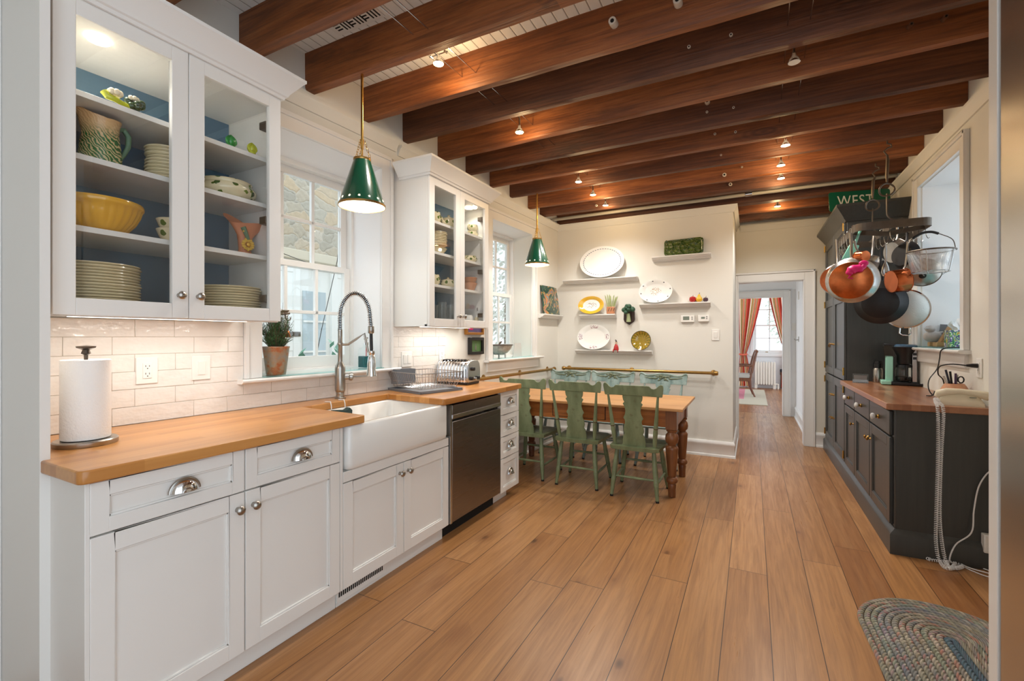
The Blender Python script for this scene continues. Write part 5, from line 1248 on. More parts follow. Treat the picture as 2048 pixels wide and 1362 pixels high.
# dish rack
A = [PZ(783, 780, ZW), PZ(872, 794, ZW), PZ(928, 778, ZW)]; c0 = Vector((-2.085, 2.63, ZW)); ex = Vector((.965, -.26, 0)).normalized(); ey = Vector((-ex.y, ex.x, 0)); LX, LY = .195, .185
t = thing('dish_rack', 'wire dish drying rack on a grey drip tray, right of the sink', 'dish rack', c0)
q = lambda a, b, z: c0+ex*a+ey*b+Vector((0, 0, z))
RT = Matrix(((ex.x, ey.x, 0, c0.x), (ex.y, ey.y, 0, c0.y), (0, 0, 1, c0.z), (0, 0, 0, 1)))
mb = MB(); mb.M = RT; mb.box(-LX, LX, -LY, LY, 0, .008)
for (a, b, c_, d) in ((-LX, LX, -LY, -LY+.012), (-LX, LX, LY-.012, LY), (-LX, -LX+.012, -LY, LY), (LX-.012, LX, -LY, LY)): mb.box(a, b, c_, d, .0, .018)
part('drip_tray', mb, M['slate'], t, .003)
mb = MB(); k = .02; H = .135
def rect(s, z, r=.0022, rx=.02):
    mb.tube([q(p[0], p[1], z) for p in rr(-LX*s, LX*s, -LY*s, LY*s, .03, 3)], r, 6, closed=True)
rect(1.02, H, .003); rect(.92, H*.55); rect(.84, .03, .003)
for i in range(17):
    a = -1+2*i/16
    for s in (-1, 1): mb.tube([q(a*LX*.82, s*LY*.84, .028), q(a*LX*.97, s*LY*1.02, H)], .0013, 5)
for i in range(13):
    a = -1+2*i/12
    for s in (-1, 1): mb.tube([q(s*LX*.84, a*LY*.80, .028), q(s*LX*1.02, a*LY*.95, H)], .0013, 5)
for i in range(14):
    a = -.82+1.64*i/13; mb.tube([q(a*LX, -LY*.84, .028), q(a*LX, LY*.84, .028)], .0013, 5)
part('wire_basket', mb, M['steel'], t)
mb = MB(); mb.M = RT; mb.box(-LX*.93, -LX*.90, -LY*.9, -LY*.05, .05, .15); mb.box(-LX*.90, -LX*.55, -LY*.9, -LY*.88, .05, .15); mb.box(-LX*.90, -LX*.55, -LY*.07, -LY*.05, .05, .15); mb.box(-LX*.57, -LX*.55, -LY*.9, -LY*.05, .05, .15); mb.box(-LX*.93, -LX*.55, -LY*.9, -LY*.05, .045, .052)
part('cutlery_cup', mb, M['slate'], t, .002)
# toaster
c0 = Vector((-2.14, 3.13, ZW)); an = math.radians(28); ex = Vector((sin(an)*-1, cos(an), 0)); RT = Matrix.Translation(c0) @ Matrix.Rotation(math.radians(93), 4, 'Z')
t = thing('toaster', 'polished chrome four-slot toaster with vertical ribs at the end of the worktop', 'toaster', c0)
mb = MB(); mb.M = RT; prof = [(-.098, .02), (-.100, .06), (-.098, .13), (-.088, .168), (-.062, .19), (0, .196), (.062, .19), (.088, .168), (.098, .13), (.100, .06), (.098, .02)]
mb.prism(prof, 'y', -.135, .135); part('body', mb, M['chrome'], t, .004)
mb = MB(); mb.M = RT
for k in range(9):
    y0 = -.115+k*.0285
    mb.tube([(p[0]*1.012, y0, p[1]*1.008) for p in prof], .0045, 6)
part('ribs', mb, M['chrome'], t)
mb = MB(); mb.M = RT
for s in (-.055, -.02, .02, .055): mb.box(s-.009, s+.009, -.11, .11, .190, .1975)
part('slots', mb, M['dark'], t)
mb = MB(); mb.M = RT; mb.box(-.102, .102, -.14, .14, .0, .022); part('base', mb, M['black'], t, .004)
for s in (-1, 1):
    mb = MB(); mb.M = RT; mb.prism([(x_*1.02, z_) for x_, z_ in prof], 'y', s*.135, s*.150); e = part('end_panel', mb, M['steel'], t, .006)
for (a, z, r) in ((-.03, .125, .016), (-.05, .05, .015), (0, .045, .013), (.05, .05, .015)):
    mb = MB(); mb.M = RT; mb.lathe([(r, 0), (r*.9, .018), (0, .02)], (a, -.150, z), 14, (0, -1, 0)); part('dial', mb, M['black'] if r > .014 else M['chrome'], t)
mb = MB(); mb.M = RT; mb.box(-.015, .015, .15, .168, .145, .165); part('lever', mb, M['black'], t, .003)
# blender base? cream canister behind the toaster
# glass plate on the near sill
ZS = 1.076
single('glass_shelf', MB(WL).box(-.24, .045, 1.59, 2.445, ZS, ZS+.007), M['teal'], 'teal-edged glass plate lying on the near window sill', 'glass plate')
single('glass_shelf', MB(WL).box(-.24, .045, 3.90, 4.70, ZS, ZS+.007), M['teal'], 'teal-edged glass plate lying on the far window sill', 'glass plate')
ZG = ZS+.007
px, py = bx(1.70)-.04, 1.703; t = thing('potted_herb', 'bushy rosemary plant in a rusty galvanised pot on the near window sill', 'potted plant', (px, py, ZG))
part('pot', MB().lathe([(0, 0), (.050, 0), (.052, .004), (.070, .150), (.073, .155), (.072, .160), (.066, .158), (.064, .14), (0, .14)], (px, py, ZG), 36), M['galv'], t)
part('soil', MB().cyl((px, py, ZG+.138), .064, .004, 20), M['darkwood'], t)
rnd = random.Random(11); mb = MB(); ms = MB()
for k in range(110):
    a = rnd.uniform(0, 2*PI); r = .098*rnd.uniform(0, 1)**.7; h = rnd.uniform(.10, .36)*(1-.5*r/.098); p0 = Vector((px+.3*r*cos(a), py+.3*r*sin(a), ZG+.14)); p1 = Vector((px+r*cos(a), py+r*sin(a), ZG+.14+h))
    pm_ = (p0+p1)/2+Vector((rnd.uniform(-.01, .01), rnd.uniform(-.01, .01), .01)); ms.tube([p0, pm_, p1], [.0022, .0016, .0008], 4)
    for q_ in range(34):
        f = .16+.84*q_/43; c = (p0.lerp(pm_, f*2) if f < .5 else pm_.lerp(p1, f*2-1)); b = rnd.uniform(0, 2*PI); d = Vector((cos(b), sin(b), .7)).normalized(); s = Vector((-sin(b), cos(b), 0)); l = rnd.uniform(.016, .028)
        mb.add([c-s*.002, c+d*l*.5+Vector((0, 0, .002)), c+s*.002, c+d*l], [(0, 1, 3), (1, 2, 3)])
part('stems', ms, M['bark'], t); part('foliage', mb, M['leaf'], t, smooth=0, kind='stuff')
# bronze twig hook with a hanging charm
bxp = PW(575, 600, -.10); t = thing('twig_bracket', 'bronze bird-topped twig bracket with a hook across the near window', 'hook', (bxp[0], 1.62, 1.43))
z0 = 1.43; X0 = bxp[0]
part('branch', MB().tube([(X0, 1.60, z0-.005), (X0, 1.68, z0+.002), (X0, 1.76, z0+.004), (X0, 1.83, z0+.010)], [.009, .008, .010, .006], 8), M['iron'], t)
part('bird', MB().tube([(X0, 1.765, z0+.016), (X0, 1.785, z0+.020), (X0, 1.805, z0+.019), (X0, 1.825, z0+.026)], [.004, .009, .008, .004], 8), M['bark'], t)
part('hook', MB().tube([(X0, 1.80, z0), (X0, 1.803, z0-.02), (X0, 1.815, z0-.034), (X0, 1.832, z0-.030), (X0, 1.838, z0-.015)], .0035, 6), M['iron'], t)
t = thing('hanging_charm', 'small copper bell charm on a wire hanging from the twig hook in the near window', 'ornament', (X0, 1.818, z0-.14))
part('wire', MB().tube([(X0, 1.818, z0-.034), (X0, 1.818, z0-.09)], .0012, 5), M['iron'], t)
part('frame', MB().tube([(X0, 1.78, z0-.135), (X0, 1.782, z0-.105), (X0, 1.80, z0-.088), (X0, 1.836, z0-.088), (X0, 1.854, z0-.105), (X0, 1.856, z0-.135)], .0014, 5, closed=True), M['iron'], t)
part('bell', MB().lathe([(.0, .045), (.006, .04), (.014, .015), (.017, 0), (.0, 0)], (X0, 1.818, z0-.134), 14), M['copperold'], t)
# soap bottle
sx_, sy_ = bx(2.34)-.02, 2.345; t = thing('soap_bottle', 'square glass bottle of teal dish soap with a chrome pump on the near sill', 'soap bottle', (sx_, sy_, ZG))
mb = MB()
for (s, z) in ((.040, 0), (.042, .004), (.042, .118), (.036, .132), (.016, .14), (.016, .155)): pass
Ls = [(.040, 0), (.042, .005), (.042, .122), (.034, .138), (.015, .146), (.015, .16)]
Q = [[(sx_+p[0], sy_+p[1], ZG+z) for p in rr(-s, s, -s, s, s*.25, 3)] for s, z in Ls]
mb.grid(len(Q), len(Q[0]), lambda i, j: Q[i][j], cv=True); part('bottle', mb, M['glass'], t)
part('soap', MB().box(sx_-.038, sx_+.038, sy_-.038, sy_+.038, ZG+.004, ZG+.082), M['soap'], t, .004)
p = part('pump', MB().lathe([(.017, 0), (.017, .018), (.008, .022), (.008, .04), (.014, .044), (.014, .054), (0, .056)], (sx_, sy_, ZG+.158), 16), M['chrome'], t)
part('nozzle', MB().tube([(sx_, sy_, ZG+.207), (sx_+.02, sy_-.035, ZG+.206), (sx_+.022, sy_-.04, ZG+.198)], .004, 6), M['chrome'], p)
part('tube', MB().tube([(sx_, sy_, ZG+.01), (sx_, sy_, ZG+.16)], .003, 6), pm('red pump tube', (206,60,60), .4), p)
# colander and greeting card on the far sill
cx_, cy_ = bx(4.12)-.06, 4.13; t = thing('colander', 'footed enamel colander with dark rim on the far window sill', 'colander', (cx_, cy_, ZG))
part('bowl', MB().lathe([(.05, .03), (.09, .05), (.125, .09), (.14, .13), (.146, .133), (.14, .136), (.122, .095), (.085, .058), (0, .045)], (cx_, cy_, ZG), 36), pm('speckled enamel', (150,146,140), .3, var=.5, vs=30), t)
part('rim', MB().tube([(cx_+.143*cos(q_*PI/18), cy_+.143*sin(q_*PI/18), ZG+.13) for q_ in range(36)], .006, 6, closed=True), pm('brown rim', (92,80,72), .3), t)
for k in range(3): a = 2*PI*k/3; part('foot', MB().tube([(cx_+.07*cos(a), cy_+.07*sin(a), ZG+.045), (cx_+.075*cos(a), cy_+.075*sin(a), ZG)], .008, 8), M['clay'], t)
part('knob_bird', MB().tube([(cx_, cy_+.0, ZG+.135), (cx_, cy_+.03, ZG+.155), (cx_, cy_+.06, ZG+.165)], [.006, .012, .005], 8), M['iron'], t)
single('paper_card', MB(WL).prism([(4.36, ZG), (4.56, ZG), (4.53, ZG+.145), (4.40, ZG+.145)], 'x', -.035, -.03), pm('grey card', (206,204,200), .6, bump=.3, bs=60), 'pale grey paper shade-shaped card leaning on the far window sill', 'card')
# ================= OUTSIDE THE LEFT WINDOWS =================
xo = -5.2
t = thing('stone_building', 'rubble stone house wall with white board doors seen through the near window', 'building', (xo, 4, 0))
part('stone_wall', MB().box(xo-.4, xo, .5, 6.6, 2.35, 6.5), M['stone'], t)
part('lower_wall', MB().box(xo-.4, xo, .5, 6.6, 0, 2.35), M['extwhite'], t)
part('gutter_board', MB().box(xo, xo+.12, .5, 6.6, 2.28, 2.40), pm('weathered board', (208,198,178), .7), t, .01)
part('upper_shutter', MB().box(xo, xo+.05, 3.3, 3.66, 3.45, 5.0), M['extwhite'], t, .01)
for k, (y0, y1) in enumerate(((3.25, 3.95), (4.45, 5.05), (5.12, 5.72))):
    mb = MB(); shaker(mb, xo, y0, y1, .15, 2.22, 1, .10, .05); mb.box(xo+.01, xo+.048, y0+.1, y1-.1, 1.12, 1.24); d = part('door_leaf', mb, M['extwhite'], t, .004)
    part('hinge', MB().box(xo+.05, xo+.058, y1-.18, y1, 1.30, 1.36), M['iron'], d)
part('side_window', MB().box(xo+.001, xo+.012, 4.02, 4.38, .3, 1.9), M['extglass'], t)
mb = MB(); [mb.box(xo+.01, xo+.03, 4.02, 4.38, z-.012, z+.012) for z in (.7, 1.1, 1.5)]; part('side_window_bars', mb, M['extwhite'], t)
single('overhead_wire', MB().tube([(-2.9, 1.62, 2.02), (-3.0, 2.0, 1.93), (-3.1, 2.5, 1.87)], .003, 5), M['blackcord'], 'thin dark wire crossing the upper panes outside the near window', 'wire')
single('outdoor_cable', MB().tube([(-2.95, 2.66, 2.35), (-2.95, 2.60, 1.9), (-2.95, 2.45, 1.35), (-2.95, 2.38, 1.05)], .003, 5), M['blackcord'], 'dark cord slanting down outside the near window', 'wire')
single('yard', MB().box(-12, -2.8, -2, 12, -.25, -.15), pm('pale paving', (190,186,178), .9), 'pale paved yard outside the left windows', 'ground', kind='structure')
for k, (y, s) in enumerate(((2.06, 1), (2.30, .8), (2.62, .9))):
    t = thing('garden_shrub', ['blue green leafy shrub just outside the near window, left one', 'blue green leafy shrub outside the near window, middle one', 'blue green leafy shrub outside the near window, right one'][k], 'shrub', (-2.98, y, -.15))
    mb = MB(); rnd = random.Random(k)
    for j in range(16):
        b = rnd.uniform(0, 2*PI); zz = .85+rnd.uniform(.0, .42)*s; c = Vector((-2.98+rnd.uniform(-.03, .03), y+rnd.uniform(-.05, .05), zz)); d = Vector((cos(b), sin(b), .8)).normalized(); sd = d.cross(Vector((0, 0, 1))).normalized(); l = .10*s
        mb.add([c, c+d*l*.5+sd*.018, c+d*l, c+d*l*.5-sd*.018], [(0, 1, 2, 3)])
    part('leaves', mb, M['leafb'], t, smooth=0); part('stem', MB().tube([(-2.98, y, -.15), (-2.98, y, 1.1)], .008, 6), M['bark'], t)
def tree(label, x, y, h, r, seed):
    t = thing('garden_tree', label, 'tree', (x, y, -.15)); rnd = random.Random(seed); mb = MB()
    for j in range(2600):
        d = Vector((rnd.gauss(0, 1), rnd.gauss(0, 1), rnd.gauss(0, 1))).normalized()*rnd.uniform(.3, 1)**.5; c = Vector((x+d.x*r, y+d.y*r, h*.62+d.z*h*.42)); s = rnd.uniform(.04, .09); n1 = Vector((rnd.gauss(0, 1), rnd.gauss(0, 1), rnd.gauss(0, 1))).normalized(); n2 = n1.orthogonal().normalized(); n3 = n1.cross(n2)
        mb.add([c-n2*s, c+n3*s*.5, c+n2*s, c-n3*s*.5], [(0, 1, 2, 3)])
    part('crown', mb, pm('pale tree leaves', (196,204,190), .7, var=.3, vs=3) if seed == 1 else bpy.data.materials['pale tree leaves'], t, smooth=0); part('trunk', MB().tube([(x, y, -.15), (x, y, h*.7)], [.12, .06], 8), M['bark'], t)
tree('pale leafy tree outside the far left window', -4.6, 8.6, 4.4, 1.1, 1)
# ================= RIGHT SIDE CABINETRY =================
XB = .765; XG = .745                             # carcass front and door plane (doors face -x)
ZR = .900
t = thing('buffet_cabinet', 'charcoal stained base cabinet under the cherry counter by the right wall', 'base cabinet', (.98, 4.3, 0))
mb = MB(); mb.box(XB, XR-.002, 3.515, 5.095, .0, .862); part('body', mb, M['char'], t, .002)
mb = MB(); mb.box(XB-.003, XB+.05, 3.510, 3.535, .12, .862); mb.box(XB, XR-.002, 3.505, 3.516, .14, .862); part('end_panel', mb, M['char'], t, .002)
BK = [(0, 0), (.034, 0), (.034, .115), (.028, .125), (.016, .135), (.006, .145), (0, .145)]
mb = MB(); mb.mould(BK, (XB, 3.51, 0), (XB, 5.10, 0), (-1, 0, 0), 1, 0); mb.mould(BK, (XB, 3.51, 0), (XR-.002, 3.51, 0), (0, -1, 0), 1, 0); part('plinth', mb, M['char'], t)
def cknob(parent, x, y, z):
    k = part('glass_knob', MB().lathe([(.0, .020), (.012, .020), (.020, .026), (.022, .034), (.018, .042), (.008, .046), (0, .046)], (x, y, z), 8, (-1, 0, 0)), M['crystal'], parent, smooth=20)
    part('knob_base', MB().lathe([(.014, 0), (.015, .004), (.009, .010), (.011, .020), (0, .021)], (x, y, z), 14, (-1, 0, 0)), M['brassb'], k)
for (y0, y1) in ((3.555, 4.085), (4.10, 4.63), (4.645, 5.085)):
    d = part('drawer', MB().box(XG, XB, y0, y1, .695, .845), M['char'], t, .005); cknob(d, XG, (y0+y1)/2, .77)
    d = part('door', shaker(MB(), XB, y0, y1, .155, .683, -1, .062, .02), M['char'], t, .003); ky = {3.555: y1-.03, 4.10: y0+.03, 4.645: y0+.03}[y0]
    kb = part('knob', MB().lathe(knob_prof(.85), (XG, ky, .575), 14, (-1, 0, 0)), M['brass'], d)
single('cherry_counter', MB().box(.713, XR-.002, 3.47, 5.095, .862, ZR), M['blockr'], 'reddish butcher-block counter on the charcoal cabinet by the right wall', 'worktop', bevel=.004)
# tall pantry
Y0, Y1 = 5.10, 6.34; ZT = 2.345
t = thing('pantry_cabinet', 'tall charcoal pantry cabinet with brass hinges beside the doorway', 'tall cabinet', (.98, 5.7, 0))
part('body', MB().box(XB, XR-.002, Y0, Y1, 0, ZT+.02), M['char'], t, .002)
mb = MB(); mb.mould(BK, (XB, Y0+.001, 0), (XB, Y1, 0), (-1, 0, 0), 0, 1); mb.mould(BK, (XR-.002, Y1, 0), (XB, Y1, 0), (0, 1, 0), 0, 1); part('plinth', mb, M['char'], t)
CRP = [(0, 0), (.012, 0), (.016, .014), (.024, .020), (.03, .035), (.082, .115), (.09, .122), (.09, .145), (0, .145)]
mb = MB(); mb.mould(CRP, (XB, Y0, ZT), (XB, Y1, ZT), (-1, 0, 0), 1, 1); mb.mould(CRP, (XB, Y0, ZT), (XR-.002, Y0, ZT), (0, -1, 0), 1, 0); mb.mould(CRP, (XB, Y1, ZT), (XR-.002, Y1, ZT), (0, 1, 0), 1, 0); mb.box(XB, XR-.002, Y0, Y1, ZT, ZT+.14); part('crown', mb, M['char'], t)
for i, (y0, y1) in enumerate(((Y0+.012, 5.715), (5.73, Y1-.012))):
    mb = MB(); shaker(mb, XB, y0, y1, .90, ZT-.01, -1, .075, .02); mb.box(XB, XG, y0+.075, y1-.075, 1.62, 1.70); d = part('upper_door', mb, M['char'], t, .003)
    hy = y0+.004 if i == 0 else y1-.004
    for z in (.98, 1.66, 2.30):
        mb = MB(); mb.box(XG-.004, XG, hy-.004, hy+.03 if i == 0 else hy+.004, z-.03, z+.03); mb.cyl((XG-.006, hy, z-.036), .006, .072, 8); part('hinge', mb, M['brassb'], d)
    ky = y1-.04 if i == 0 else y0+.04
    part('latch', MB().tube([(XG, ky, 1.22), (XG-.03, ky, 1.225), (XG-.034, ky+.02, 1.21), (XG-.032, ky+.035, 1.19)], [.009, .006, .006, .004], 8), M['brass'], d)
    d = part('lower_door', shaker(MB(), XB, y0, y1, .155, .885, -1, .075, .02), M['char'], t, .003)
    for z in (.22, .82):
        mb = MB(); mb.box(XG-.004, XG, hy-.004, hy+.03 if i == 0 else hy+.004, z-.03, z+.03); mb.cyl((XG-.006, hy, z-.036), .006, .072, 8); part('hinge', mb, M['brassb'], d)
    for z in (.70, .46): part('latch', MB().tube([(XG, ky, z), (XG-.028, ky, z+.004), (XG-.032, ky+.02, z-.01)], [.008, .006, .004], 8), M['brass'], d)
# street sign standing on the pantry
t = thing('street_sign', 'green street sign reading WEST standing on top of the pantry cabinet', 'sign', (.95, 5.65, ZT+.145))
a = PX(1655, 418, XB+.07); a = Vector((XB+.02, 6.02, ZT+.142))
SR = Matrix.Translation((.655, 5.28, ZT+.146)) @ Matrix.Rotation(math.radians(13), 4, 'Z') @ Matrix.Rotation(math.radians(-6), 4, 'X')
mb = MB(); mb.M = SR; P = rr(0, .50, 0, .19, .02, 4); mb.prism(P, 'y', 0, .004); part('plate', mb, M['signgreen'], t)
cu = bpy.data.curves.new('sign_text', 'FONT'); cu.body = 'WEST'; cu.size = .15; cu.extrude = .0006; cu.space_character = 1.1; cu.shear = .0
to = bpy.data.objects.new('tmp', cu); C.objects.link(to); bpy.context.view_layer.update()
me = bpy.data.meshes.new_from_object(to.evaluated_get(bpy.context.evaluated_depsgraph_get())); bpy.data.objects.remove(to)
mb = MB(); mb.M = SR @ Matrix(((.72, 0, 0, .07), (0, 0, -1, -.0012), (0, 1, 0, .045), (0, 0, 0, 1))); mb.add([v.co.copy() for v in me.vertices], [tuple(p.vertices) for p in me.polygons]); part('lettering', mb, M['signwhite'], t, smooth=0)
# fridge
t = thing('refrigerator', 'tall brushed stainless refrigerator at the right edge', 'refrigerator', (.9, 1.2, 0))
part('body', MB().box(.575, XR-.02, .70, 1.585, .06, 2.35), M['fridge'], t, .004)
part('door', MB().box(.55, .573, .705, 1.583, .12, 2.33), M['fridge'], t, .005)
part('toe_grille', MB().box(.60, XR-.02, .70, 1.585, 0, .06), M['dark'], t)
mb = MB().tube([(.50, .78, .7), (.50, .78, 1.9)], .012, 10); [mb.tube([(.50, .78, z), (.552, .78, z)], .009, 8) for z in (.75, 1.85)]; part('handle', mb, M['steel'], t)
single('fridge_panel', MB().box(.548, XR-.003, 1.592, 1.640, 0, ZC-.26), M['trim'], 'white end panel standing beside the refrigerator', 'panel', bevel=.002)
# ================= ON THE RIGHT COUNTER =================
cm = Vector((1.075, 4.84, ZR)); RC = Matrix.Translation(cm) @ Matrix.Rotation(math.radians(-8), 4, 'Z') @ Matrix.Diagonal((.85, .95, .97, 1))
t = thing('coffee_maker', 'mint green drip coffee maker with a glass carafe on the cherry counter', 'coffee maker', cm)
def lp(name, f, mat, par, **k):
    mb = MB(); mb.M = RC; f(mb); return part(name, mb, mat, par, **k)
lp('base', lambda m: m.box(-.13, .14, -.085, .085, 0, .03), M['black'], t, bevel=.008)
lp('base_front', lambda m: m.box(-.138, -.06, -.088, .088, .004, .036), M['minty'], t, bevel=.005)
lp('tower', lambda m: m.box(-.10, -.045, -.05, .05, .03, .245), M['minty'], t, bevel=.004)
lp('water_tank', lambda m: m.prism([(-.108, .235), (-.03, .235), (-.03, .335), (-.118, .335)], 'y', -.05, .05), glassmat('smoky tank', (.62,.58,.56,1), 1.0), t, bevel=.003)
lp('tank_lid', lambda m: m.box(-.115, -.03, -.053, .053, .335, .352), M['black'], t, bevel=.003)
b = lp('filter_basket', lambda m: m.lathe([(0, .18), (.055, .18), (.060, .195), (.062, .25), (.095, .315), (.098, .325), (0, .325)], (.045, 0, 0), 28), M['black'], t)
lp('basket_lid', lambda m: m.lathe([(.098, .325), (.098, .336), (.085, .345), (0, .348)], (.045, 0, 0), 28), pm('smoke blue lid', (70,96,120), .1), b)
ca = lp('carafe', lambda m: m.lathe([(0, .033), (.062, .033), (.068, .045), (.070, .12), (.060, .155), (.050, .165)], (.04, 0, 0), 28, cap=False), M['glass'], t)
lp('carafe_band', lambda m: m.lathe([(.0625, .150), (.064, .15), (.062, .172), (.04, .178), (0, .178)], (.04, 0, 0), 28), M['black'], ca)
lp('carafe_handle', lambda m: m.tube([(.045, -.062, .16), (.05, -.10, .155), (.05, -.105, .08), (.045, -.07, .06)], .010, 8, sq=1.2), M['black'], ca)
lp('coffee', lambda m: m.lathe([(0, .036), (.060, .036), (.065, .048), (.066, .07), (0, .07)], (.04, 0, 0), 24), M['dark'], ca)
lp('switch', lambda m: (m.box(.10, .125, -.052, -.045, .22, .24), m.box(.10, .125, -.052, -.045, .255, .275)), M['black'], t)
lp('side_column', lambda m: m.box(.095, .13, -.045, .05, .03, .30), M['steel'], t, bevel=.003)
lp('front_ledge', lambda m: m.tube([(.10, -.085, .012), (.16, -.10, .012), (.20, -.085, .035), (.225, -.08, .06)], [.012, .012, .010, .008], 8), M['black'], t)
x, y = PZ(1757, 762, ZR)[0], 5.02
t = thing('thermos', 'small steel thermos bottle left of the coffee maker', 'thermos', (.975, 5.03, ZR))
part('body', MB().lathe([(0, 0), (.036, 0), (.038, .006), (.038, .11), (.030, .125), (0, .126)], (.975, 5.03, ZR), 20), M['nickel'], t)
part('cap', MB().lathe([(.026, .125), (.034, .128), (.034, .165), (.026, .17), (.026, .185), (0, .187)], (.975, 5.03, ZR), 20), M['black'], t)
t = thing('card_holder', 'clear acrylic card holder near the back of the cherry counter', 'card holder', (.83, 4.88, ZR))
mb = MB(); mb.M = Matrix.Translation((.83, 4.90, ZR)) @ Matrix.Rotation(math.radians(-10), 4, 'Z')
mb.box(-.055, .055, -.03, .03, 0, .004); mb.prism([(.02, .0), (.024, 0), (.045, .075), (.041, .075)], 'x', -.055, .055); mb.prism([(-.03, .0), (-.026, 0), (-.02, .03), (-.024, .03)], 'x', -.055, .055); part('holder', mb, M['clear'], t)
mb = MB(); mb.M = Matrix.Translation((.83, 4.90, ZR)) @ Matrix.Rotation(math.radians(-10), 4, 'Z'); mb.prism([(.012, .006), (.016, .006), (.034, .062), (.030, .062)], 'x', -.045, .045); part('cards', mb, M['nickel'], t)
# desk telephone
pc = Vector((1.085, 3.615, ZR)); RP = Matrix.Translation(pc) @ Matrix.Rotation(math.radians(-14), 4, 'Z') @ Matrix.Diagonal((.72, .85, .95, 1))
t = thing('telephone', 'ivory corded desk telephone on the near edge of the cherry counter', 'telephone', pc)
mb = MB(); mb.M = RP; n = 14
def ph(i, j):
    a = i/(n-1)*2-1; b = j/8*2-1; x_ = .135*a; y_ = .10*b; e = max(abs(a), abs(b))**8
    return (x_, y_, .012+.052*(1-e)*(1-.25*(a+.2)**2)+.010)
mb.grid(n, 9, ph); o = len(mb.v); per = [(i, 0) for i in range(n)]+[(n-1, j) for j in range(1, 9)]+[(i, 8) for i in range(n-2, -1, -1)]+[(0, j) for j in range(7, 0, -1)]
mb.add([(ph(i, j)[0]*1.01, ph(i, j)[1]*1.01, 0) for i, j in per], [tuple(range(len(per)))])
for k in range(len(per)): a, b = per[k], per[(k+1) % len(per)]; mb.f.append((a[0]*9+a[1], b[0]*9+b[1], o+(k+1) % len(per), o+k)); mb.m.append(0)
part('base', mb, M['beige'], t, smooth=60)
mb = MB(); mb.M = RP; mb.tube([(-.145, -.065, .045), (-.135, -.065, .062), (-.08, -.065, .078), (0, -.065, .084), (.08, -.065, .078), (.15, -.065, .066), (.165, -.065, .052)], [.014, .026, .024, .018, .020, .026, .018], 12); part('handset', mb, M['beige'], t, smooth=60)
mb = MB(); mb.M = RP; mb.box(.05, .09, -.092, -.085, .052, .056); part('label_strip', mb, M['lcd'], t)
def coil(path, r=.0075, pitch=.0105, w=.0019):
    P = [Vector(p) for p in path]; cum = [0]
    for a, b in zip(P, P[1:]): cum.append(cum[-1]+(b-a).length)
    N = int(cum[-1]/pitch)*8; out = []; prev = None
    for k in range(N+1):
        s = cum[-1]*k/N; i = 0
        while i < len(P)-2 and cum[i+1] < s: i += 1
        f = (s-cum[i])/max(1e-6, cum[i+1]-cum[i]); p = P[i].lerp(P[i+1], f); d = (P[i+1]-P[i]).normalized()
        u = (prev-d*prev.dot(d)).normalized() if prev is not None else d.orthogonal().normalized(); prev = u; v = d.cross(u)
        a = 2*PI*k/8; out.append(p+(u*cos(a)+v*sin(a))*r)
    return MB().tube(out, w, 4)
def cat(P, n=6):                                  # smooth a path
    P = [Vector(p) for p in P]; out = []
    for i in range(len(P)-1):
        a = P[max(0, i-1)]; b = P[i]; c = P[i+1]; d = P[min(len(P)-1, i+2)]
        for k in range(n):
            s = k/n; out.append(.5*((2*b)+(c-a)*s+(2*a-5*b+4*c-d)*s*s+(3*b-a-3*c+d)*s**3))
    return out+[P[-1]]
yf = 3.435
def fl(u, v, z=.012): return PZ(u, v, z)
part('coiled_cord', coil(cat([(.965, 3.58, ZR+.03), (.945, 3.50, ZR+.02), (.938, yf, ZR-.03), (.938, yf, .60), (.93, yf, .25), (.93, yf, .12), (.94, yf-.01, .035), (.955, 3.36, .016), fl(1925, 1133), fl(1912, 1137), fl(1892, 1130), fl(1897, 1124), fl(1915, 1128), fl(1925, 1131)])), M['cord'], t)
part('coiled_cord', coil(cat([(.97, 3.57, ZR+.03), (.96, 3.49, ZR+.015), (.962, yf, ZR-.03), (.95, yf-.004, .60), (.944, yf-.005, .30), (.952, yf-.005, .15), (.965, yf-.01, .05), (.975, 3.38, .016), fl(1910, 1124), fl(1885, 1120), fl(1862, 1116), fl(1856, 1118), fl(1868, 1121), fl(1900, 1124)])), M['cord'], t)
t = thing('extension_cord', 'white electric cord looping on the floor and rising beside the charcoal end panel', 'cord', (1.0, 3.4, 0))
part('cord', MB().tube(cat([fl(1922, 1124, .006), (.99, 3.44, .03), (1.02, 3.46, .12), (1.09, 3.47, .20), (1.105, 3.485, .32), (1.125, 3.49, .45), (1.16, 3.495, .53), (1.185, 3.49, .56)]), .0035, 6), M['cord'], t)
part('loop', MB().tube(cat([fl(1921, 1130, .006), fl(1945, 1142, .006), fl(1978, 1154, .006), fl(2000, 1154, .006), fl(1985, 1144, .008), fl(1945, 1130, .006), fl(1922, 1126, .01), fl(1940, 1136, .012), fl(1990, 1150, .010)]), .003, 6), M['cord'], t)
part('plug_adapter', MB().box(1.14, 1.185, 3.46, 3.505, .10, .20), M['plast'], t, .004)
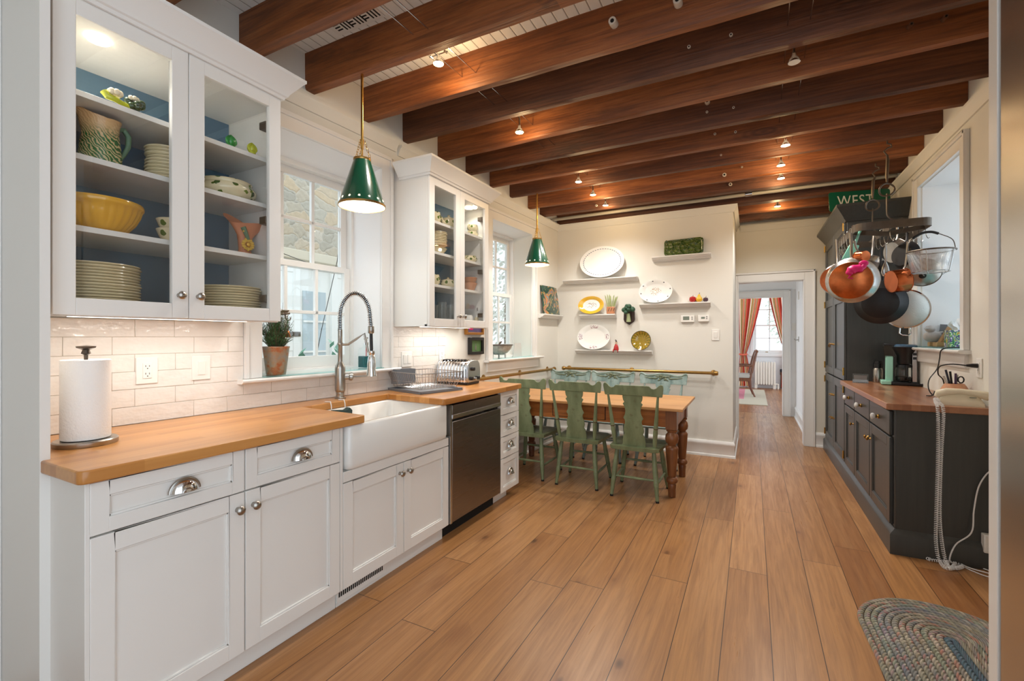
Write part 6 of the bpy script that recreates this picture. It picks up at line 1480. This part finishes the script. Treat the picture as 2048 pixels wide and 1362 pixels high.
# pens in a painted pot
x, y = 1.125, 3.83; t = thing('pen_pot', 'painted flower pot holding pens and scissors behind the telephone', 'pen pot', (x, y, ZR))
part('pot', MB().lathe([(0, 0), (.05, 0), (.072, .03), (.074, .05), (.055, .09), (.045, .105), (.040, .105), (.05, .06), (0, .02)], (x, y, ZR), 24), M['pot'], t)
for k, (dx, dy, mt) in enumerate(((-.03, 0, 'navy'), (-.012, .01, 'black'), (.0, -.012, 'plant'), (.012, .008, 'nickel'), (-.04, -.01, 'steel'))): part('pen', MB().tube([(x+dx*.3, y+dy, ZR+.03), (x+dx*1.4, y+dy*1.5, ZR+.19-.01*k)], .006, 6), M[mt], t)
part('scissors', MB().tube([(x+.03+.014*cos(q*PI/5), y, ZR+.13+.02*sin(q*PI/5)) for q in range(10)], .004, 6, closed=True), M['black'], t)
# black cords
t = thing('appliance_cord', 'black power cord plugged into the right wall outlet', 'cord', (1.19, 3.70, 1.12))
part('plug', MB().tube([(1.188, 3.698, 1.125), (1.165, 3.70, 1.126), (1.14, 3.705, 1.126)], [.014, .012, .006], 8), M['black'], t)
part('cord', MB().tube(cat([(1.14, 3.705, 1.126), (1.08, 3.74, 1.13), (1.045, 3.80, 1.11), (1.05, 3.84, 1.06), (1.085, 3.88, 1.02), (1.10, 3.90, .93), (1.08, 3.90, ZR+.006)]), .0038, 6), M['blackcord'], t)
t = thing('lamp_cord', 'black cord dropping from the right window sill to the counter beside the telephone', 'cord', (1.13, 4.0, ZR))
part('cord', MB().tube(cat([(1.25, 4.05, 1.226), (1.16, 4.06, 1.224), (1.13, 4.08, 1.205), (1.128, 4.10, 1.15), (1.115, 4.10, 1.08), (1.07, 4.08, 1.01), (1.06, 4.06, .95), (1.075, 4.04, ZR+.008), (1.095, 4.02, ZR+.02), (1.09, 4.05, ZR+.03), (1.07, 4.02, ZR+.006), (1.03, 3.98, ZR+.006)]), .0038, 6), M['blackcord'], t)
# right sill
ZQ = 1.222
single('glass_shelf', MB().box(XR-.05, XR+.33, 3.945, 4.775, 1.2195, 1.2265), M['teal'], 'teal-edged glass plate lying on the right window sill', 'glass plate'); ZQ = 1.2268
x, y = 1.252, 4.70; t = thing('bird_figure', 'fat grey clay bird on a small block on the right window sill', 'ornament', (x, y, ZQ))
part('block', MB().box(x-.025, x+.025, y-.025, y+.025, ZQ, ZQ+.03), M['wood'], t, .003)
part('body', MB().sph((x, y, ZQ+.072), (.058, .05, .044), 18, 12), M['clay'], t); part('head', MB().sph((x-.018, y-.012, ZQ+.132), (.032, .030, .028), 16, 10), M['clay'], t); part('beak', MB().tube([(x-.035, y-.03, ZQ+.138), (x-.062, y-.045, ZQ+.134)], [.012, .003], 8), M['clay'], t)
part('tail', MB().tube([(x+.03, y+.02, ZQ+.09), (x+.07, y+.03, ZQ+.11)], [.02, .006], 8), M['clay'], t)
mb = MB(); mb.M = Matrix.Translation((1.345, 4.745, ZQ)) @ Matrix.Rotation(math.radians(-20), 4, 'Z'); mb.prism([(-.05, 0), (.05, 0), (.02, .165), (-.035, .17)], 'y', -.004, .004); single('slate_card', mb, M['slate'], 'small grey card propped behind the clay bird on the right sill', 'card')
t = thing('wooden_wedge', 'pale wooden wedge block on a plank on the right window sill', 'ornament', (1.29, 4.60, ZQ))
part('plank', MB().box(1.235, 1.345, 4.55, 4.64, ZQ, ZQ+.03), M['wood'], t, .003); part('wedge', MB().prism([(1.26, ZQ+.03), (1.335, ZQ+.03), (1.335, ZQ+.15), (1.318, ZQ+.15)], 'y', 4.57, 4.63), M['wood'], t, .003)
single('green_book', MB().box(1.355, 1.39, 4.62, 4.71, ZQ, ZQ+.155), pm('dark green book', (60,84,72), .5), 'dark green upright booklet between the wedge and the tissue box', 'book', bevel=.002)
t = thing('tissue_box', 'tissue box with a bright purple and green print on the right window sill', 'tissue box', (1.33, 4.49, ZQ))
part('box', MB().box(1.275, 1.395, 4.43, 4.545, ZQ, ZQ+.12), M['tbox'], t, .002)
mb = MB()
mb.grid(9, 7, lambda i, j: (1.335+(i-4)*.008*(1+j*.1)+.008*sin(j*1.1), 4.49+.012*sin(i*1.3+j*.5), ZQ+.118+j*.013*(1-.35*abs(i-4)/4+.25*sin(i*1.7)))); part('tissue', mb, M['tissue'], t, smooth=60)
# ================= POT RACK =================
rx0, rx1, ry0, ry1, rz = .68, 1.115, 4.16, 4.98, 2.105
t = thing('pot_rack', 'rectangular wrought iron pot rack hanging from the beams by the right window', 'pot rack', (.9, 4.55, rz))
mb = MB(); pp = rr(rx0, rx1, ry0, ry1, .06, 5); pp.append(pp[0]); mb.strap([(p[0], p[1], rz) for p in pp], .055, .006, (0, 0, 1)); part('frame', mb, M['iron'], t)
for (y, hz, hx, rn) in ((4.34, 2.765, .897, 2.40), (4.80, 2.742, .915, 2.40)):
    xr_ = .895
    part('beam_hook', MB().tube([(hx+.0, y, hz+.004), (hx+.0, y, hz-.02), (hx+.022, y, hz-.03), (hx+.026, y, hz-.048), (hx, y, hz-.055), (hx-.02, y, hz-.075), (hx, y, hz-.11)], .006, 8), M['iron'], t)
    part('hanger', MB().tube([(hx, y, hz-.105), (xr_+.004, y, hz-.14), (xr_, y, rn+.11), (xr_, y, rn+.055)], [.006, .011, .011, .006], 10), M['iron'], t)
    part('ring', MB().tube([(xr_+.046*cos(q*PI/10), y+.01*sin(q*PI/5), rn+.046*sin(q*PI/10)) for q in range(20)], .0065, 8, closed=True), M['iron'], t)
    mb = MB(); mb.strap(cat([(xr_, y, rn-.03), (xr_, y, rn-.14), (xr_+.006, y, rn-.20), (xr_+.045, y, rn-.235), (xr_+.09, y, rn-.225), (xr_+.105, y, rn-.27), (xr_+.085, y, rn-.33), (xr_+.02, y, rn-.335)], 4), .026, .006, (0, 1, 0)); part('arch_strap', mb, M['iron'], t)
    mb = MB(); mb.strap([(rx0, y, rz-.004), (xr_, y, rz-.036), (rx1, y, rz-.004)], .036, .006, (0, 0, 1)); part('cross_bar', mb, M['iron'], t)
mb = MB(); mb.strap([(.90, 4.18, rz), (.90, 4.96, rz)], .038, .005, (0, 0, 1)); part('centre_bar', mb, M['iron'], t)
gS = 'S hooks on the pot rack'
def shook(x, y, lab, l=.10):
    mb = MB().tube(cat([(x+.012, y, rz-.005), (x+.012, y, rz+.030), (x, y, rz+.036), (x-.010, y, rz+.022), (x-.009, y, rz-.03), (x-.004, y, rz-l+.02), (x+.008, y, rz-l), (x+.016, y, rz-l+.014)], 3), .0026, 6)
    return single('s_hook', mb, M['chrome'], lab, 'hook', gS)
for k, y in enumerate((4.27, 4.38, 4.49, 4.60, 4.71, 4.82, 4.90)): shook(rx0, y, 'steel S hook on the left bar of the pot rack, '+ORD[k]+' from the near end')
for k, y in enumerate((4.24, 4.41, 4.53, 4.66)): shook(.90, y, 'steel S hook on the middle bar of the pot rack, '+ORD[k]+' from the near end')
for k, y in enumerate((4.30, 4.45, 4.58)): shook(rx1, y, 'steel S hook on the right bar of the pot rack, '+ORD[k]+' from the near end')
def pan(name, label, catg, c, d, r, h, mat, base=None, hdir=(0, 0, 1), hl=.2, hm='nickel', flare=.85, rimr=.004, hw=.009, deep=True):
    """open pan whose base faces d; handle runs along hdir"""
    c = Vector(c); d = Vector(d).normalized(); t = thing(name, label, catg, c)
    P = [(0, 0), (r*flare*.96, 0), (r*flare, .006), (r, h), (r+rimr, h+.002), (r-.002, h+.003), (r*flare-.006, .010), (0, .006)]
    mb = MB().lathe(P, c, 44, -d); part('body', mb, mat, t, smooth=50)
    if base: part('base_disc', MB().lathe([(0, -.003), (r*flare*.93, -.003), (r*flare*.96, 0), (0, .0)], c, 40, -d), base, t)
    hv = Vector(hdir).normalized(); p0 = c-d*(h*.75)+hv*(r*.97); p1 = p0+hv*hl
    part('handle', MB().tube([p0, p0+hv*.02-d*.01, p0+hv*hl*.5-d*.012, p1-d*.006, p1], [hw*.8, hw, hw*1.15, hw*1.2, hw*.8], 10, sq=.6), M[hm], t)
    return t, c, d
face = lambda p, k=(0, 0, 0): (Vector((0, 0, EYE))+Vector(k)-Vector(p)).normalized()
c = PY(1701, 561, 4.16); t, c, d = pan('copper_skillet', 'large copper-bottomed steel skillet at the near left of the pot rack', 'pan', c, (-.32, -1, -.12), .165, .055, M['steel'], M['copperold'], (.0, .08, 1), .20)
c2_ = PY(1668, 560, 4.72); pan('copper_skillet', 'copper-bottomed saute pan partly hidden behind the larger copper skillet', 'pan', c2_, (-.5, -.85, -.1), .135, .07, M['steel'], M['copper'], (0, .1, 1), .22)
c = PY(1760, 606, 4.44); pan('cast_iron_skillet', 'black cast iron skillet hanging lowest on the pot rack', 'pan', c, (-.25, -1, -.15), .165, .05, M['castiron'], M['castiron'], (.06, .12, 1), .17, 'castiron', .74, hw=.012)
c = PY(1792, 563, 4.30); pan('copper_saucepan', 'copper saucepan turned sideways in the middle of the pot rack', 'pan', c+Vector((-.03, 0, 0)), (-1, -.30, -.12), .085, .095, M['copper'], None, (.10, 0, 1), .20, 'nickel', .97)
c = PY(1803, 510, 4.50); pan('black_frying_pan', 'small black frying pan edge-on beside the wire strainer', 'pan', c, (-.75, -.55, .05), .105, .04, M['castiron'], None, (.05, .1, 1), .14, 'castiron', .8)
c = PY(1731, 512, 4.16); pan('measuring_cup', 'tiny copper-bottomed measuring pan above the large copper skillet', 'pan', c, (.55, -.8, -.05), .042, .06, M['copper'], M['copper'], (-.2, .2, 1), .09, 'nickel', .97)
c = PY(1738, 540, 4.62); pan('steel_saucepan', 'round stainless saucepan behind the copper pans', 'pan', c, (-.3, -.9, -.3), .10, .09, M['steel'], None, (.1, .1, 1), .20, 'nickel', .8)
c = PY(1783, 505, 4.70); pan('steel_frying_pan', 'narrow stainless pan hanging on the middle bar behind the copper saucepan', 'pan', c, (-.85, -.45, -.1), .10, .05, M['steel'], None, (.0, .05, 1), .16, 'nickel', .85)
# perforated colander
c = PY(1810, 618, 4.58); d = Vector((-.42, -.9, -.1)).normalized(); t = thing('mesh_strainer', 'large round pale mesh strainer behind the black skillet', 'strainer', c)
part('bowl', MB().lathe([(0, -.06), (.07, -.05), (.12, -.02), (.145, .02)], c, 40, -d, cap=False), pm('pale perforated steel', (214,214,210), .45, .4, bump=.8, bs=240, bd=.004), t, smooth=60)
part('rim', MB().lathe([(.143, .015), (.152, .016), (.152, .024), (.143, .024), (.143, .015)], c, 40, -d), M['chrome'], t)
part('loop_handle', MB().tube([c+Vector((-.03, 0, -.148)), c+Vector((-.034, 0, -.19)), c+Vector((-.015, 0, -.205)), c+Vector((.02, 0, -.205)), c+Vector((.036, 0, -.19)), c+Vector((.03, 0, -.148))], .005, 8), M['chrome'], t)
part('hook_bar', MB().tube([c+Vector((.0, .02, .145)), c+Vector((0, .03, .30))], .006, 8), M['nickel'], t)
# fry basket
c = PY(1862, 545, 4.22); t = thing('fry_basket', 'wire mesh fry basket with a bail handle at the right end of the pot rack', 'basket', c)
part('mesh', MB().lathe([(0, -.0), (.085, .0), (.10, .012), (.128, .15)], c, 40, cap=False), M['mesh'], t, smooth=60)
mb = MB(); z0 = c.z+.15
mb.tube([(c.x+.13*cos(q*PI/18), c.y+.13*sin(q*PI/18), z0) for q in range(36)], .0055, 8, closed=True)
part('rim', mb, M['iron'], t)
part('base_ring', MB().tube([(c.x+.10*cos(q*PI/18), c.y+.10*sin(q*PI/18), c.z+.004) for q in range(36)], .003, 6, closed=True), M['steel'], t)
for k in range(5): a = 2*PI*k/5+.5; part('rib', MB().tube([(c.x+.131*cos(a), c.y+.131*sin(a), z0), (c.x+.104*cos(a), c.y+.104*sin(a), c.z), (c.x+.085*cos(a), c.y+.085*sin(a), c.z-.012)], .0028, 6), M['steel'], t)
part('bail', MB().tube(cat([(c.x-.13, c.y, z0), (c.x-.115, c.y, z0+.08), (c.x-.06, c.y, z0+.125), (c.x, c.y, z0+.135), (c.x+.06, c.y, z0+.11), (c.x+.115, c.y, z0+.07), (c.x+.13, c.y, z0)]), .003, 6), M['iron'], t)
part('grip', MB().tube(cat([(c.x-.10, c.y, z0+.098), (c.x-.05, c.y, z0+.131), (c.x+.0, c.y, z0+.136), (c.x+.04, c.y, z0+.120)]), .009, 8), M['black'], t)
c = PY(1845, 548, 4.44); t = thing('saucepan_cover', 'round glass-and-steel pot lid with a black knob below the wire strainer', 'lid', c); d = Vector((-.2, -.85, -.45)).normalized()
part('dome', MB().lathe([(0, 0), (.06, -.005), (.105, -.03), (.11, -.034), (.112, -.03)], c, 36, d, cap=False), M['nickel'], t, smooth=60); part('knob', MB().lathe([(.012, 0), (.01, .018), (.022, .026), (.022, .036), (0, .04)], c, 16, d), M['black'], t)
# teal grater, pink silicone, utensils
c = PY(1702, 503, 4.33); RG = Matrix.Translation(c) @ Matrix.Rotation(.25, 4, 'Y')
t = thing('grater', 'mint green hand grater above the large copper skillet', 'grater', c); mb = MB(); mb.M = RG; mb.prism([(-.045, -.07), (.03, -.07), (.04, .05), (-.02, .06)], 'y', -.015, .015); part('body', mb, M['mint'], t, .004)
mb = MB(); mb.M = RG; mb.tube([(.01, 0, .05), (.015, 0, .14), (.02, 0, .20)], [.010, .008, .012], 8); part('handle', mb, M['mint'], t)
c = PY(1712, 540, 4.10); t = thing('pink_oven_grip', 'bright pink bird-shaped silicone grip on the large copper skillet', 'pot holder', c)
part('body', MB().tube(cat([c+Vector((.05, 0, .06)), c+Vector((.048, 0, .03)), c+Vector((.03, 0, .012)), c+Vector((-.01, 0, .008)), c+Vector((-.035, 0, -.01)), c+Vector((-.04, 0, -.035))], 4), [.006]+[.009]*3+[.018]*4+[.028]*4+[.032]*4+[.024]*3+[.016, .008], 10), M['pink'], t, smooth=60)
part('leg', MB().tube([c+Vector((-.03, 0, -.03)), c+Vector((-.045, 0, -.055)), c+Vector((-.02, 0, -.06))], .006, 6), M['pink'], t)
part('tail', MB().sph(c+Vector((.045, 0, .045)), (.030, .012, .022), 12, 8), M['pink'], t)
for k, (u, y, mt, kd) in enumerate(((1682, 4.88, 'navy', 'dark handled whisk hanging at the far left of the pot rack'), (1689, 4.80, 'red', 'red handled spatula hanging at the left of the pot rack'), (1697, 4.70, 'steel', 'steel ladle hanging behind the mint grater'), (1761, 4.52, 'castiron', 'black turner hanging beside the copper saucepan'), (1771, 4.40, 'steel', 'long steel spoon handle hanging in front of the copper saucepan'))):
    c = PY(u, 505, y); t = thing('kitchen_utensil', kd, 'utensil', c, 'utensils on the pot rack'); top = rz-.095
    part('handle', MB().tube([(c.x, y, top), (c.x+.003, y, top-.07), (c.x, y, top-.15)], [.004, .008, .006], 8), M[mt], t)
    part('head', MB().lathe([(0, 0), (.018, .01), (.028, .04), (.020, .08), (.006, .12), (0, .12)], (c.x, y, top-.26), 14, sy=.4), M['steel'] if mt != 'castiron' else M['castiron'], t)
# ================= BRAIDED RUG =================
mb = MB(); rc = Vector((.762, 2.295, 0)); ang = math.radians(2.5); ca_, sa_ = cos(ang), sin(ang); HW, HL, NR, bw = .3188, .61, 13, .0245
def rring(k, f, n=150):
    w = HW-(k+f)*bw; l = HL-(k+f)*bw; r = w*.98; P = []; st = l-r; s = []
    per = 4*st+2*PI*r
    for i in range(n):
        q = per*i/n
        if q < 2*st: p = (w if r >= w*.97 else w, -st+q)
        elif q < 2*st+PI*r: a = (q-2*st)/r; p = (w*cos(a), st+r*sin(a))
        elif q < 4*st+PI*r: p = (-w, st-(q-2*st-PI*r))
        else: a = PI+(q-4*st-PI*r)/r; p = (w*cos(a), -st+r*sin(a))
        s.append((rc.x+p[0]*ca_-p[1]*sa_, rc.y+p[0]*sa_+p[1]*ca_, q))
    return s
for k in range(NR):
    sec = [(.02, .002), (.12, .010), (.5, .013), (.88, .010), (.98, .002)]
    L_ = [rring(k, f) for f, z in sec]; base = L_[0]
    mb.grid(150, 5, lambda i, j: (L_[j][i][0], L_[j][i][1], sec[j][1]), cu=True, cf=lambda i, j: (base[i][2], float(k), j/4))
single('braided_rug', mb, M['rug'], 'oval multicolour braided wool rug on the floor at lower right', 'rug', smooth=60)
# ================= HALL AND DINING ROOM BEYOND =================
t = thing('door_hook', 'small metal hook on the hall wall past the doorway', 'hook', (.62, 8.2, 1.25))
part('plate', MB().box(.622, .63, 8.15, 8.19, 1.22, 1.30), M['nickel'], t); part('arm', MB().tube([(.625, 8.17, 1.25), (.585, 8.17, 1.245), (.57, 8.17, 1.265)], .007, 6), M['nickel'], t)
t = thing('door_latch', 'small metal catch high on the hall wall past the doorway', 'hook', (.62, 8.2, 1.9)); part('plate', MB().box(.615, .63, 8.1, 8.16, 1.86, 1.98), M['plast'], t)
def drape(label, x0t, x1t, x0m, x1m, zt, zm, y, tail=True):
    t = thing('curtain', label, 'curtain', ((x0t+x1t)/2, y, 0.02), 'striped curtains')
    def mkpanel(za, zb, xa0, xa1, xb0, xb1, n=64, m=14, pw=1.3):
        mb = MB()
        def f(i, j):
            s = i/(n-1); q = j/(m-1); e = q**pw; a0 = xa0+(xb0-xa0)*e; a1 = xa1+(xb1-xa1)*e; wd = abs(a1-a0)
            return (a0+(a1-a0)*s, y+.045*sin(s*PI*13)*(.5+.5*min(1, wd/.4)), za+(zb-za)*q)
        mb.grid(n, m, f, cf=lambda i, j: (i/(n-1)*1.3, 0, 0)); return mb
    part('panel', mkpanel(zt, zm, x0t, x1t, x0m, x1m), M['curtain'], t, smooth=80)
    if tail: part('tail', mkpanel(zm, .04, x0m, x1m, x0m-.05, x1m+.12, m=8, pw=.8), M['curtain'], t, smooth=80)
    part('tieback', MB().tube([(x0m-.02, y-.06, zm), ((x0m+x1m)/2, y-.09, zm-.02), (x1m+.02, y-.06, zm)], .022, 8), M['curtain'], t)
    return t
yc = YD-.14
def DX(u): return PY(u, 600, yc)[0]
drape('striped red and gold curtain tied back on the left of the far window', DX(1474), DX(1526), DX(1480), DX(1493), 2.50, PY(1490, 708, yc)[2], yc)
drape('striped red and gold curtain tied back on the right of the far window', DX(1536), DX(1580), DX(1567), DX(1582), 2.50, PY(1570, 700, yc)[2], yc)
t = thing('radiator', 'ivory cast iron radiator under the far window', 'radiator', (.55, YD-.14, 0))
xa, xb = PY(1512, 740, YD-.15)[0], PY(1549, 740, YD-.15)[0]; n = 8; zt_ = PY(1530, 723, YD-.15)[2]
for k in range(n):
    x = xa+(xb-xa)*k/(n-1); w = (xb-xa)/(n-1)*.42
    mb = MB(); P = [(-w, .12), (-w, zt_-.05), (-w*.6, zt_-.01), (0, zt_), (w*.6, zt_-.01), (w, zt_-.05), (w, .12), (0, .09)]; mb.prism([(x+p[0], p[1]) for p in P], 'y', YD-.22, YD-.10); part('section', mb, M['radiator'], t, .012)
for x in (xa, xb): part('foot', MB().box(x-.03, x+.03, YD-.2, YD-.12, 0, .13), M['radiator'], t, .006)
part('valve', MB().tube([(xb, YD-.16, .12), (xb+.08, YD-.16, .12), (xb+.08, YD-.16, 0)], .02, 8), M['radiator'], t)
single('dining_rug', MB().box(-1.6, PZ(1533, 800, 0)[0], PZ(1520, 811, 0)[1], PZ(1530, 776, 0)[1]-.6, .001, .012), M['rug2'], 'pale bordered rug with a pink field in the room beyond the doorway', 'rug')
# armchair seen from the side, facing left
def armch(label, ox, oy, flip, seatm, seatc, rz_):
    t = thing('armchair', label, 'armchair', (0, 0, 0)); W = M['chairwood']; H = .265
    part('seat', MB().box(-.25, .22, -H, H, .40, .475), M[seatm], t, .015)
    part('seat_rail', MB().box(-.25, .22, -H, H, .33, .40), W, t, .006)
    for y in (-H+.02, H-.02):
        part('leg', MB().tube([(-.22, y, .36), (-.23, y, .18), (-.235, y, 0)], [.025, .02, .016], 8), W, t)
        part('leg', MB().tube([(.20, y, .36), (.22, y, .18), (.29, y, 0)], [.025, .02, .016], 8), W, t)
        part('back_post', MB().tube([(.20, y, .40), (.235, y, .60), (.28, y, .82), (.33, y, .97)], [.026, .024, .022, .020], 8), W, t)
        part('arm', MB().tube([(.25, y, .66), (.10, y*1.05, .665), (-.10, y*1.08, .655), (-.18, y*1.06, .64), (-.19, y, .55), (-.18, y, .44)], [.018, .020, .022, .022, .018, .016], 8), W, t)
    mb = MB(); mb.prism([(.215, .50), (.255, .50), (.345, .95), (.315, .95)], 'y', -H+.04, H-.04); part('back_cushion', mb, M['chairwood'] if not seatc else M[seatc], t, .01)
    part('top_rail', MB().tube([(.33, -H, .965), (.342, 0, .985), (.33, H, .965)], .024, 8), W, t)
    t.location = (ox, oy, 0.012); t.rotation_euler = (0, 0, rz_); return t
p = PZ(1508, 795, 0); armch('wooden armchair with a pale seat seen from the side beyond the doorway', p[0]-.29, p[1]+.20, 1, 'greyseat', None, math.radians(4))
p = PZ(1551, 774, 0); armch('wooden armchair with a navy seat at the right edge of the inner door opening', p[0]+.30, p[1]-.15, -1, 'navy', None, math.radians(8))
single('garden_lawn', MB().box(-8, 8, YD+.6, YD+14, -.3, -.2), pm('winter lawn', (176,180,160), .9), 'pale lawn outside the far window', 'ground', kind='structure')
tree('blurred grey green tree outside the far dining room window', 1.4, YD+5, 3.6, 1.0, 2)
